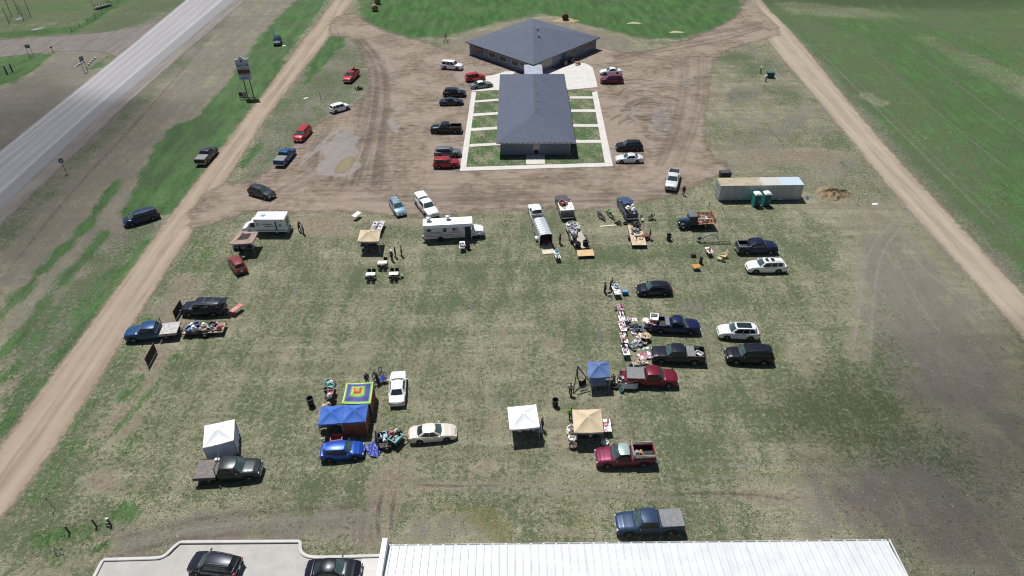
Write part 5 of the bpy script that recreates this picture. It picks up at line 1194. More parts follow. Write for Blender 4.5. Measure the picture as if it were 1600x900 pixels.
# roadside things at the far left
def sign2(px1, py1, px2, py2, zb, zt, m, name, label, posts=DARKSTEEL, wpad=.05):
    a, c = G(px1, py1), G(px2, py2); o = thing(name, label, 'sign', (a + c) / 2, dirang(a, c)); w = (c - a).length
    q = MB(); q.box((0, -.06, (zb + zt) / 2), (w + wpad * 2, .05, zt - zb), b=.01); q.build('panel', m, o)
    for s in (-1, 1): q = MB(); q.cyl((s * w / 2, 0, 0), (s * w / 2, 0, zt), .05, .05, 6); q.build('post', posts, o)
    return o
s_ = sign2(46, 88, 52.5, 87.5, 2.0, 2.75, mat('teal_sign', (.02, .07, .09), .5), 'road_sign', 'dark teal sign on two black posts beside the brown side road')
q = MB(); q.box((0, -.09, 2.5), (.7, .01, .09)); q.box((0, -.09, 2.25), (.5, .01, .07)); q.build('small_print', WHITEP, s_, 0)
s_ = sign2(132, 113, 137, 110.5, 2.4, 3.5, mat('plain_sign', (.14, .16, .20), .5), 'road_sign', 'grey sign on thin posts in the grass by the striped tyres')
o = thing('mailbox', 'dark mailbox on a post at the edge of the side road', 'mailbox', G(83, 81.5), 0); q = MB(); q.cyl((0, 0, 0), (0, 0, 1.1), .06); q.build('post', DARKSTEEL, o); q = MB(); q.lathe([(.01, -.3), (.17, -.3), (.17, .3), (.01, .3)], 10, (0, 0, 1.22), 'y'); q.build('box', BLACKP, o)
o = thing('road_sign', 'small blue square road sign on a thin post beside the highway shoulder', 'sign', G(103.5, 270), R(35))
q = MB(); q.cyl((0, 0, 0), (0, 0, 2.7), .04); q.build('post', DARKSTEEL, o); q = MB(); q.box((0, -.05, 2.3), (.7, .03, .8), b=.01); q.build('panel', mat('sign_blue', (.09, .15, .24), .5), o); q = MB(); q.box((0, -.072, 2.25), (.42, .01, .3)); q.build('symbol', mat('sign_pale', (.42, .44, .46), .5), o, 0)
for i, (px0, py0, px1, py1) in enumerate(((118, 105, 131, 96.5), (136, 104, 149, 91))):
    a, c = G(px0, py0), G(px1, py1)
    for k in range(9):
        f = k / 8; p_ = a.lerp(c, f)
        o = tag(MB().lathe([(.14, 0), (.24, .06), (.27, .14), (.24, .24), (.14, .24), (.14, 0)], 12).build('painted_tyre', WHITEP if k % 2 == 0 else BLACKP, None, 50), 'white half buried tyre in a curved black and white row' if k % 2 == 0 else 'black half buried tyre in a curved black and white row', 'tyre', 'painted tyres edging the roadside bed'); o.location = p_ - Vector((0, 0, .03))
# rusty play frames, fence posts and rack in the far left field
o = thing('gate_frame', 'short dark timber frame with wire panel standing on the far left grass', 'fence', (G(10.5, 116) + G(20.5, 112)) / 2, dirang(G(10.5, 116), G(20.5, 112)))
for s in (-1, 1): q = MB(); q.box((s * .75, 0, .9), (.22, .22, 1.8), b=.02); q.build('post', mat('dark_timber', (.04, .035, .03), .8), o)
q = MB()
for zz in (.35, .7, 1.05, 1.4): q.cyl((-.75, 0, zz), (.75, 0, zz), .03)
for xx in (-.4, 0, .4): q.cyl((xx, 0, .3), (xx, 0, 1.45), .025)
q.build('wire_panel', STEEL, o)
pc = [(14, 36), (37, 31), (48, 25), (29, 20), (18, 24)]
o = thing('pen', 'thin black post pen round a pale patch in the far left field', 'pen', G(30, 28)); base = G(30, 28)
for px, py in pc:
    p_ = G(px, py) - base; q = MB(); q.cyl(p_, p_ + Vector((0, 0, 4.2)), .07); q.build('post', DARKSTEEL, o)
q = MB()
for k in range(5):
    p0 = G(*pc[k]) - base; p1 = G(*pc[(k + 1) % 5]) - base
    for z_ in (.4, 1.2, 2.0): q.cyl(p0 + Vector((0, 0, z_)), p1 + Vector((0, 0, z_)), .025, .025, 5)
q.build('rail', DARKSTEEL, o)
fp = [G(112, 50), G(138, 36), G(160, 22), G(175, 10), G(195, 0), G(220, -12)]
o = thing('wire_fence', 'low dark wire fence along the far left field edge', 'fence', fp[0])
for k in range(len(fp) - 1):
    for f in (0, .5):
        p_ = fp[k].lerp(fp[k + 1], f) - fp[0]; q = MB(); q.cyl(p_, p_ + Vector((0, 0, 1.2)), .06); q.build('post', mat('dark_timber', (.04, .035, .03), .8), o)
q = MB()
for k in range(len(fp) - 1):
    for z_ in (.35, .7, 1.1): q.cyl(fp[k] - fp[0] + Vector((0, 0, z_)), fp[k + 1] - fp[0] + Vector((0, 0, z_)), .025, .025, 4)
q.build('wire', DARKSTEEL, o)
o = thing('hay_feeder', 'yellow topped feeder rack by the fence at the far left edge', 'feeder', (G(150, 14) + G(172, 8)) / 2, dirang(G(150, 14), G(172, 8)))
q = MB(); q.box((0, 0, .35), (5.0, 1.1, .08)); q.build('tray', STEEL, o, 0)
for k in range(6): q = MB(); q.tube([(-2.3 + k * .92, -.5, 0), (-2.3 + k * .92, 0, 1.5), (-2.3 + k * .92, .5, 0)], .05); q.build('frame', DARKSTEEL, o)
q = MB(); q.loft([[(-2.6, -.7, 2.5), (2.6, -.7, 2.5), (2.6, 1.2, 3.0), (-2.6, 1.2, 3.0)], [(-2.6, -.7, 2.56), (2.6, -.7, 2.56), (2.6, 1.2, 3.06), (-2.6, 1.2, 3.06)]]); q.build('awning', mat('yellow_sheet', (.30, .24, .03), .6), o, 0)
for s in (-1, 1): q = MB(); q.cyl((s * 2.4, .9, 0), (s * 2.4, .9, 2.9), .05); q.build('post', DARKSTEEL, o)
# little posts in the bottom left corner and along the yard
TIM = mat('dark_timber', (.04, .035, .03), .8); TIMB = mat('brown_timber', (.15, .11, .08), .8)
for i, (bx, by, h, lab) in enumerate(((109, 833, .95, 'leaning brown post nearest the broken frame at the lower left'), (151, 823, 1.05, 'leaning brown post between the other two at the lower left'), (174, 821, .95, 'post with a white cap and small blue plate at the lower left'))):
    o = thing('fence_post', lab, 'post', G(bx, by)); q = MB(); q.cyl((0, 0, 0), (-.10, .05, h), .09, .085, 8); q.build('post', TIMB, o)
    if i == 2:
        q = MB(); q.ell((-.10, .05, h + .02), (.11, .11, .05)); q.build('cap', WHITEP, o); q = MB(); q.box((-.28, -.04, .3), (.34, .03, .34)); q.build('plate', mat('pale_blue_plate', (.25, .32, .38), .5), o, 0)
o = thing('marker_rod', 'thin rod with black knob standing in the lower left grass', 'rod', G(86, 796)); q = MB(); q.cyl((0, 0, 0), (-.25, .1, 1.4), .03, .03, 6); q.build('rod', mat('rod_grey', (.32, .30, .28), .6), o); q = MB(); q.ell((-.26, .1, 1.45), (.08, .08, .08)); q.build('knob', BLACKP, o)
o = thing('broken_frame', 'bent pale A shaped stake frame at the lower left corner', 'frame', G(91, 866)); q = MB(); q.tube([(-.25, 0, 0), (-.05, .1, .95), (.3, 0, 0)], .035); q.build('leg', mat('rod_grey', (.32, .30, .28), .6), o); q = MB(); q.tube([(-.2, .02, .6), (.15, .05, .6)], .03); q.build('brace', STEEL, o); q = MB(); q.ell((.35, .15, .5), (.1, .1, .1)); q.build('knob', BLACKP, o)
for i, (bx, by, lab, cl_) in enumerate(((1339, 320, 'orange stake leaning beside the straw heap', (.45, .12, .06)), (1107, 327, 'thin dark stake left of the two green toilets', (.10, .09, .07)), (501, 154, 'short dark stake on the roadside grass island', (.04, .04, .04)), (530, 58, 'short stake at the far tip of the grass island', (.10, .09, .08)))):
    o = tag(MB().cyl((0, 0, 0), (.12 if i == 0 else .02, 0, 1.3), .05, .05, 6).build('stake', mat('stake', cl_, .7), None), lab, 'stake'); o.location = G(bx, by)
for i, (bx, by, lab) in enumerate(((1367, 319.5, 'white plastic slab lying on bare ground right of the orange stake'), (478, 154, 'pale flat stone on the grass island left of the white boxy hatchback'), (444, 72, 'white sign board lying beside the lone suv on the verge'))):
    q = MB(); q.box((0, 0, .06), (.9, .4, .12), b=.04); o = tag(q.build('slab', WHITEP, None), lab, 'slab'); o.location = G(bx, by); o.rotation_euler = (0, 0, R(10 + 20 * i))
o = thing('feather_flag', 'pale upright banner beside the lone suv on the verge', 'banner', G(430, 61)); q = MB(); q.cyl((0, 0, 0), (0, 0, 2.6), .03); q.build('pole', STEEL, o); q = MB(); q.grid(lambda u, v: (-.5 * u * (1 - .3 * v), .05 * math.sin(4 * v), .5 + 2.1 * v), 4, 6); q.build('cloth', WHITEP, o)
o = thing('weed_clump', 'dark scrubby weed clump right of the red pickup on the island', 'plant', G(561, 140))
q = MB(); rg = random.Random(5)
for k in range(60):
    a_ = rg.uniform(0, 6.28); r_ = rg.uniform(0, .8); h_ = rg.uniform(.2, .6); x, y = r_ * math.cos(a_), r_ * math.sin(a_); q.quad((x - .06, y, 0), (x + .06, y, 0), (x + .06 + .2 * math.cos(a_), y + .2 * math.sin(a_), h_), (x + .2 * math.cos(a_), y + .2 * math.sin(a_), h_))
q.build('leaves', mat('weed', (.04, .06, .035), .9), o, 0)
o = thing('construction_sign', 'orange and blue folding sign on stand near the office corner', 'sign', G(697, 66), R(20)); q = MB(); q.loft([[(-.5, 0, 1.6), (0, 0, 2.1), (.5, 0, 1.6), (0, 0, 1.1)], [(-.5, .03, 1.6), (0, .03, 2.1), (.5, .03, 1.6), (0, .03, 1.1)]]); q.build('panel', mat('faded_orange', (.50, .30, .24), .6), o, 0)
q = MB(); q.tube([(-.6, -.3, 0), (0, 0, 1.3), (.6, .3, 0)], .05); q.tube([(-.6, .3, 0), (0, 0, 1.3), (.6, -.3, 0)], .05); q.build('stand', mat('stand_blue', (.10, .18, .30), .6), o)
o = thing('wheelbarrow', 'orange brown wheelbarrow left at the edge of the right concrete pad', 'wheelbarrow', G(902, 101.5), R(20)); q = MB(); q.loft([[(-.35, -.25, .35), (.35, -.2, .35), (.35, .2, .35), (-.35, .25, .35)], [(-.6, -.42, .75), (.6, -.36, .7), (.6, .36, .7), (-.6, .42, .75)]]); q.build('tray', mat('rusty_tray', (.35, .16, .06), .6), o); q = MB(); q.lathe([(.05, -.06), (.2, -.06), (.2, .06), (.05, .06)], 12, (.6, 0, .2), 'y'); q.build('wheel', RUBBER, o); q = MB(); q.tube([(.55, 0, .2), (-.3, -.28, .4), (-1.0, -.3, .7)], .03); q.tube([(.55, 0, .2), (-.3, .28, .4), (-1.0, .3, .7)], .03); q.tube([(-.3, -.28, .4), (-.35, -.28, 0)], .03); q.tube([(-.3, .28, .4), (-.35, .28, 0)], .03); q.build('handle', WOOD, o)

# ------------------------------------------------------------------ canopies
def canopy(px, name_label, c, eave=2.1, peak=.75, vent=None, rings=None, wall=None, group=None, legs=True, side_walls=()):
    P4 = [G(x, y, eave) for x, y in px]; ctr = sum(P4, Vector()) / 4; ctr.z = 0
    o = thing('canopy_tent', name_label, 'canopy', ctr, 0, group); L4 = [p_ - ctr for p_ in P4]   # far-left, far-right, near-right, near-left
    pkv = Vector((0, 0, eave + peak))
    def pt(i, f, r):
        a, b_ = L4[i], L4[(i + 1) % 4]; e = a.lerp(b_, f); q_ = e.lerp(pkv, r)
        sag = -.10 * math.sin(math.pi * r) * math.sin(math.pi * f) - .05 * math.sin(math.pi * f) * (1 - r); bow = 0
        return (q_.x, q_.y, q_.z + sag + .022 * math.sin(f * 23 + 2 * i + r * 3) * math.sin(r * 8 + f * 5 + i) * (1 - r))
    bands = rings or [(0, 1, c)]
    if len(bands) == 1:
        m_ = mat('canopy_fabric', c, .75, var=.06, scale=1.5); q = MB()
        for i in range(4): q.grid(lambda f, r: pt(i, f, r), 10, 8)
        top = q.build('canopy_top', m_, o, 24)
    else:
        for (r0, r1, cc) in bands:
            q = MB()
            for i in range(4): q.grid(lambda f, r: pt(i, f, lerp(r0, r1, r)), 10, 3)
            q.build('canopy_band', mat('canopy_fabric', cc, .7, var=.05, scale=1.5), o, 24)
        m_ = mat('canopy_fabric', bands[0][2], .75, var=.06, scale=1.5)
    if vent:
        q = MB()
        for i in range(4): q.grid(lambda f, r: tuple(Vector(pt(i, f, lerp(.52, 1, r))) + Vector((0, 0, .03 + .10 * r))), 6, 3)
        q.build('vent_cap', mat('canopy_vent', vent, .8), o, 24)
    q = MB()
    for i in range(4):
        a, b_ = L4[i], L4[(i + 1) % 4]; n_ = Vector(((b_ - a).y, -(b_ - a).x, 0)).normalized() * -.012
        q.grid(lambda f, v: tuple(Vector(pt(i, f, 0)) - n_ - Vector((0, 0, .22 * v + .02 * math.sin(f * 12.6) * v))), 12, 1)
    q.build('valance', m_, o, 30)
    # scissor frame and legs
    q = MB()
    for i in range(4):
        a, b_ = L4[i] * .985, L4[(i + 1) % 4] * .985; m0 = (a + b_) / 2
        for (u, v) in ((a, m0), (m0, b_)):
            z0, z1 = eave - .08, eave - .42
            q.cyl((u.x, u.y, z0), (v.x, v.y, z1), .016, .016, 5); q.cyl((u.x, u.y, z1), (v.x, v.y, z0), .016, .016, 5)
    q.build('truss', STEEL, o)
    if legs:
        for p_ in L4:
            p_ = p_ * .98; q = MB(); q.box((p_.x, p_.y, eave / 2), (.05, .05, eave)); q.box((p_.x, p_.y, .01), (.14, .14, .02)); q.build('leg', STEEL, o, 0)
    for (i, wc, wm) in side_walls:
        a, b_ = L4[i], L4[(i + 1) % 4]; n_ = Vector(((b_ - a).y, -(b_ - a).x, 0)).normalized()
        q = MB(); q.grid(lambda f, v: tuple(Vector((a.lerp(b_, f).x, a.lerp(b_, f).y, lerp(.03, eave - .12, v))) + n_ * (.03 + .05 * math.sin(f * 19 + v * 2) * (1 - v) - .0)), 24, 6)
        q.build('side_wall', wm or mat('wall_fabric', wc, .75, var=.08, scale=1.5), o, 60)
    return o
TAN = (.52, .42, .28)
canopy([(563, 359), (595, 359), (591.7, 377), (558, 377)], 'tan canopy beside the goods table left of the food bus', TAN)
BLUEC = (.035, .115, .42); RUST = mat('rust_tarp', (.25, .075, .03), .8, var=.2, scale=1.2)
canopy([(501.7, 635), (538.6, 633), (533.5, 660.7), (496.6, 663.5)], 'bright blue canopy with open shaded front, left of a joined pair', BLUEC, peak=.5, group='twin blue canopies')
canopy([(538.8, 633), (575.4, 631), (571, 658), (533.7, 660.7)], 'bright blue canopy with rust coloured tarp walls, right of a joined pair', BLUEC, peak=.6, group='twin blue canopies', side_walls=((2, None, RUST), (1, None, RUST)))
GRN = (.30, .52, .10); PUR = (.075, .055, .26)
canopy([(540.9, 599), (583.4, 597), (578.8, 630), (534, 630.4)], 'canopy striped in green, purple and red squares behind the twin blue canopies', GRN, peak=.55, rings=[(0, .09, (.42, .56, .13)), (.09, .17, (.13, .34, .10)), (.17, .30, (.05, .05, .24)), (.30, .43, PUR), (.43, .50, (.06, .12, .30)), (.50, .57, (.18, .40, .08)), (.57, .72, (.38, .50, .08)), (.72, .85, (.50, .07, .035)), (.85, 1, (.48, .36, .06))], side_walls=((1, None, RUST),))
canopy([(792.7, 636), (837.7, 631.7), (843.7, 667), (796.5, 671.5)], 'open white canopy with red and blue goods in its shade', (.80, .80, .81))
canopy([(894, 640), (939, 639), (943.5, 675), (897, 676)], 'tan canopy just above the maroon pickup with plank rails', TAN)
canopy([(917.5, 565), (951.7, 565), (953.7, 588.7), (920, 590.5)], 'slate blue canopy beside the lowered maroon tailgate', (.085, .15, .33))
canopy([(319.6, 665), (366.6, 655), (365, 687.7), (316.7, 700)], 'white tent with full side walls beside the black flatbed pickup', (.80, .80, .82), peak=.7, side_walls=tuple((i, (.62, .64, .80), None) for i in range(4)))
canopy([(375, 360.8), (403.5, 362), (393.8, 379.6), (357.6, 381.7)], 'brown canopy with dark square vent beside the white ambulance', (.30, .205, .165), peak=.45, vent=(.045, .035, .035))

# ------------------------------------------------------------------ trailers
def wheel_pair(root, x, y, r=.30, w=.18, n=2):
    for s in (-1, 1):
        q = MB(); q.lathe([(r * .55, -w / 2), (r * .94, -w / 2), (r, -w / 3), (r, w / 3), (r * .94, w / 2), (r * .55, w / 2)], 16, (x, s * y, r), 'y'); wo = q.build('wheel', RUBBER, root, 40)
        q = MB(); q.lathe([(.02, -w / 2 - .01), (r * .5, -w / 2), (r * .56, 0), (r * .5, w / 2), (.02, w / 2 + .01)], 12, (x, s * y, r), 'y'); q.build('rim', RIM, wo, 40)
def fender(root, x, y, r=.38, w=.24, m=DARKSTEEL, ln=0):
    for s in (-1, 1):
        q = MB(); n = 8
        pts = [(x + ln / 2 * (1 if math.cos(a) > 0 else -1) + r * math.cos(a), r * .95 * math.sin(a) + .28) for a in [math.pi * i / n for i in range(n + 1)]]
        q.loft([[(px_, s * y - w / 2, z_), (px_, s * y + w / 2, z_), (px_, s * y + w / 2, z_ + .02), (px_, s * y - w / 2, z_ + .02)] for px_, z_ in pts]); q.build('fender', m, root, 50)
def open_trailer(rear, front, label, W=1.9, deck=.5, deckmat=WOODGREY, rails=False, name='utility_trailer', L=None, axles=1, group=None):
    a, c = G(*rear), G(*front); L = L or (c - a).length; o = thing(name, label, 'trailer', (a + c) / 2, dirang(a, c), group)
    q = MB(); nb = max(5, int(W / .2))
    for k in range(nb): q.box((0, -W / 2 + (k + .5) * W / nb, deck + random.uniform(-.004, .004)), (L, W / nb - .012, .05))
    q.build('deck', deckmat, o, 0)
    q = MB(); q.box((0, -W / 2 - .03, deck - .05), (L, .06, .14)); q.box((0, W / 2 + .03, deck - .05), (L, .06, .14)); q.box((L / 2 + .03, 0, deck - .05), (.06, W + .12, .14)); q.box((-L / 2 - .03, 0, deck - .05), (.06, W + .12, .14)); q.build('frame', DARKSTEEL, o, 0)
    q = MB(); q.tube([(L / 2, -W * .4, deck - .1), (L / 2 + 1.0, 0, deck - .1), (L / 2, W * .4, deck - .1)], .045); q.cyl((L / 2 + .8, 0, 0), (L / 2 + .8, 0, deck), .035); q.build('tongue', DARKSTEEL, o)
    for k in range(axles): wheel_pair(o, -.3 - .7 * (k - (axles - 1) / 2), W / 2 + .16, .32)
    fender(o, -.3, W / 2 + .17, .40, .24, DARKSTEEL, .7 * (axles - 1))
    if rails:
        for s in (-1, 1):
            q = MB(); q.tube([(-L / 2, s * W / 2, deck), (-L / 2, s * W / 2, deck + .38), (L / 2, s * W / 2, deck + .38), (L / 2, s * W / 2, deck)], .025)
            for k in range(1, 4): q.cyl((-L / 2 + L * k / 4, s * W / 2, deck), (-L / 2 + L * k / 4, s * W / 2, deck + .38), .02)
            q.build('side_rail', DARKSTEEL, o)
        q = MB(); q.tube([(L / 2, -W / 2, deck + .38), (L / 2, W / 2, deck + .38)], .025); q.build('front_rail', DARKSTEEL, o)
    for s in (-1, 1): q = MB(); q.box((-L / 2 - .07, s * W * .42, deck - .05), (.03, .16, .09)); q.build('tail_light', TAIL, o, 0)
    return o
T1 = open_trailer((352, 517), (290, 520), 'wooden utility trailer heaped with tubs and goods on the left', 1.75, .55, WOOD, True)
T2 = open_trailer((911, 393), (893, 357), 'long plank deck car trailer behind the grey pickup', 1.95, .55, WOODGREY, False, axles=2)
T3 = open_trailer((998.5, 388), (990.5, 357), 'plywood deck trailer behind the slate blue pickup', 2.05, .55, mat('plywood_deck', (.50, .38, .26), .8, var=.2, scale=3), False)
T4 = open_trailer((594, 694), (625, 690), 'small black open trailer behind the champagne sedan', 1.55, .42, mat('dark_deck', (.06, .055, .05), .8), True)
q = MB()
for zz in (0, .5, 1.0, 1.4): q.cyl((-1.1, -.75, .3 + zz * .6), (-1.25, .75, .3 + zz * .6), .025)
q.tube([(-1.1, -.75, .3), (-1.35, -.75, 1.3), (-1.35, .75, 1.3), (-1.1, .75, .3)], .03); q.grid(lambda u, v: (-1.12 - .22 * v, -.72 + 1.44 * u, .35 + .9 * v), 2, 2); q.build('ramp_gate', DARKSTEEL, T4)
a, c = G(853, 386), G(842.5, 360)
en = thing('enclosed_trailer', 'silver enclosed cargo trailer with its rear ramp lowered', 'trailer', (a + c) / 2, dirang(a, c)); L = (c - a).length; W2 = .92
AL = metal_sheet('silver_cladding', (.60, .64, .68), .32, .45, .3, 0)
def esec(x, k=1.0, z0=.42): return [(x, -W2 * k, z0), (x, W2 * k, z0), (x, W2 * k, 1.9), (x, W2 * .82 * k, 2.14), (x, W2 * .3 * k, 2.24), (x, -W2 * .3 * k, 2.24), (x, -W2 * .82 * k, 2.14), (x, -W2 * k, 1.9)]
q = MB(); q.loft([esec(-L / 2), esec(L / 2 - .15), esec(L / 2 + .05, .93)], False)
q.add(esec(L / 2 + .05, .93), [tuple(range(8))]); q.build('box_body', AL, en, 30)
q = MB(); q.add(esec(-L / 2 + .9, .98), [tuple(range(8))]); q.quad((-L / 2, -W2 * .97, .44), (-L / 2, W2 * .97, .44), (L / 2 - .3, W2 * .97, .44), (L / 2 - .3, -W2 * .97, .44)); q.build('interior', mat('dark_interior', (.03, .028, .028), .9), en, 0)
q = MB(); q.tube([(-L / 2, -W2, .42), (-L / 2, -W2, 1.92), (-L / 2, -W2 * .8, 2.15), (-L / 2, 0, 2.22), (-L / 2, W2 * .8, 2.15), (-L / 2, W2, 1.92), (-L / 2, W2, .42)], .05); q.build('rear_frame', WHITEP, en)
q = MB(); q.loft([[(-L / 2, -W2 * .9, .40), (-L / 2, W2 * .9, .40), (-L / 2, W2 * .9, .34), (-L / 2, -W2 * .9, .34)], [(-L / 2 - 1.75, -W2 * .9, .08), (-L / 2 - 1.75, W2 * .9, .08), (-L / 2 - 1.75, W2 * .9, .02), (-L / 2 - 1.75, -W2 * .9, .02)]]); rp = q.build('ramp', WOODGREY, en, 0)
q = MB(); q.loft([[(-L / 2 - 1.12, -W2 * .92, .215), (-L / 2 - 1.12, W2 * .92, .215), (-L / 2 - 1.12, W2 * .92, .20), (-L / 2 - 1.12, -W2 * .92, .20)], [(-L / 2 - 1.85, -W2 * .92, .085), (-L / 2 - 1.85, W2 * .92, .085), (-L / 2 - 1.85, W2 * .92, .07), (-L / 2 - 1.85, -W2 * .92, .07)]]); q.build('ramp_flap', mat('pale_ply', (.58, .50, .36), .7), rp, 0)
wheel_pair(en, -.35, W2 + .14, .33); fender(en, -.35, W2 + .15, .42, .28, WHITEP)
q = MB(); q.tube([(L / 2, -W2 * .6, .42), (L / 2 + .95, 0, .42), (L / 2, W2 * .6, .42)], .05); q.build('tongue', DARKSTEEL, en)

# ------------------------------------------------------------------ food bus
a, c = G(664, 372.5), G(755.5, 367.5)
bus = thing('food_bus', 'white short bus converted to a food stall with red and blue stripes', 'bus', (a + c) / 2, dirang(a, c)); L = (c - a).length; hl = L / 2
WB = mat('bus_white', (.80, .80, .79), .4, var=.04); BSIDE = mat('bus_side', (.62, .64, .67), .45)
xb1 = hl - 1.75
def bsec(x, k=1): return [(x, -1.12 * k, .55), (x, 1.12 * k, .55), (x, 1.12 * k, 2.35), (x, .95 * k, 2.72), (x, .5 * k, 2.84), (x, -.5 * k, 2.84), (x, -.95 * k, 2.72), (x, -1.12 * k, 2.35)]
q = MB(); q.loft([bsec(-hl, .97), bsec(-hl + .12), bsec(xb1), bsec(xb1 + .05, .97)]); q.build('body', BSIDE, bus, 30)
q = MB(); q.loft([[(x, y, z + .012) for x, y, z in bsec(x0, k)[2:8]] for x0, k in ((-hl - .05, 1.015), (xb1 + .18, 1.015))], True, True); rf = q.build('roof', WB, bus, 30)
q = MB(); q.loft([[(xb1, -.95, .6), (xb1, .95, .6), (xb1, .92, 1.45), (xb1, .6, 1.62), (xb1, -.6, 1.62), (xb1, -.92, 1.45)], [(hl - .35, -.88, .6), (hl - .35, .88, .6), (hl - .35, .84, 1.3), (hl - .35, .5, 1.42), (hl - .35, -.5, 1.42), (hl - .35, -.84, 1.3)], [(hl, -.74, .65), (hl, .74, .65), (hl, .7, 1.1), (hl, .4, 1.2), (hl, -.4, 1.2), (hl, -.7, 1.1)]]); q.build('bonnet', WB, bus, 30)
q = MB(); q.quad((xb1 + .055, -.95, 1.58), (xb1 + .055, .95, 1.58), (xb1 + .05, .9, 2.4), (xb1 + .05, -.9, 2.4)); q.build('windscreen', GLASS, bus, 0)
for s in (-1, 1):
    q = MB(); q.lathe([(.3, -.02), (.30, .30), (.44, .30), (.46, 0), (.44, -.04)], 16, (hl - 1.0, s * .86, .44), 'y'); q.build('wheel', RUBBER, bus)
    q = MB(); q.lathe([(.02, -.16), (.28, -.16), (.44, -.15), (.46, 0), (.44, .15), (.28, .16), (.02, .16)], 16, (-hl + 2.3, s * .99, .46), 'y'); q.build('wheel', RUBBER, bus)
    q = MB(); q.box((hl - .12, s * .55, .98), (.2, .22, .2), b=.03); q.build('headlight', LAMP, bus)
    q = MB(); q.box((hl - 1.0, s * .9, .95), (1.1, .28, .22), b=.08); q.build('wing', WB, bus)
q = MB(); q.box((hl + .08, 0, .62), (.16, 1.9, .22), b=.03); q.build('front_bumper', CHROME, bus); q = MB(); q.box((-hl - .08, 0, .62), (.16, 2.2, .22), b=.03); q.build('rear_bumper', BLACKP, bus)
y_ = -1.125
for z_, h_, m_ in ((1.62, .07, mat('stripe_red', (.36, .03, .03), .5)), (1.44, .05, mat('stripe_blue', (.03, .04, .13), .5)), (1.17, .05, mat('stripe_blue', (.03, .04, .13), .5)), (1.0, .06, mat('stripe_red', (.36, .03, .03), .5)), (.74, .06, mat('stripe_red', (.36, .03, .03), .5))):
    for s in (-1, 1): q = MB(); q.box((-hl + 2.6 if z_ < 1.3 and False else (-hl + xb1) / 2 - .55, s * 1.128, z_), (xb1 + hl - 1.35, .012, h_)); q.build('stripe', m_, bus, 0)
for x, w, z_, h_, m_ in ((-hl + .75, .6, 2.0, .36, GLASS), (-hl + 3.0, .5, 1.92, .62, GLASS), (-hl + 3.65, .62, 1.95, .56, mat('hatch_panel', (.60, .60, .6), .5)), (-hl + 4.3, .4, 2.0, .4, GLASS), (-hl + 4.75, .42, 1.95, .5, mat('menu_board', (.42, .26, .25), .6, var=.5, scale=5))):
    q = MB(); q.box((x, -1.13, z_), (w + .1, .03, h_ + .1)); f_ = q.build('window', BSIDE, bus, 0); q = MB(); q.box((x, -1.152, z_), (w, .02, h_)); q.build('pane', m_, f_, 0)
for k in range(5): q = MB(); q.box((-hl + 1.0 + k * 1.15, 1.13, 1.95), (.9, .03, .6)); f_ = q.build('window', BSIDE, bus, 0); q = MB(); q.box((-hl + 1.0 + k * 1.15, 1.15, 1.95), (.8, .02, .5)); q.build('pane', GLASS, f_, 0)
q = MB(); q.box((xb1 - .52, -1.135, 1.45), (.86, .03, 1.72)); dd = q.build('door', mat('doorway_shade', (.02, .02, .025), .6), bus, 0); q = MB(); q.box((xb1 - .02, -1.42, 1.4), (.05, .6, 1.6)); q.build('door_leaf', BSIDE, dd, 0)  # near-black panel stands for the shade inside the open doorway
for x, yy in ((-hl + .75, .15), (-hl + 3.55, .35)):
    q = MB(); q.cyl((x, yy, 2.8), (x, yy, 3.25), .20, .20, 14); q.build('roof_fan', WHITEP, rf); q = MB(); q.lathe([(.36, 3.25), (.40, 3.36), (.38, 3.5), (.28, 3.54), (.26, 3.44), (.05, 3.44)], 16, (x, yy, 0)); q.build('fan_hood', STEEL, rf)
q = MB(); q.box((-hl + 2.2, .1, 2.88), (.6, .5, .07), b=.02); q.build('roof_hatch', WHITEP, rf); q = MB(); q.box((-hl - .2, -.9, .8), (.3, .35, .5), b=.05); q.build('gas_bottle', STEEL, bus)
for s in (-1, 1): q = MB(); q.box((xb1 + .5, s * 1.2, 1.75), (.1, .25, .35), b=.03); q.build('wing_mirror', BLACKP, bus)

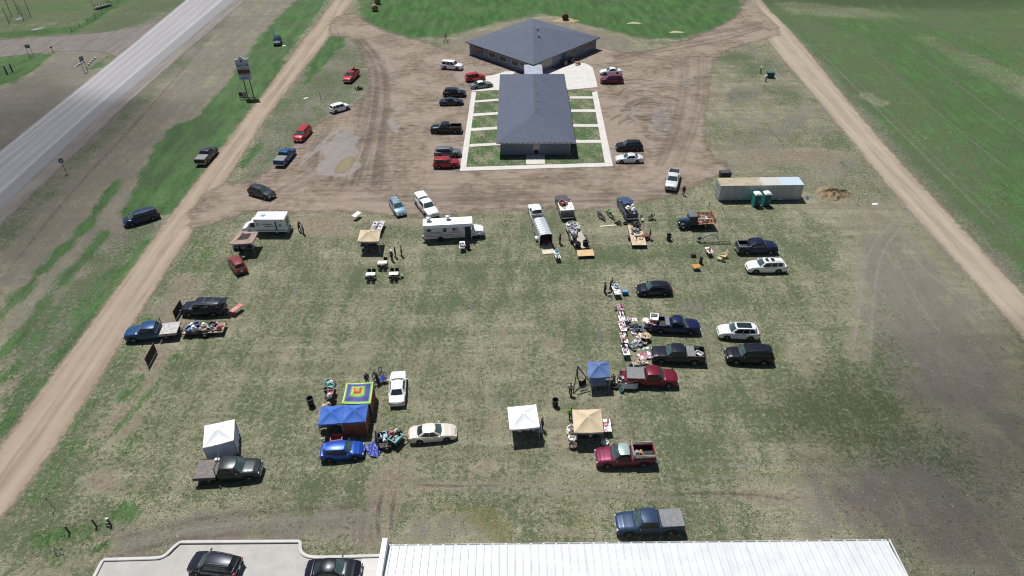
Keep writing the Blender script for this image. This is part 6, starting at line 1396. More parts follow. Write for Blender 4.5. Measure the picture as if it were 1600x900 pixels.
# ------------------------------------------------------------------ ambulance
a, c = G(452.5, 361.5), G(383.5, 361.5)
am = thing('ambulance', 'white box ambulance with a blue star on its roof beside the brown canopy', 'ambulance', (a + c) / 2, dirang(a, c)); L = (c - a).length; hl = L / 2
xm = -hl + 4.5; AW = mat('ambulance_white', (.80, .80, .80), .4, var=.03)
q = MB(); q.box(((-hl + xm) / 2, 0, 1.68), (xm + hl, 2.3, 2.15), b=.06); q.build('module', AW, am, 30)
q = MB(); q.box(((-hl + xm) / 2 + .1, 0, .72), (xm + hl - .4, 2.05, .34), b=.03); q.build('skirt', mat('grey_skirt', (.30, .33, .36), .5), am)
q = MB(); q.loft([[(xm, -.98, .5), (xm, .98, .5), (xm, .98, 1.3), (xm, .86, 2.1), (xm, .5, 2.2), (xm, -.5, 2.2), (xm, -.86, 2.1), (xm, -.98, 1.3)], [(xm + .75, -.98, .5), (xm + .75, .98, .5), (xm + .75, .98, 1.3), (xm + .65, .84, 2.0), (xm + .65, .5, 2.1), (xm + .65, -.5, 2.1), (xm + .65, -.84, 2.0), (xm + .75, -.98, 1.3)], [(xm + 1.3, -.97, .5), (xm + 1.3, .97, .5), (xm + 1.3, .97, 1.25), (xm + 1.28, .9, 1.3), (xm + 1.28, .5, 1.34), (xm + 1.28, -.5, 1.34), (xm + 1.28, -.9, 1.3), (xm + 1.3, -.97, 1.25)], [(hl - .1, -.85, .55), (hl - .1, .85, .55), (hl - .1, .85, .95), (hl - .12, .8, 1.02), (hl - .12, .5, 1.06), (hl - .12, -.5, 1.06), (hl - .12, -.8, 1.02), (hl - .1, -.85, .95)], [(hl, -.7, .6), (hl, .7, .6), (hl, .7, .8), (hl, .66, .86), (hl, .4, .9), (hl, -.4, .9), (hl, -.66, .86), (hl, -.7, .8)]]); q.build('cab', AW, am, 25)
q = MB(); q.quad((xm + .69, -.78, 2.0), (xm + .69, .78, 2.0), (xm + 1.30, .86, 1.36), (xm + 1.30, -.86, 1.36)); q.build('windscreen', GLASS_CLEAR, am, 0)
for s in (-1, 1): q = MB(); q.quad((xm + .08, s * .99, 1.35), (xm + .78, s * .99, 1.35), (xm + .62, s * .88, 1.95), (xm + .08, s * .88, 2.02)); q.build('side_window', GLASS, am, 0)
wheel_pair(am, hl - 1.15, .90, .40, .24); wheel_pair(am, -hl + 1.45, .92, .40, .30)
q = MB(); q.box((hl + .05, 0, .62), (.16, 1.8, .22), b=.03); q.build('front_bumper', CHROME, am); q = MB(); q.box((-hl - .12, 0, .55), (.3, 2.2, .16), b=.02); q.build('rear_step', STEEL, am)
SB = mat('star_blue', (.05, .20, .48), .5); SGN = mat('star_green', (.02, .26, .05), .5)
def star(parent, M4, r, m, name):
    q = MB()
    for k in range(3): 
        a_ = math.pi * k / 3; ca, sa = math.cos(a_), math.sin(a_); q.add([M4 @ Vector((ca * u - sa * v, sa * u + ca * v, .012 + .003 * k)) for u, v in ((-r, -r * .2), (r, -r * .2), (r, r * .2), (-r, r * .2))] + [M4 @ Vector((ca * u - sa * v, sa * u + ca * v, .002)) for u, v in ((-r, -r * .2), (r, -r * .2), (r, r * .2), (-r, r * .2))], [(0, 1, 2, 3), (0, 4, 5, 1), (1, 5, 6, 2), (2, 6, 7, 3), (3, 7, 4, 0)])
    return q.build(name, m, parent, 0)
star(am, Matrix.Translation((xm - 1.15, .05, 2.76)), .42, SB, 'roof_star')
star(am, Matrix.Translation((-hl - .0, .0, 1.7)) @ Matrix.Rotation(R(-90), 4, 'Y'), .85, SGN, 'rear_star')
q = MB()
for k, (yy, w) in enumerate(((.75, .5), (.35, .5), (.05, .35), (-.35, .5), (-.7, .6))): q.box((xm - 2.35 + .1 * (k % 2), yy * .95, 2.762), (w, .10, .012))
q.build('roof_lettering', mat('faded_red', (.45, .28, .25), .6), am, 0)
for s in (1,):
    q = MB()
    for x, z_, w, h_ in ((xm - .5, 2.0, .30, .14), (xm - 1.6, 1.95, .9, .13), (xm - 2.3, 1.93, .5, .12), (xm - 1.8, 1.6, .7, .14), (xm - 2.5, 1.62, .6, .12), (xm - .55, 1.7, .3, .1)): q.box((x, s * 1.157, z_), (w, .012, h_))
    q.build('side_lettering', mat('letter_navy', (.05, .06, .13), .5), am, 0)
    star(am, Matrix.Translation((-hl + .75, s * 1.15, 1.75)) @ Matrix.Rotation(R(-90), 4, 'X'), .26, SB, 'side_star')
    for x in (xm - .35, -hl + .45): q = MB(); q.box((x, s * 1.16, 2.55), (.24, .03, .12)); q.build('marker_lamp', TAIL, am, 0)
    q = MB(); q.box((-hl + 1.35, s * 1.155, 1.62), (.22, .012, 1.5)); q.box(((-hl + xm) / 2, s * 1.155, .93), (xm + hl - .2, .012, .12)); q.build('dark_band', mat('letter_navy', (.05, .06, .13), .5), am, 0)
q = MB(); q.box((xm + .12, 0, 2.42), (.25, 1.5, .18), b=.04); q.build('light_bar', mat('bar_red', (.25, .06, .06), .4), am)

# ------------------------------------------------------------------ stake truck (old)
a, c = G(1113, 352.5), G(1057, 355)
st = thing('stake_truck', 'vintage dark blue stake bed truck with reddish slatted sides', 'truck', (a + c) / 2, dirang(a, c)); L = (c - a).length; hl = L / 2
VB = paint((.022, .038, .07), .1, .4); 
q = MB(); q.box((0, 0, .62), (L - .3, .8, .18)); q.build('chassis', BLACKP, st, 0)
q = MB(); q.loft([[(hl - .15, -.26, .62), (hl - .15, .26, .62), (hl - .15, .28, 1.25), (hl - .15, .16, 1.42), (hl - .15, -.16, 1.42), (hl - .15, -.28, 1.25)], [(hl - 1.55, -.52, .62), (hl - 1.55, .52, .62), (hl - 1.55, .52, 1.36), (hl - 1.55, .3, 1.58), (hl - 1.55, -.3, 1.58), (hl - 1.55, -.52, 1.36)]]); q.build('bonnet', paint((.045, .085, .125), .1, .35), st, 30)
q = MB(); q.box((hl - .12, 0, 1.0), (.08, .44, .74), b=.02); q.build('radiator', CHROME, st)
q = MB(); q.box((hl - 2.1, 0, 1.18), (1.1, 1.5, 1.15), b=.06); q.build('cab', VB, st); q = MB(); q.box((hl - 2.1, 0, 1.90), (1.05, 1.36, .34), b=.05); q.build('cab_window', GLASS, st); q = MB(); q.box((hl - 2.12, 0, 2.12), (1.22, 1.55, .14), b=.06); q.build('roof', mat('old_roof', (.10, .115, .14), .5), st)
for x, w in ((hl - .75, .72), (-hl + 1.3, .72)): wheel_pair(st, x, w, .40, .2)
for s in (-1, 1):
    q = MB(); n = 10; q.loft([[(hl - .75 + .56 * math.cos(a_) - (.25 if a_ > 2.6 else 0), s * .72 - .2, .42 + .56 * math.sin(a_)), (hl - .75 + .56 * math.cos(a_) - (.25 if a_ > 2.6 else 0), s * .72 + .2, .40 + .54 * math.sin(a_)), (hl - .75 + .56 * math.cos(a_) - (.25 if a_ > 2.6 else 0), s * .72 + .2, .43 + .56 * math.sin(a_)), (hl - .75 + .56 * math.cos(a_) - (.25 if a_ > 2.6 else 0), s * .72 - .2, .46 + .58 * math.sin(a_))] for a_ in [math.pi * (i / n) for i in range(n + 1)]]); q.build('fender', VB, st, 50)
    q = MB(); q.box((hl - 2.0, s * .82, .5), (1.4, .3, .05)); q.build('running_board', BLACKP, st, 0); q = MB(); q.ell((hl - .25, s * .42, 1.05), (.12, .13, .13)); q.build('headlight', CHROME, st)
x0, x1 = -hl, hl - 2.75
q = MB()
for k in range(9): q.box(((x0 + x1) / 2, -.92 + k * .23, .95), (x1 - x0, .22, .06))
q.build('bed_floor', WOOD, st, 0)
for s in (-1, 1):
    q = MB()
    for zz in (1.12, 1.34, 1.56, 1.76): q.box(((x0 + x1) / 2, s * 1.0, zz), (x1 - x0, .04, .12))
    for k in range(5): q.box((x0 + .1 + k * (x1 - x0 - .2) / 4, s * 1.05, 1.38), (.09, .05, .95))
    q.build('stake_side', REDWOOD, st, 0)
q = MB()
for zz in (1.12, 1.34, 1.56): q.box((x0 - .02, 0, zz), (.04, 1.96, .14))
q.build('stake_tail', REDWOOD, st, 0)
q = MB()
for zz in (1.12, 1.34, 1.56, 1.76): q.box((x1 + .02, 0, zz), (.04, 1.96, .12))
q.build('stake_head', REDWOOD, st, 0)

# ------------------------------------------------------------------ people
def skin_mesh(name, J, E, m, sub=1):
    names = list(J); bm = bmesh.new(); vs = [bm.verts.new(J[n][0]) for n in names]
    ix = {n: i for i, n in enumerate(names)}
    for a, b_ in E: bm.edges.new((vs[ix[a]], vs[ix[b_]]))
    me = bpy.data.meshes.new(name); bm.to_mesh(me); bm.free()
    o = bpy.data.objects.new(name, me); col.objects.link(o)
    mod = o.modifiers.new('skin', 'SKIN'); mod.use_smooth_shade = True
    if not me.skin_vertices: me.skin_vertices.new()
    sv = me.skin_vertices[0].data
    for i, n in enumerate(names):
        r = J[n][1]; sv[i].radius = r if isinstance(r, tuple) else (r, r); sv[i].use_root = (i == 0)
    ss_ = o.modifiers.new('sub', 'SUBSURF'); ss_.levels = ss_.render_levels = sub
    bpy.context.view_layer.update()
    out = bpy.data.meshes.new_from_object(o.evaluated_get(bpy.context.evaluated_depsgraph_get()))
    bpy.data.objects.remove(o); out.name = name; out.materials.clear(); out.materials.append(m)
    out.polygons.foreach_set('use_smooth', [True] * len(out.polygons))
    return out
SKIN = mat('skin', (.42, .25, .17), .6)
def skeleton(pose):
    st, bend, fw = pose   # stride, forward lean, arms forward
    J = {}; up = lambda z: bend * max(0, z - .95)
    J['pelvis'] = ((0, 0, .95), (.14, .10)); J['spine'] = ((up(1.15), 0, 1.15), (.135, .095)); J['chest'] = ((up(1.34), 0, 1.34), (.16, .105))
    J['neck'] = ((up(1.50), 0, 1.49), .058); J['throat'] = ((up(1.54) + .01, 0, 1.55), .056); J['head'] = ((up(1.62) + .025, 0, 1.63), (.078, .092)); J['crown'] = ((up(1.7) + .015, 0, 1.715), (.07, .08))
    J['nose'] = ((up(1.62) + .125, 0, 1.615), .014)
    E = [('pelvis', 'spine'), ('spine', 'chest'), ('chest', 'neck'), ('neck', 'throat'), ('throat', 'head'), ('head', 'crown'), ('head', 'nose')]
    for s, n in ((1, 'l'), (-1, 'r')):
        d = st * s
        J['hip' + n] = ((.02 * d, s * .10, .86), .098); J['knee' + n] = ((.30 * d + .02, s * .11, .49), .066); J['ankle' + n] = ((.46 * d, s * .11, .085 + .06 * max(0, -d)), .043); J['toe' + n] = ((.46 * d + .15, s * .125, .04 + .02 * max(0, -d)), .038)
        E += [('pelvis', 'hip' + n), ('hip' + n, 'knee' + n), ('knee' + n, 'ankle' + n), ('ankle' + n, 'toe' + n)]
        c = up(1.4); J['sho' + n] = ((c, s * .19, 1.43), .062); f_ = fw - .5 * d
        J['elb' + n] = ((c + .10 * f_ + .0, s * .245, 1.14), .046); J['wri' + n] = ((c + .10 * f_ + .16 * max(0, fw) + .06, s * (.25 - .08 * max(0, fw)), .90 + .16 * max(0, fw)), .030)
        w = Vector(J['wri' + n][0]); dn = Vector((.25 + .5 * max(0, fw), 0, -.9)).normalized(); J['palm' + n] = (tuple(w + dn * .075), (.022, .036))
        E += [('chest', 'sho' + n), ('sho' + n, 'elb' + n), ('elb' + n, 'wri' + n), ('wri' + n, 'palm' + n)]
        pv = Vector(J['palm' + n][0]); fwv = Vector((1, 0, 0)); 
        for k, ln_ in enumerate((.070, .080, .075, .058)):
            off = fwv * (.027 - .018 * k); a_ = pv + off + dn * .03; b_ = a_ + dn * ln_ * .5; e_ = b_ + (dn + Vector((0, -s * .45, 0))).normalized() * ln_ * .5
            for q_, nm in ((a_, 'a'), (b_, 'b'), (e_, 'c')): J['f%d%s%s' % (k, n, nm)] = (tuple(q_), .0088)
            E += [('palm' + n, 'f%d%sa' % (k, n)), ('f%d%sa' % (k, n), 'f%d%sb' % (k, n)), ('f%d%sb' % (k, n), 'f%d%sc' % (k, n))]
        t0 = pv + fwv * .035 - dn * .02; J['t' + n + 'a'] = (tuple(t0), .011); J['t' + n + 'b'] = (tuple(t0 + fwv * .03 + dn * .035), .0095); E += [('palm' + n, 't' + n + 'a'), ('t' + n + 'a', 't' + n + 'b')]
    return J, E
_pm = {}
def person_parts(pose):
    if pose in _pm: return _pm[pose]
    J, E = skeleton(pose)
    body = skin_mesh('person_body', J, E, SKIN)
    def subset(keep, grow, sz=None):
        ks = [k for k in J if k in keep]; jj = {k: (J[k][0], tuple(x + grow for x in (J[k][1] if isinstance(J[k][1], tuple) else (J[k][1],) * 2))) for k in ks}
        return jj, [e for e in E if e[0] in jj and e[1] in jj]
    jt, et = subset({'pelvis', 'spine', 'chest', 'neck', 'shol', 'shor', 'elbl', 'elbr', 'wril', 'wrir'}, .022); jt['neck'] = (J['neck'][0], (.05, .05))
    shirt = skin_mesh('shirt', jt, et, SKIN)
    jb, eb = subset({'pelvis', 'hipl', 'hipr', 'kneel', 'kneer', 'anklel', 'ankler'}, .018); trousers = skin_mesh('trousers', jb, eb, SKIN)
    q = MB(); 
    for n in 'lr':
        t_, a_ = J['toe' + n][0], J['ankle' + n][0]; q.box(((t_[0] + a_[0]) / 2 + .0, t_[1], a_[2] - .025), (.29, .105, .11), b=.04)
    shoes = q.mesh('shoes', SKIN)
    h = J['head'][0]; q = MB(); rings = []
    for j in range(7):
        v = j / 6; a_ = .2 + v * (math.pi / 2 - .2) if False else v * math.pi / 2
        rings.append([(h[0] - .012 + .112 * math.cos(t_) * math.cos(a_) * (1 - .25 * (math.cos(t_) > .5) * (1 - v)), .098 * math.sin(t_) * math.cos(a_), h[2] + .045 + .105 * math.sin(a_) - (.06 if math.cos(t_) < .1 else 0) * (1 - v)) for t_ in [2 * math.pi * i / 14 for i in range(14)]])
    q.loft(rings); hair = q.mesh('hair', SKIN, 60)
    q = MB(); q.lathe([(.19, h[2] + .055), (.19, h[2] + .068), (.10, h[2] + .075), (.098, h[2] + .15), (.06, h[2] + .18), (.005, h[2] + .185)], 16, (h[0], 0, 0)); hat = q.mesh('hat', SKIN, 50)
    q = MB()
    for s in (-1, 1): q.ell((h[0] + .098, s * .033, h[2] + .018), (.012, .014, .009), 8, 6)
    eyes = q.mesh('eyes', SKIN); q = MB(); q.box((h[0] + .096, 0, h[2] - .052), (.02, .05, .012), b=.004); mouth = q.mesh('mouth', SKIN)
    q = MB()
    for s in (-1, 1): q.ell((h[0], s * .094, h[2] + .005), (.025, .012, .035), 8, 6)
    ears = q.mesh('ears', SKIN)
    _pm[pose] = (body, shirt, trousers, shoes, hair, hat, eyes, mouth, ears); return _pm[pose]
def mobj(name, me, m, parent):
    o = link(name, me, parent); o.material_slots[0].link = 'OBJECT'; o.material_slots[0].material = m; return o
POSES = {'stand': (0.0, .02, .15), 'walk': (.55, .05, .2), 'reach': (.15, .22, 1.6), 'lean': (.1, .45, 1.9)}
def person(px, py, yaw, top, legs, label, pose='stand', hair=(.04, .025, .018), hat=None, z=0.0, s=1.0):
    pp = person_parts(POSES[pose]); p_ = G(px, py); p_.z = z
    o = thing('person', label, 'person', p_, R(yaw)); o.scale = (s, s, s)
    body = mobj('body', pp[0], SKIN, o)
    mobj('shirt', pp[1], mat('shirt_cloth', top, .85), o); mobj('trousers', pp[2], mat('trouser_cloth', legs, .85), o); mobj('shoes', pp[3], mat('shoe', (.03, .03, .03), .7), o)
    if hat: mobj('hat', pp[5], mat('hat_felt', hat, .8), o)
    mobj('hair', pp[4], mat('hair', hair, .7), o)
    mobj('eyes', pp[6], mat('eye', (.03, .03, .03), .3), body); mobj('mouth', pp[7], mat('lips', (.30, .12, .10), .6), body); mobj('ears', pp[8], SKIN, body)
    return o
DK = (.015, .016, .020); JEAN = (.035, .05, .10)
person(612.5, 407, 60, DK, DK, 'person in black with a pale hat, left of three standing below the tan canopy', hat=(.62, .60, .55))
person(618.5, 402, 200, (.02, .02, .024), (.12, .14, .17), 'person in dark jacket and grey trousers, middle of three below the tan canopy')
person(628, 400, 190, (.50, .28, .03), (.05, .055, .07), 'person in yellow shirt and dark trousers, right of three below the tan canopy')
person(1067.5, 305, 250, (.03, .04, .075), (.03, .035, .05), 'person in navy clothes beside the white pickup with the grille guard', 'walk')
person(944.5, 458, 20, DK, DK, 'person in black left of the folding stall with the blue cooler')
person(953.5, 451, -10, (.035, .035, .04), DK, 'dark clothed person reaching over the white folding stall table', 'reach')
person(891, 617, 80, (.48, .44, .50), (.03, .035, .06), 'person in pale shirt and navy trousers near the black swing stand', 'walk')
person(891.5, 655, 260, (.16, .48, .02), (.035, .04, .05), 'person in lime green shirt behind the tan canopy')
person(847.5, 671, 190, (.02, .026, .035), (.02, .025, .04), 'dark clothed person at the right side of the open white canopy')
person(1015, 373.5, 170, (.018, .018, .022), (.16, .16, .17), 'person in black top and grey trousers beside the plywood trailer')
person(475, 366, 210, (.22, .24, .26), DK, 'person in grey shirt and dark trousers, nearer of two right of the ambulance', hair=(.35, .2, .15))
person(468.5, 361, -30, DK, DK, 'person in black, farther of two right of the ambulance', 'reach')
person(574.5, 600, -60, (.025, .05, .07), (.02, .03, .04), 'person in dark teal clothes behind the rainbow square canopy')
person(554.5, 116, 230, DK, DK, 'dark figure standing at the bed of the red pickup on the island')
person(743.5, 123, 200, (.08, .14, .22), (.05, .07, .10), 'person in blue behind the red suv on the motel pad')
person(875, 381, 150, (.16, .03, .03), (.04, .04, .06), 'person in dark red top beside the silver enclosed trailer')
person(375, 392, 40, (.03, .035, .05), DK, 'dark clothed person bending in the shade of the brown canopy', 'lean')
person(958.5, 603, 100, (.05, .045, .05), DK, 'dark clothed person crouching between slate blue canopy and lowered tailgate', 'lean', s=.9)
person(972.5, 548, 10, DK, DK, 'dark clothed person standing at the near left of the long table row')
person(590, 596, 250, (.02, .02, .025), (.02, .025, .05), 'person in black beside the bicycles right of the rainbow square canopy', 'lean')
person(846, 685, 160, (.30, .36, .44), (.06, .08, .13), 'person in pale blue under the right edge of the open white canopy', 'reach')

# ------------------------------------------------------------------ furniture
def table(px, py, ang, L, W, label, m=TABLETOP, h=.74, name='folding_table', group=None, cloth=None):
    o = thing(name, label, 'table', G(px, py), R(ang), group)
    q = MB(); q.box((0, 0, h - .02), (L, W, .045), b=.012); q.build('table_top', m, o)
    for s in (-1, 1): q = MB(); q.tube([(s * (L / 2 - .15), -W / 2 + .08, 0), (s * (L / 2 - .2), -W / 2 + .1, h - .05), (s * (L / 2 - .2), W / 2 - .1, h - .05), (s * (L / 2 - .15), W / 2 - .08, 0)], .018); q.build('leg', STEEL, o)
    return o
def chair(px, py, ang, label, m, kind='folding', group=None, z=0):
    o = thing('%s_chair' % kind, label, 'chair', G(px, py) + Vector((0, 0, z)), R(ang), group)
    if kind == 'adirondack':
        q = MB()
        for k in range(4): q.box((.22 - .13 * k, 0, .36 - .03 * k), (.11, .56, .025), ry=.2)
        q.build('seat', m, o, 0); q = MB()
        for k in range(5): q.box((-.38, -.22 + .11 * k, .68 + .03 * (2 - abs(k - 2))), (.025, .095, .78), ry=-.38)
        q.build('backrest', m, o, 0)
        for s in (-1, 1): q = MB(); q.box((0, s * .32, .55), (.66, .11, .025)); q.build('armrest', m, o, 0); q = MB(); q.box((.27, s * .28, .27), (.07, .03, .54)); q.box((-.15, s * .28, .2), (.8, .03, .09), ry=.3); q.build('leg', m, o, 0)
    else:
        q = MB(); q.grid(lambda u, v: (-.22 + .44 * u, -.23 + .46 * v, .44 - .05 * math.sin(math.pi * v)), 4, 4); q.build('seat', m, o, 60); q = MB(); q.grid(lambda u, v: (-.22 - .12 * u - .03 * math.sin(math.pi * v), -.23 + .46 * v, .46 + .46 * u), 4, 4); q.build('backrest', m, o, 60)
        for s in (-1, 1): q = MB(); q.tube([(.22, s * .24, 0), (-.20, s * .24, .45), (-.34, s * .24, .92)], .016); q.tube([(-.24, s * .24, 0), (.22, s * .24, .45)], .016); q.build('leg', DARKSTEEL, o)
    return o
BLKCLOTH = mat('black_cloth', (.015, .015, .017), .85)
PT = [(598.5, 416.5, 'white picnic table nearest the three standing people'), (580, 435, 'white picnic table, lower left of the three in the grass'), (616, 434, 'white picnic table, lower right of the three in the grass')]
for i, (px, py, lab) in enumerate(PT):
    table(px, py, 2, 1.25, .65, lab, WHITEP, .76, 'picnic_table', 'white picnic tables in the grass')
    where = ('upper', 'lower left', 'lower right')[i]
    for k, (dx, dy, a_) in enumerate(((-.32, .62, -90), (.32, .62, -90), (-.32, -.62, 90), (.32, -.62, 90))):
        if i == 0 and k == 0: continue
        p_ = G(px, py); ch = chair(px, py, a_, 'black folding chair on the %s side of the %s white picnic table' % ('far' if dy > 0 else 'near', where), BLKCLOTH, 'folding', 'black chairs round the %s picnic table' % where); ch.location = p_ + Vector((dx, dy, 0))
chair(628, 433.5, 30, 'grey folding chair standing apart, right of the lower right picnic table', mat('grey_cloth', (.2, .2, .2), .8))
table(558, 341, 62, 1.5, .75, 'white folding table alone at the yard edge left of the blue wagon')
TB = table(722.5, 389, 92, 1.8, .75, 'white folding table standing before the food bus door')
table(870, 404, 100, 1.9, .7, 'narrow goods table right of the lowered silver trailer ramp')
table(1107, 397.5, 98, 1.5, .75, 'white table with red and white goods below the stake truck')
table(1087, 421, 5, .95, .85, 'square orange wooden table alone in the grass', mat('orange_wood', (.50, .22, .035), .5), .60, 'wooden_table')
table(371.5, 488, 62, 1.75, .65, 'table under a red checked cloth behind the raised liftgate', mat('red_check', (.55, .16, .16), .7, var=.5, scale=9))
table(586, 362, 86, 3.4, 1.0, 'long goods table running behind the tan canopy, nearest its left edge', mat('pinkish_top', (.55, .47, .42), .6), group='tables behind the tan canopy')
table(594, 361, 86, 3.4, .9, 'long goods table behind the tan canopy under blue and white goods', mat('pinkish_top', (.55, .47, .42), .6), group='tables behind the tan canopy')
table(962, 459, 97, 2.2, .85, 'white folding table of the small stall beside the blue cooler')
pinkt = mat('pink_cloth', (.42, .20, .24), .8, var=.4, scale=6)
LT = [(968.5, 487, 1.3, pinkt), (970.0, 501, 1.75, TABLETOP), (972, 517, 1.75, TABLETOP), (974, 535, 1.75, TABLETOP), (976.5, 554, 1.75, TABLETOP)]
for i, (px, py, L_, m_) in enumerate(LT):
    table(px, py, -86, L_, .78, ('rose cloth covered table at the far end of the long table row', 'second table of the long row, next after the rose cloth', 'third table of the long row, at the black wheeled heap', 'fourth table of the long row, level with the round table', 'last table at the near end of the long row')[i], m_, group='long row of goods tables')
table(985, 507, 5, 1.5, .6, 'small side table with pink goods joined to the long row')
o = thing('round_table', 'small round tan table in the goods heap left of the black pickup', 'table', G(1008, 531)); q = MB(); q.lathe([(.01, .72), (.58, .72), (.6, .70), (.58, .68), (.01, .68)], 20); q.build('table_top', WOOD, o); q = MB(); q.lathe([(.28, 0), (.25, .04), (.05, .08), (.045, .68)], 12); q.build('pedestal', WOOD, o)
table(934, 604, 3, 1.75, 1.1, 'checked grey and white table in front of the slate blue canopy', mat('grey_check', (.40, .42, .46), .7, var=.35, scale=12))
table(948, 672, 90, 1.7, .75, 'goods table at the right side of the tan canopy', TABLETOP)
table(820, 668, 2, 2.3, .7, 'goods table under the open white canopy', mat('dark_cloth', (.05, .05, .07), .8))
table(516, 618, -82, 2.6, .8, 'goods table left of the rainbow square canopy', mat('dark_cloth', (.05, .05, .07), .8))
table(515, 671, 5, 2.0, .7, 'dark goods table inside the left blue canopy', mat('dark_cloth', (.05, .05, .07), .8))
table(577, 389, 2, 2.4, .8, 'goods table in the shade of the tan canopy left of the bus', mat('navy_cloth', (.03, .04, .09), .8))
table(389, 392.5, 5, 1.6, .8, 'grey table in the shade of the brown canopy', mat('grey_top', (.26, .27, .29), .6))
table(918, 688, 2, 2.2, .8, 'dark goods table under the tan canopy above the plank rail pickup', mat('dark_cloth', (.05, .05, .07), .8))
LBW = mat('yellowish_wood', (.58, .47, .26), .6)
chair(1124, 406, 150, 'pale wooden lounge chair, left of two facing each other', LBW, 'adirondack', 'wooden lounge chairs'); chair(1130, 402.5, 200, 'pale wooden lounge chair, right of two, with its back raised', LBW, 'adirondack', 'wooden lounge chairs')
chair(1003, 345.5, -60, 'dark chair with white seat right of the slate blue pickup', mat('pale_seat', (.45, .43, .40), .7)); chair(1014.5, 343.5, 190, 'black chair, left of two facing chairs behind the plywood trailer', BLKCLOTH); chair(1018.5, 342, 170, 'tall black chair, right of two behind the plywood trailer', BLKCLOTH)
chair(1091, 377, 100, 'black folding chair left of the silver bed frame', BLKCLOTH); chair(381.8, 404.5, 200, 'grey camp chair beside the dusty red wagon', mat('grey_cloth', (.24, .25, .26), .8))
chair(951, 462, 120, 'dark folding chair left of the small stall table', BLKCLOTH)
# bed frame / headboard
o = thing('bed_frame', 'silver arched bed headboard with rails lying below the stake truck', 'bed frame', G(1109, 377), R(2)); AR = mat('brushed_silver', (.52, .53, .54), .35, .6)
q = MB(); q.loft([[(1.25 * math.cos(a_), -.1 + .1 * math.sin(a_), .30 + .95 * math.sin(a_)), (1.05 * math.cos(a_), -.1 + .1 * math.sin(a_), .30 + .72 * math.sin(a_)), (1.05 * math.cos(a_), .0 + .1 * math.sin(a_), .30 + .72 * math.sin(a_)), (1.25 * math.cos(a_), .0 + .1 * math.sin(a_), .30 + .95 * math.sin(a_))] for a_ in [math.pi * i / 20 for i in range(21)]]); q.build('headboard', AR, o)
q = MB()
for x in (-.7, -.35, 0, .35, .7): q.cyl((x, -.05, .1), (x, -.05, .75), .025)
q.tube([(-1.2, -.05, .30), (1.2, -.05, .30)], .03); q.build('spindle', AR, o)
q = MB(); q.tube([(-1.15, -.6, .08), (1.15, -.5, .08)], .04); q.tube([(-1.1, -1.0, .06), (1.15, -.9, .06)], .04); q.tube([(-1.15, -.2, .1), (-1.15, -1.2, .05)], .04); q.build('side_rail', CHROME, o)
o = thing('rack', 'low black metal rack lying right of the silver bed frame', 'rack', G(1131, 381), R(2)); q = MB(); q.tube([(-.8, -.2, .1), (.9, -.2, .1), (.9, .25, .25), (-.8, .25, .25), (-.8, -.2, .1)], .04)
for k in range(5): q.cyl((-.6 + .35 * k, -.2, .1), (-.6 + .35 * k, .25, .25), .03)
q.build('grid', DARKSTEEL, o)
o = thing('tool_chest', 'small dark chest with red base and orange handle below the black folding chair', 'chest', G(1083, 401)); q = MB(); q.box((0, 0, .3), (.65, .45, .34), b=.03); q.build('chest_body', BLACKP, o); q = MB(); q.box((0, 0, .07), (.7, .5, .14), b=.02); q.build('base', mat('chest_red', (.28, .05, .03), .5), o); q = MB(); q.tube([(.35, 0, .15), (.6, 0, .2)], .03); q.build('handle', mat('handle_orange', (.4, .12, .04), .5), o)
o = thing('speaker', 'tall narrow black speaker right of the orange table', 'speaker', G(1094.5, 411.5), R(10)); q = MB(); q.box((0, 0, .55), (.36, .34, 1.1), b=.03, taper=.95); q.build('cabinet', BLACKP, o); q = MB(); q.lathe([(.14, -.18), (.13, -.17), (.02, -.165)], 12, (0, 0, .8), 'y'); q.build('cone', mat('cone_grey', (.10, .10, .11), .6), o)
def barrel(px, py, label, r=.33, h=.95, name='trash_can', m=BLACKP, cat='trash can'):
    o = thing(name, label, cat, G(px, py)); q = MB(); q.lathe([(.02, 0), (r * .84, 0), (r * .9, .05), (r, h - .06), (r * 1.08, h - .05), (r * 1.08, h), (r * .96, h), (r * .88, .3), (.02, .28)], 18); q.build('drum', m, o, 40)
    for s in (-1, 1): q = MB(); q.box((0, s * r * 1.05, h * .8), (.16, .05, .06), b=.015); q.build('handle', m, o)
    return o
barrel(486.5, 633, 'black trash can standing alone left of the twin blue canopies', .36, 1.1); barrel(867.5, 634, 'black trash can in open grass between white canopy and pale shirted person'); barrel(1044.5, 375, 'black trash can below the vintage stake truck'); barrel(731.5, 389, 'trash can right of the table before the food bus', .3, .9)
o = thing('cooler', 'bright blue cooler with white lid stripe right of the small stall table', 'cooler', G(976.5, 460), R(4)); q = MB(); q.box((0, 0, .26), (.72, .45, .5), b=.04, taper=1.05); q.build('tub', mat('cooler_blue', (.03, .16, .36), .45), o); q = MB(); q.box((0, 0, .55), (.78, .5, .1), b=.03); q.build('lid', mat('cooler_lid', (.08, .28, .52), .4), o); q = MB(); q.tube([(-.38, 0, .45), (-.38, 0, .75), (.38, 0, .75), (.38, 0, .45)], .02); q.build('handle', WHITEP, o)
o = thing('display_rack', 'white wire rack leaning at the near left corner of the small stall table', 'rack', G(953.5, 469), R(25)); q = MB(); q.tube([(-.45, 0, 0), (-.3, .25, .8), (.45, .25, .75), (.35, 0, 0), (-.45, 0, 0)], .028)
for k in range(4): q.tube([(-.43 + .03 * k, .05 * k, .18 * k), (.37 + .02 * k, .05 * k, .18 * k)], .02)
q.build('wire_grid', WHITEP, o)
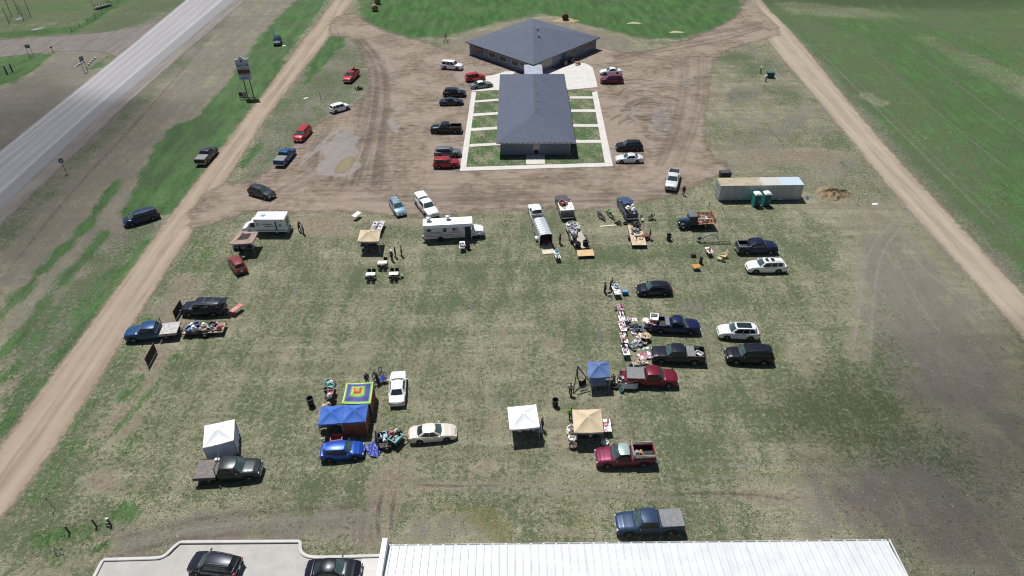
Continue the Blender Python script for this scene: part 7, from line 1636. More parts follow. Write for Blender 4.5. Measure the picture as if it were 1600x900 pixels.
def bucket(px, py, label, c, r=.2, h=.35, z=0):
    o = thing('bucket', label, 'bucket', G(px, py) + Vector((0, 0, z))); q = MB(); q.lathe([(.01, 0), (r * .8, 0), (r, h), (r * .93, h), (r * .72, .05), (.01, .05)], 16); q.build('pail', mat('pail', c, .5), o, 40); q = MB(); q.tube([(r * math.cos(a_), 0, h + r * .8 * math.sin(a_)) for a_ in [math.pi * i / 8 for i in range(9)]], .012); q.build('bail', STEEL, o); return o
bucket(962, 484.5, 'pale green bucket left of the rose cloth table', (.35, .50, .42)); bucket(970.5, 612, 'teal bucket below the slate blue canopy stall', (.14, .38, .36), .26, .45); bucket(1003, 519, 'white bucket left of the dark blue pickup', WHT)
o = thing('stock_tank', 'oval galvanised stock tank tilted against the maroon pickup', 'tank', G(983, 608), R(-2)); n = 20
def tk(k, z, y=0): return [(1.0 * k * (math.copysign(abs(math.cos(a_)) ** .7, math.cos(a_))), .55 * k * math.sin(a_) * .9 + y, z) for a_ in [2 * math.pi * i / n for i in range(n)]]
q = MB(); q.loft([tk(.95, 0), tk(1, .58), tk(.96, .58), tk(.9, .05)]); q.build('tank', mat('tank_zinc', (.40, .42, .45), .4, .5), o, 40); o.rotation_euler = (R(-28), 0, R(-2)); o.location.z = .22
# swing stand
o = thing('swing_stand', 'black hammock swing stand left of the slate blue canopy', 'swing', G(908.5, 605), R(20)); q = MB(); q.tube([(-1.3, -.6, .03), (0, 1.2, 2.1), (1.2, -.1, .03)], .06); q.tube([(0, 1.2, 2.1), (.2, 1.5, 0)], .06); q.tube([(-.9, -.9, .03), (.7, -.9, .03)], .05); q.build('frame', BLACKP, o); q = MB(); q.grid(lambda u, v: (-.45 + .9 * u, -.5 + .5 * v, .25 + .35 * (2 * u - 1) ** 2 + .7 * v * v), 8, 6); q.build('seat', BLKCLOTH, o, 60); q = MB(); q.tube([(0, 1.15, 2.0), (-.4, -.1, .7)], .02); q.tube([(0, 1.15, 2.0), (.4, -.1, .7)], .02); q.build('rope', STEEL, o)
# net panels at the left road
NET = mat('dark_net', (.035, .033, .025), .85, var=.3, scale=8)
for i, (a, c, lab) in enumerate(((G(275, 500), G(286, 481.5), 'dark mesh panel standing upright left of the black suv with raised liftgate'), (G(232, 574), G(245, 549.5), 'dark mesh panel standing upright alone below the blue flatbed pickup'))):
    o = thing('mesh_panel', lab, 'panel', (a + c) / 2, dirang(a, c), 'mesh panels by the gravel road'); L_ = (c - a).length; q = MB(); q.box((0, 0, .75), (L_, .03, 1.2)); q.build('mesh', NET, o, 0)
    q = MB(); q.tube([(-L_ / 2, 0, .12), (-L_ / 2, 0, 1.38), (L_ / 2, 0, 1.38), (L_ / 2, 0, .12), (-L_ / 2, 0, .12)], .03); q.build('frame', TIMB, o)
    for s in (-1, 1): q = MB(); q.cyl((s * L_ / 2, 0, 0), (s * L_ / 2, 0, 1.4), .04); q.build('post', TIMB, o)
# tyres
def tyre(px, py, label, z=0, r=.36, flat=True, w=.24, group='loose tyres at the trailers'):
    q = MB(); q.lathe([(r * .58, 0), (r * .9, 0), (r, w * .25), (r, w * .75), (r * .9, w), (r * .58, w), (r * .55, w * .5)], 20, caps=False); q.loft([[(r * .58 * math.cos(a_), r * .58 * math.sin(a_), zz) for a_ in [2 * math.pi * i / 20 for i in range(20)]] for zz in (0, w)], False)
    o = tag(q.build('loose_tyre', RUBBER, None, 40), label, 'tyre', group); o.location = G(px, py) + Vector((0, 0, z)); return o
tyre(963.5, 350, 'black tyre, left and lowest of the pile behind the plywood trailer'); tyre(967, 351, 'black tyre lying half on its neighbour behind the plywood trailer', .26).rotation_euler = (R(12), 0, 0); tyre(977, 350, 'black tyre lying flat by itself at the plywood trailer tongue')
for k, (px, py, zz) in enumerate(((902.5, 391.5, .62), (902.5, 391.5, .87), (902.5, 391.5, 1.12), (914.5, 388.5, .62), (914.5, 388.5, .87), (914.5, 388.5, 1.12))):
    tyre(px, py, 'big black tyre, %s of the %s stack on the plank deck trailer' % (('lowest', 'middle', 'topmost')[k % 3], 'left' if k < 3 else 'right'), zz, .40, group='stacked tyres on the plank deck trailer')
tyre(897.5, 383, 'black tyre flat at the left edge of the plank deck trailer', .62, .38)
q = MB(); q.box((0, 0, .0), (2.9, 1.35, .03)); ob = q.build('plywood_board', PLY, None, 0); tag(ob, 'yellowish plywood board lowered at the tail of the plank deck trailer', 'board'); ob.location = G(914.5, 400.5) + Vector((0, .1, .52)); ob.rotation_euler = (R(6), 0, R(4)); ob.scale = (.8, 1, 1)
o = thing('trestle', 'low steel trestle carrying the plywood board', 'trestle', G(914.5, 400.5) + Vector((0, .1, 0)), R(4)); q = MB()
for s in (-1, 1): q.tube([(s * .9, -.4, 0), (s * .9, -.3, .42), (s * .9, .3, .47), (s * .9, .4, 0)], .03)
q.build('leg', STEEL, o)
q = MB(); q.box((0, 0, .05), (2.6, .26, .05), b=.01); ob = q.build('timber_plank', mat('fresh_pine', (.60, .55, .38), .7), None); tag(ob, 'long pale plank lying in the grass left of the tyres', 'plank'); ob.location = G(951, 353); ob.rotation_euler = (0, 0, R(8))
# dirt bikes and bicycles
def two_wheeler(px, py, ang, label, c, motor=True, group=None):
    o = thing('dirt_bike' if motor else 'bicycle', label, 'dirt bike' if motor else 'bicycle', G(px, py), R(ang), group); r = .34; w = .09 if motor else .04; wb_ = .72 if motor else .52
    for x in (-wb_, wb_):
        q = MB(); q.lathe([(r * .82, -w / 2), (r, -w / 3), (r, w / 3), (r * .82, w / 2)], 20, (x, 0, r), 'y', False); wo = q.build('wheel', RUBBER, o, 50); q = MB()
        for k in range(6): a_ = math.pi * k / 6; q.cyl((x - r * .8 * math.cos(a_), 0, r - r * .8 * math.sin(a_)), (x + r * .8 * math.cos(a_), 0, r + r * .8 * math.sin(a_)), .008, .008, 4)
        q.cyl((x, -.06, r), (x, .06, r), .05); q.build('spokes', STEEL, wo)
    q = MB(); q.tube([(wb_, 0, r), (wb_ - .2, 0, .95), (wb_ - .28, 0, 1.08)], .04 if motor else .02); q.tube([(-wb_, 0, r), (0, 0, .38), (wb_ - .2, 0, .85), (-.2, 0, .72), (-wb_, 0, r)], .03 if motor else .018); q.tube([(0, 0, .38), (-.22, 0, .86)], .025 if motor else .018); q.build('frame', mat('bike_frame', tuple(x * .6 for x in c), .4), o)
    q = MB(); q.tube([(wb_ - .36, -.36, 1.1), (wb_ - .28, 0, 1.06), (wb_ - .36, .36, 1.1)], .018); q.build('handlebar', DARKSTEEL, o)
    q = MB(); q.box((-.25, 0, .88), (.62 if motor else .25, .2 if motor else .14, .07), b=.025); q.build('seat', BLACKP, o)
    if motor:
        q = MB(); q.box((.0, 0, .5), (.4, .26, .34), b=.05); q.build('engine', STEEL, o); q = MB(); q.box((.2, 0, .84), (.4, .26, .22), b=.07); q.box((.28, .16, .78), (.45, .04, .3), b=.015); q.box((.28, -.16, .78), (.45, .04, .3), b=.015); q.build('tank_shroud', mat('bike_plastic', c, .4), o)
        q = MB(); q.box((-.72, 0, .92), (.5, .16, .04), ry=-.25, b=.012); q.box((wb_ + .02, 0, .86), (.5, .15, .03), ry=.15, b=.01); q.build('mudguard', mat('bike_plastic', c, .4), o); q = MB(); q.box((wb_ - .12, 0, .98), (.04, .2, .26), b=.015); q.build('number_board', WHITEP, o)
    o.rotation_euler = (R(-8), 0, R(ang)); return o
two_wheeler(939.5, 341, 122, 'purple and white dirt bike, left of two on the grass', (.10, .06, .30)); two_wheeler(954, 339, 118, 'green dirt bike, right of two on the grass', (.08, .34, .05))
two_wheeler(590, 586, 60, 'silver bicycle, farthest of the three right of the rainbow square canopy', (.45, .5, .55), False); two_wheeler(594.5, 593, 40, 'teal bicycle, middle of the three right of the rainbow square canopy', (.12, .30, .34), False); two_wheeler(596, 601, 20, 'bright blue bicycle, nearest of the three right of the rainbow square canopy', (.02, .08, .42), False)
o = thing('stroller', 'bright blue folded stroller beside the bicycles', 'stroller', G(597.5, 597), R(30)); q = MB(); q.grid(lambda u, v: (-.4 + .8 * u, -.28 + .56 * v, .45 + .35 * u * u + .06 * math.sin(9 * v)), 6, 6); q.build('seat', mat('royal_cloth', (.015, .05, .36), .7), o, 60); q = MB(); q.tube([(-.4, -.3, 0), (.4, -.3, .85)], .02); q.tube([(-.4, .3, 0), (.4, .3, .85), (.4, -.3, .85)], .02); q.build('frame', STEEL, o); wheel_pair(o, -.35, .3, .12, .05)
q = MB(); rg = random.Random(12)
q.grid(lambda u, v: (-.85 + 1.7 * u + .08 * math.sin(9 * v), -.75 + 1.5 * v + .12 * math.sin(7 * u), .04 + .10 * abs(math.sin(6 * u + 4 * v)) + .06 * math.sin(13 * v - 5 * u) ** 2), 22, 22); ob = q.build('tarp', mat('blue_tarp', (.018, .035, .26), .45), None, 60); tag(ob, 'crumpled royal blue tarp on the grass right of the bright blue hatchback', 'tarp'); ob.location = G(585, 702.5); ob.rotation_euler = (0, 0, R(-35))
o = thing('wagon_cart', 'dark red hand cart at the right edge of the plywood trailer', 'cart', G(1007.5, 374), R(5)); q = MB(); q.loft([[(-.45, -.28, .35), (.45, -.28, .35), (.45, .28, .35), (-.45, .28, .35)], [(-.5, -.33, .7), (.5, -.33, .7), (.5, .33, .7), (-.5, .33, .7)]]); q.build('tray', mat('cart_red', (.14, .03, .025), .6), o); wheel_pair(o, -.3, .3, .18, .06); wheel_pair(o, .3, .3, .18, .06); q = MB(); q.tube([(-.5, 0, .4), (-1.5, -.1, .75)], .025); q.build('handle', mat('handle_orange', (.4, .12, .04), .5), o)

# ------------------------------------------------------------------ goods on tables, trailers and the ground
_gm = {}
def gmesh(kind, v=0):
    if (kind, v) in _gm: return _gm[(kind, v)]
    rg = random.Random(hash(kind) % 97 + v) if False else random.Random(len(kind) * 7 + v); q = MB()
    if kind == 'carton':
        for (c, d) in (((0, .2, .16), (.5, .02, .32)), ((0, -.2, .16), (.5, .02, .32)), ((.25, 0, .16), (.02, .38, .32)), ((-.25, 0, .16), (.02, .38, .32)), ((0, 0, .02), (.48, .38, .03))): q.box(c, d)
        q.box((.33, 0, .33), (.18, .38, .012), ry=.5); q.box((-.33, 0, .33), (.18, .38, .012), ry=-.5); q.box((0, .28, .32), (.5, .16, .012), rx=-.6)
    elif kind == 'clothes':
        for k in range(4): q.grid(lambda a, b_: (-.2 + .4 * a + .01 * k, -.16 + .32 * b_ - .008 * k, .035 * (k + 1) + .012 * math.sin(7 * a + k) * math.sin(5 * b_) - .03 * (max(abs(2 * a - 1), abs(2 * b_ - 1)) ** 6)), 8, 8)
        q.box((0, 0, .06), (.36, .28, .12), b=.03)
    elif kind == 'bag':
        for j, (r_, z_) in enumerate(((.16, 0), (.24, .06), (.25, .2), (.2, .34), (.09, .40), (.12, .48))): pass
        q.loft([[(r_ * (1 + .12 * math.sin(3 * a_ + j)) * math.cos(a_), r_ * (1 + .12 * math.cos(2 * a_ + j)) * math.sin(a_), z_) for a_ in [2 * math.pi * i / 12 for i in range(12)]] for j, (r_, z_) in enumerate(((.16, 0), (.24, .06), (.25, .2), (.2, .34), (.09, .40), (.12, .48)))])
    elif kind == 'jar': q.lathe([(.0, 0), (.07, 0), (.085, .03), (.085, .16), (.055, .2), (.06, .2), (.06, .24), (.0, .24)], 12)
    elif kind == 'book': q.box((0, 0, .022), (.24, .17, .034)); q.box((0, 0, .043), (.25, .18, .006)); q.box((0, 0, .003), (.25, .18, .006)); q.box((-.125, 0, .022), (.008, .18, .045))
    elif kind == 'tub': q.loft([[(x * .27, y * .2, 0) for x, y in ((-1, -1), (1, -1), (1, 1), (-1, 1))], [(x * .33, y * .25, .34) for x, y in ((-1, -1), (1, -1), (1, 1), (-1, 1))], [(x * .36, y * .28, .34) for x, y in ((-1, -1), (1, -1), (1, 1), (-1, 1))], [(x * .36, y * .28, .37) for x, y in ((-1, -1), (1, -1), (1, 1), (-1, 1))], [(x * .3, y * .22, .37) for x, y in ((-1, -1), (1, -1), (1, 1), (-1, 1))], [(x * .28, y * .2, .2) for x, y in ((-1, -1), (1, -1), (1, 1), (-1, 1))]])
    elif kind == 'basket': q.lathe([(.0, 0), (.14, 0), (.2, .16), (.21, .16), (.19, .15), (.13, .03), (0, .03)], 14); q.tube([(.2 * math.cos(a_), 0, .16 + .2 * math.sin(a_)) for a_ in [math.pi * i / 8 for i in range(9)]], .014)
    elif kind == 'toy': q.ell((0, 0, .12), (.11, .09, .12)); q.ell((.02, 0, .28), (.08, .08, .08)); q.ell((.0, .07, .35), (.03, .025, .035)); q.ell((.0, -.07, .35), (.03, .025, .035)); q.ell((.09, .08, .12), (.07, .035, .035)); q.ell((.09, -.08, .12), (.07, .035, .035)); q.ell((.1, .06, .03), (.08, .04, .035)); q.ell((.1, -.06, .03), (.08, .04, .035))
    elif kind == 'frame':
        for c, d in (((0, .17, .02), (.5, .05, .035)), ((0, -.17, .02), (.5, .05, .035)), ((.23, 0, .02), (.05, .3, .035)), ((-.23, 0, .02), (.05, .3, .035)), ((0, 0, .01), (.44, .32, .015))): q.box(c, d)
    elif kind == 'lamp': q.lathe([(.0, 0), (.1, 0), (.1, .03), (.03, .06), (.06, .16), (.02, .26), (.02, .3), (.17, .3), (.1, .52), (0, .52)], 14)
    elif kind == 'blanket': q.grid(lambda a, b_: (-.5 + a + .06 * math.sin(9 * b_), -.4 + .8 * b_ + .05 * math.sin(8 * a), .05 + .16 * abs(math.sin(5 * a + 3 * b_)) + .08 * math.sin(11 * b_ - 4 * a) ** 2 - .05 * max(abs(2 * a - 1), abs(2 * b_ - 1)) ** 4), 16, 14)
    elif kind == 'machine': q.box((0, 0, .25), (.7, .5, .36), b=.05); q.cyl((.1, -.1, .4), (.1, -.1, .62), .1, .08, 10); q.tube([(-.4, -.28, .04), (-.4, -.28, .55), (-.4, .28, .55), (-.4, .28, .04)], .025); q.tube([(.4, -.28, .04), (.4, -.28, .55), (.4, .28, .55), (.4, .28, .04)], .025); q.cyl((.36, 0, .25), (.46, 0, .25), .15, .15, 12)
    m_ = q.mesh(kind, SKIN, 40 if kind not in ('blanket', 'bag', 'toy') else 60); _gm[(kind, v)] = m_; return m_
NMS = dict(carton='open_carton', clothes='folded_clothes', bag='cloth_bag', jar='storage_jar', book='old_book', tub='plastic_tub', basket='wicker_basket', toy='plush_toy', frame='picture_frame', lamp='table_lamp', blanket='crumpled_blanket', machine='engine_unit')
CTS = dict(carton='box', clothes='clothes', bag='bag', jar='jar', book='book', tub='tub', basket='basket', toy='toy', frame='frame', lamp='lamp', blanket='blanket', machine='machine')
PALC = dict(red=(.42, .035, .045), pink=(.55, .22, .27), white=(.72, .70, .67), blue=(.04, .10, .34), paleblue=(.20, .42, .58), navy=(.02, .03, .08), teal=(.05, .36, .32), black=(.02, .02, .022), tan=(.45, .34, .20), grey=(.22, .23, .24), green=(.06, .20, .09), purple=(.18, .08, .22), brown=(.14, .075, .045), orange=(.50, .18, .04), silver=(.45, .46, .48), yellow=(.5, .38, .06))
def good(kind, x, y, z, rz, cname, label, group, s=1.0):
    o = link(NMS[kind], gmesh(kind)); o.material_slots[0].link = 'OBJECT'; o.material_slots[0].material = mat('goods_' + cname, tuple(.62 * v + .38 * sum(PALC[cname]) / 3 for v in PALC[cname]), .65, var=.25, scale=5)
    o.location = (x, y, z); o.rotation_euler = (0, 0, rz); o.scale = (s, s, s * random.uniform(.85, 1.15)); return tag(o, label, CTS[kind], group)
used_lab = set()
def scatter(px, py, ang, L, W, n, z, where, cols, kinds, seed, s=1.0):
    """n goods over an L x W top; goods of one kind and colour on one top read the same and share a label"""
    rg = random.Random(seed); c0 = G(px, py); ca, sa = math.cos(R(ang)), math.sin(R(ang)); nx = max(1, round(math.sqrt(n * L / W))); ny = max(1, math.ceil(n / nx)); k = 0
    for i in range(nx):
        for j in range(ny):
            if k >= n: return
            k += 1; u = (i + .5 + rg.uniform(-.28, .28)) / nx * L - L / 2; v = (j + .5 + rg.uniform(-.25, .25)) / ny * W - W / 2
            kd, cn = rg.choice(kinds), rg.choice(cols)
            good(kd, c0.x + u * ca - v * sa, c0.y + u * sa + v * ca, z, rg.uniform(0, 6.28), cn, '%s %s lying %s' % (cn.replace('paleblue', 'pale blue'), NMS[kd].replace('_', ' '), where), 'goods ' + where, s * rg.uniform(.62, .95))
SM = ['book', 'jar', 'clothes', 'basket', 'frame', 'toy']
for i, ((px, py, L_, m_), w) in enumerate(zip(LT, ('on the rose cloth table', 'on the second table of the long row', 'on the third table of the long row', 'on the fourth table of the long row', 'on the near end table of the long row'))):
    scatter(px, py, -86, L_ * .94, .66, (6, 14, 14, 14, 14)[i], .745, w, (['pink', 'red', 'purple'], ['white', 'pink', 'purple', 'red', 'grey'], ['white', 'pink', 'red', 'purple'], ['white', 'pink', 'red', 'tan'], ['white', 'blue', 'pink', 'grey', 'purple'])[i], SM, 30 + i)
scatter(985, 507, 5, 1.4, .5, 8, .745, 'on the small side table', ['pink', 'red', 'white', 'teal'], ['clothes', 'toy', 'jar'], 41)
scatter(982, 501, 20, 1.6, 1.0, 4, 0, 'in the grass behind the small side table', ['tan', 'brown', 'black'], ['basket', 'bag'], 42, 1.3)
scatter(992, 515, -20, 2.4, .8, 9, 0, 'in the heap right of the third table', ['black', 'navy', 'white', 'grey', 'blue'], ['bag', 'tub', 'carton', 'clothes'], 43, 1.3)
scatter(996, 527, -75, 2.6, 1.0, 12, 0, 'in the heap left of the dark blue pickup', ['red', 'navy', 'white', 'blue', 'black'], ['bag', 'blanket', 'clothes', 'carton'], 44, 1.1)
scatter(1003, 541, 10, 2.8, 1.3, 13, 0, 'in the heap between the two dark pickups', ['white', 'navy', 'grey', 'tan', 'black', 'paleblue'], ['tub', 'carton', 'bag', 'blanket', 'frame'], 45, 1.2)
scatter(1008, 531, 0, .7, .7, 3, .725, 'on the small round tan table', ['tan', 'white'], ['jar', 'basket'], 46)
scatter(1006, 556, 30, 1.6, 1.0, 7, 0, 'in the pink heap before the black pickup', ['pink', 'red', 'white', 'tan'], ['clothes', 'blanket', 'toy', 'bag'], 47, 1.2)
scatter(999, 570, 35, 2.2, 1.1, 8, 0, 'in the white heap above the maroon pickup', ['white', 'tan', 'white', 'navy', 'black'], ['bag', 'blanket', 'carton', 'lamp'], 48, 1.2)
scatter(966, 600, 60, 1.6, .9, 6, 0, 'at the lowered maroon tailgate', ['white', 'black', 'black', 'tan'], ['bag', 'clothes', 'tub'], 49, 1.2)
scatter(1012, 511, 92, 1.2, .5, 4, .83, 'on the lowered dark blue tailgate', ['white', 'orange', 'pink', 'grey'], ['bag', 'blanket', 'tub'], 50, 1.1)
scatter(970, 595, 92, 1.2, .4, 3, .83, 'on the lowered maroon tailgate', ['white', 'black'], ['carton', 'bag'], 51, .8)
scatter(962, 459, 97, 2.0, .7, 7, .745, 'on the small stall table', ['white', 'white', 'paleblue'], ['carton', 'book', 'tub', 'clothes'], 52, 1.1)
scatter(371.5, 488, 62, 1.5, .5, 4, .745, 'on the red checked cloth', ['white', 'pink'], ['book', 'frame'], 53, .9)
scatter(363, 491, 0, .6, .8, 4, .0, 'below the raised liftgate', ['red', 'red', 'brown'], ['bag', 'tub', 'clothes'], 54, 1.5)
scatter(586, 361, 86, 3.2, .9, 12, .745, 'on the left table behind the tan canopy', ['paleblue', 'white', 'pink', 'navy'], ['clothes', 'book', 'frame'], 55)
scatter(594, 360, 86, 3.2, .8, 14, .745, 'on the right table behind the tan canopy', ['paleblue', 'white', 'blue', 'paleblue'], ['clothes', 'book', 'tub', 'jar'], 56, 1.1)
scatter(577, 389, 2, 2.2, .7, 10, .745, 'on the table under the tan canopy', ['purple', 'blue', 'red', 'grey'], ['clothes', 'toy', 'bag'], 57, 1.1)
scatter(583, 393, 2, 2.2, .6, 5, 0, 'in the shade before the tan canopy table', ['red', 'blue', 'teal'], ['tub', 'bag', 'jar'], 58, 1.3)
scatter(870, 404, 100, 1.75, .55, 11, .745, 'on the table by the silver trailer ramp', ['pink', 'white', 'teal', 'red', 'paleblue'], ['clothes', 'tub', 'book', 'toy'], 59, 1.0)
scatter(853, 382, 100, 1.5, 1.2, 6, .50, 'inside the silver enclosed trailer', ['brown', 'red', 'grey', 'navy'], ['carton', 'tub', 'bag'], 60, 1.2)
scatter(1107, 397.5, 98, 1.3, .6, 8, .745, 'on the table below the stake truck', ['red', 'white', 'pink', 'navy'], ['clothes', 'frame', 'toy'], 61)
scatter(722.5, 389, 92, 1.4, .5, 4, .745, 'on the table before the food bus', ['white', 'silver', 'grey'], ['carton', 'jar', 'tub'], 62, 1.0)
scatter(948, 672, 90, 1.6, .6, 9, .745, 'on the table right of the tan canopy', ['pink', 'white', 'red'], ['clothes', 'book', 'frame', 'toy'], 63)
scatter(949.5, 663, 0, .6, .5, 2, 0, 'behind the table right of the tan canopy', ['red', 'tan'], ['basket', 'toy'], 64, 1.6)
scatter(893, 679, 90, 1.8, .5, 3, 0, 'at the left edge of the tan canopy', ['tan', 'white', 'orange'], ['carton'], 65, 1.5)
scatter(920, 687, 0, 2.0, .7, 8, .745, 'on the dark table under the tan canopy', ['black', 'navy', 'grey', 'brown', 'white'], ['tub', 'basket', 'jar', 'clothes'], 66, 1.2)
scatter(897, 699, 10, .5, .5, 1, 0, 'at the near left leg of the tan canopy', ['brown'], ['basket'], 67, 2.6)
scatter(946, 692, 90, .8, .5, 2, 0, 'at the near right leg of the tan canopy', ['white', 'grey'], ['tub', 'jar'], 68, 1.4)
scatter(813, 677, 0, 1.2, .6, 6, .745, 'on the left half of the white canopy table', ['red', 'red', 'brown', 'white'], ['clothes', 'bag', 'tub'], 69, 1.3)
scatter(832, 676, 0, 1.4, .6, 7, .745, 'on the right half of the white canopy table', ['blue', 'navy', 'blue', 'white'], ['clothes', 'bag', 'tub'], 70, 1.3)
scatter(517, 604, -82, 1.3, .6, 5, 0, 'at the far end of the stall left of the rainbow canopy', ['brown', 'white', 'red', 'tan'], ['carton', 'tub', 'bag'], 71, 1.4)
scatter(516, 618, -82, 2.4, .7, 14, .745, 'on the table left of the rainbow canopy', ['black', 'white', 'teal', 'navy', 'red'], ['clothes', 'tub', 'book', 'jar', 'bag'], 72, 1.2)
scatter(511, 637, -82, .9, .8, 5, 0, 'in the grass above the left blue canopy', ['pink', 'white', 'tan'], ['toy', 'bag', 'clothes'], 73, 1.5)
scatter(515, 671, 5, 1.8, .6, 8, .745, 'on the dark table in the left blue canopy', ['black', 'grey', 'navy', 'brown', 'paleblue'], ['tub', 'carton', 'bag'], 74, 1.2)
good('tub', *G(527, 690), R(10), 'red', 'red plastic tub between the left blue canopy and the blue hatchback', 'goods by the blue hatchback', 1.7)
scatter(389, 392, 5, 1.4, .7, 5, .745, 'on the table under the brown canopy', ['grey', 'navy', 'silver'], ['tub', 'bag', 'carton'], 75, 1.3)
scatter(374, 389, 5, 1.2, .8, 3, 0, 'on the ground under the brown canopy', ['navy', 'black'], ['bag', 'tub'], 76, 2.0)
scatter(362, 741, 95, 0.1, 0.1, 0, 0, '', ['red'], ['bag'], 1)
# trailer loads
def on_trailer(T, pts, z, where):
    M = T.matrix_basis if False else (Matrix.Translation(T.location) @ Matrix.Rotation(T.rotation_euler.z, 4, 'Z'))
    for kd, x, y, cn, s in pts:
        p_ = M @ Vector((x, y, 0)); good(kd, p_.x, p_.y, z, random.uniform(0, 6.28), cn, '%s %s %s' % (cn.replace('paleblue', 'pale blue'), NMS[kd].replace('_', ' '), where), 'goods ' + where, s)
on_trailer(T1, [('tub', 1.6, .4, 'blue', 1.35), ('bag', 1.45, -.35, 'white', 1.3), ('tub', .95, -.3, 'blue', 1.3), ('bag', 1.0, .45, 'white', 1.4), ('clothes', 1.8, -.3, 'white', 1.5), ('tub', .55, .35, 'navy', 1.3), ('bag', .05, -.3, 'white', 1.3), ('carton', -.2, .4, 'tan', 1.3), ('blanket', -.45, -.2, 'tan', 1.0), ('clothes', -.6, .45, 'black', 1.4), ('tub', -1.0, -.3, 'black', 1.3), ('bag', -1.05, .3, 'teal', 1.1), ('blanket', -1.5, .3, 'pink', .9), ('toy', -1.5, -.4, 'white', 1.5), ('clothes', -1.9, -.2, 'red', 1.4), ('bag', -1.95, .4, 'red', 1.2), ('carton', .3, -.6, 'brown', .9)], .58, 'on the loaded utility trailer')
on_trailer(T2, [('machine', 2.4, .1, 'grey', 1.5), ('carton', 2.9, .35, 'white', 1.5), ('carton', 2.9, -.4, 'white', 1.4), ('tub', 1.9, -.35, 'white', 1.4), ('tub', 1.0, .3, 'grey', 1.8), ('machine', .4, .45, 'silver', 1.2), ('tub', 1.4, .5, 'silver', 1.4), ('machine', -.5, .6, 'black', 1.0)], .58, 'on the plank deck trailer')
on_trailer(T3, [('machine', 2.0, -.2, 'black', 1.6), ('frame', 1.5, .1, 'grey', 2.2), ('machine', .9, .1, 'grey', 1.2), ('blanket', .7, -.3, 'white', .7), ('book', .2, .6, 'black', 1.8), ('carton', -.2, .1, 'white', .9), ('book', -.4, -.4, 'brown', 1.8), ('jar', -.9, .2, 'black', 1.0), ('book', -1.2, -.3, 'brown', 1.4), ('jar', -1.5, .3, 'black', .8), ('jar', -1.3, -.6, 'black', .8)], .58, 'on the plywood deck trailer')
on_trailer(T4, [('tub', -.55, .45, 'paleblue', 1.2), ('blanket', -.1, .4, 'red', .7), ('bag', .25, .35, 'red', 1.6), ('tub', .7, .45, 'white', 1.3), ('bag', 1.0, .4, 'black', 1.5), ('tub', .65, -.2, 'teal', 1.8), ('tub', .2, .0, 'black', 1.4), ('bag', -.5, -.1, 'white', .8), ('carton', -.9, .4, 'black', 1.2)], .46, 'on the small black trailer')
def bed_load(rear, front, pts, z, where):
    a, c = G(*rear), G(*front); fake = type('T', (), {})(); fake.location = (a + c) / 2; fake.rotation_euler = Euler((0, 0, dirang(a, c))); fake.matrix_basis = None
    on_trailer(fake, pts, z, where)
bed_load((987, 346), (971.5, 316), [('bag', -1.4, .3, 'white', 1.7), ('bag', -1.3, -.4, 'tan', 1.6), ('tub', -1.9, .2, 'brown', 1.6), ('bag', -2.0, -.4, 'white', 1.6), ('carton', -2.4, .3, 'black', 1.4), ('clothes', -2.5, -.3, 'white', 1.6), ('lamp', -1.1, -.5, 'white', 1.8), ('jar', -1.7, .0, 'brown', 2.2)], 1.0, 'heaped in the slate blue pickup bed')
bed_load((1014, 513.5), (1093, 517), [('tub', -2.5, .6, 'white', 1.8), ('bag', -2.3, .1, 'orange', 1.0), ('blanket', -2.6, -.3, 'pink', .7)], .84, 'at the dark blue pickup tail')
bed_load((1098, 563), (1017, 560), [('tub', -2.3, .2, 'silver', 1.2), ('clothes', -2.3, -.4, 'white', 1.2)], .82, 'in the black pickup bed')
bed_load((1020.5, 718), (929, 721.5), [('bag', -1.1, .2, 'grey', 1.4), ('blanket', -1.5, -.1, 'orange', .8), ('carton', -1.4, .5, 'brown', 1.2)], .82, 'in the plank railed bed')
bed_load((1113, 352.5), (1057, 355), [('carton', -1.2, .0, 'white', 1.6), ('blanket', .1, -.3, 'pink', 1.0), ('bag', -1.6, .4, 'silver', 1.2)], .99, 'in the stake truck bed')
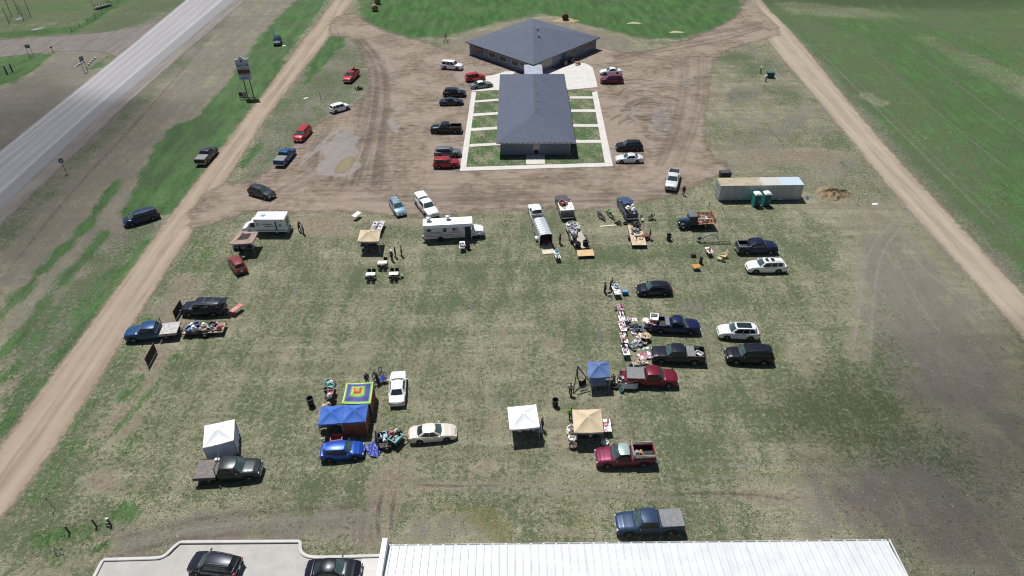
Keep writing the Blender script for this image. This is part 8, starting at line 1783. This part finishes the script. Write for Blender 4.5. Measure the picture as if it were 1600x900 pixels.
# white load box on the grey pickup
a, c = G(887, 346), G(875, 312)
o = thing('load_box', 'white flat load box riding in the grey pickup bed', 'box', (a + c) / 2 + Vector((0, 0, 1.0)), dirang(a, c)); q = MB(); q.box((-1.75, 0, .35), (2.3, 2.1, .70), b=.05); q.build('box_body', mat('load_white', (.50, .48, .45), .6), o); q = MB(); q.box((-1.75, 0, .72), (2.36, 2.16, .06), b=.02); q.build('lid', mat('load_lid', (.66, .62, .57), .6), o)
bed_load((887, 346), (875, 312), [('tub', -1.3, .55, 'red', 1.4), ('bag', -1.2, -.1, 'tan', 1.1), ('frame', -2.0, -.4, 'white', 1.6), ('clothes', -1.6, .1, 'grey', 1.2), ('book', -2.2, .4, 'tan', 2.0)], 1.76, 'on the white load box')

# ------------------------------------------------------------------ clouds that shade the lower right field and the far field (both high out of frame)
def cloud(px, py, alt, r, dens, name, label, seed):
    g = G(px, py); c = g + SUN_DIR * (alt / SUN_DIR.z)
    bm = bmesh.new(); bmesh.ops.create_icosphere(bm, subdivisions=4, radius=1)
    rg = random.Random(seed); ph = [rg.uniform(0, 6.28) for _ in range(6)]
    for v in bm.verts:
        x, y, z = v.co; k = 1 + .16 * math.sin(3 * x + ph[0]) * math.sin(3.3 * y + ph[1]) + .10 * math.sin(6 * x + ph[2]) * math.cos(5 * z + ph[3]) + .06 * math.sin(9 * y + ph[4])
        v.co = (x * k * r[0], y * k * r[1], z * k * r[2])
    me = bpy.data.meshes.new(name); bm.to_mesh(me); bm.free()
    m = bpy.data.materials.new('cloud_vapour'); m.use_nodes = True; nt = m.node_tree
    for n in list(nt.nodes): 
        if n.type != 'OUTPUT_MATERIAL': nt.nodes.remove(n)
    pv = nt.nodes.new('ShaderNodeVolumePrincipled'); pv.inputs['Density'].default_value = dens; pv.inputs['Color'].default_value = (.95, .95, .97, 1)
    nt.links.new(pv.outputs[0], nt.nodes['Material Output'].inputs['Volume'])
    me.materials.append(m); o = link(name, me); o.location = c; return tag(o, label, 'cloud', kind='stuff')
cloud(2240, 900, 420, (46, 38, 13), .036, 'cloud', 'cumulus cloud shading the lower right field', 3)
cloud(1440, -16, 480, (60, 24, 13), .02, 'cloud', 'cumulus cloud shading the far right field', 8)
cloud(-240, 330, 460, (44, 60, 12), .03, 'cloud', 'unseen thin cloud added to dim the ditch and highway', 11)  # out of view, added to darken the ditch and highway
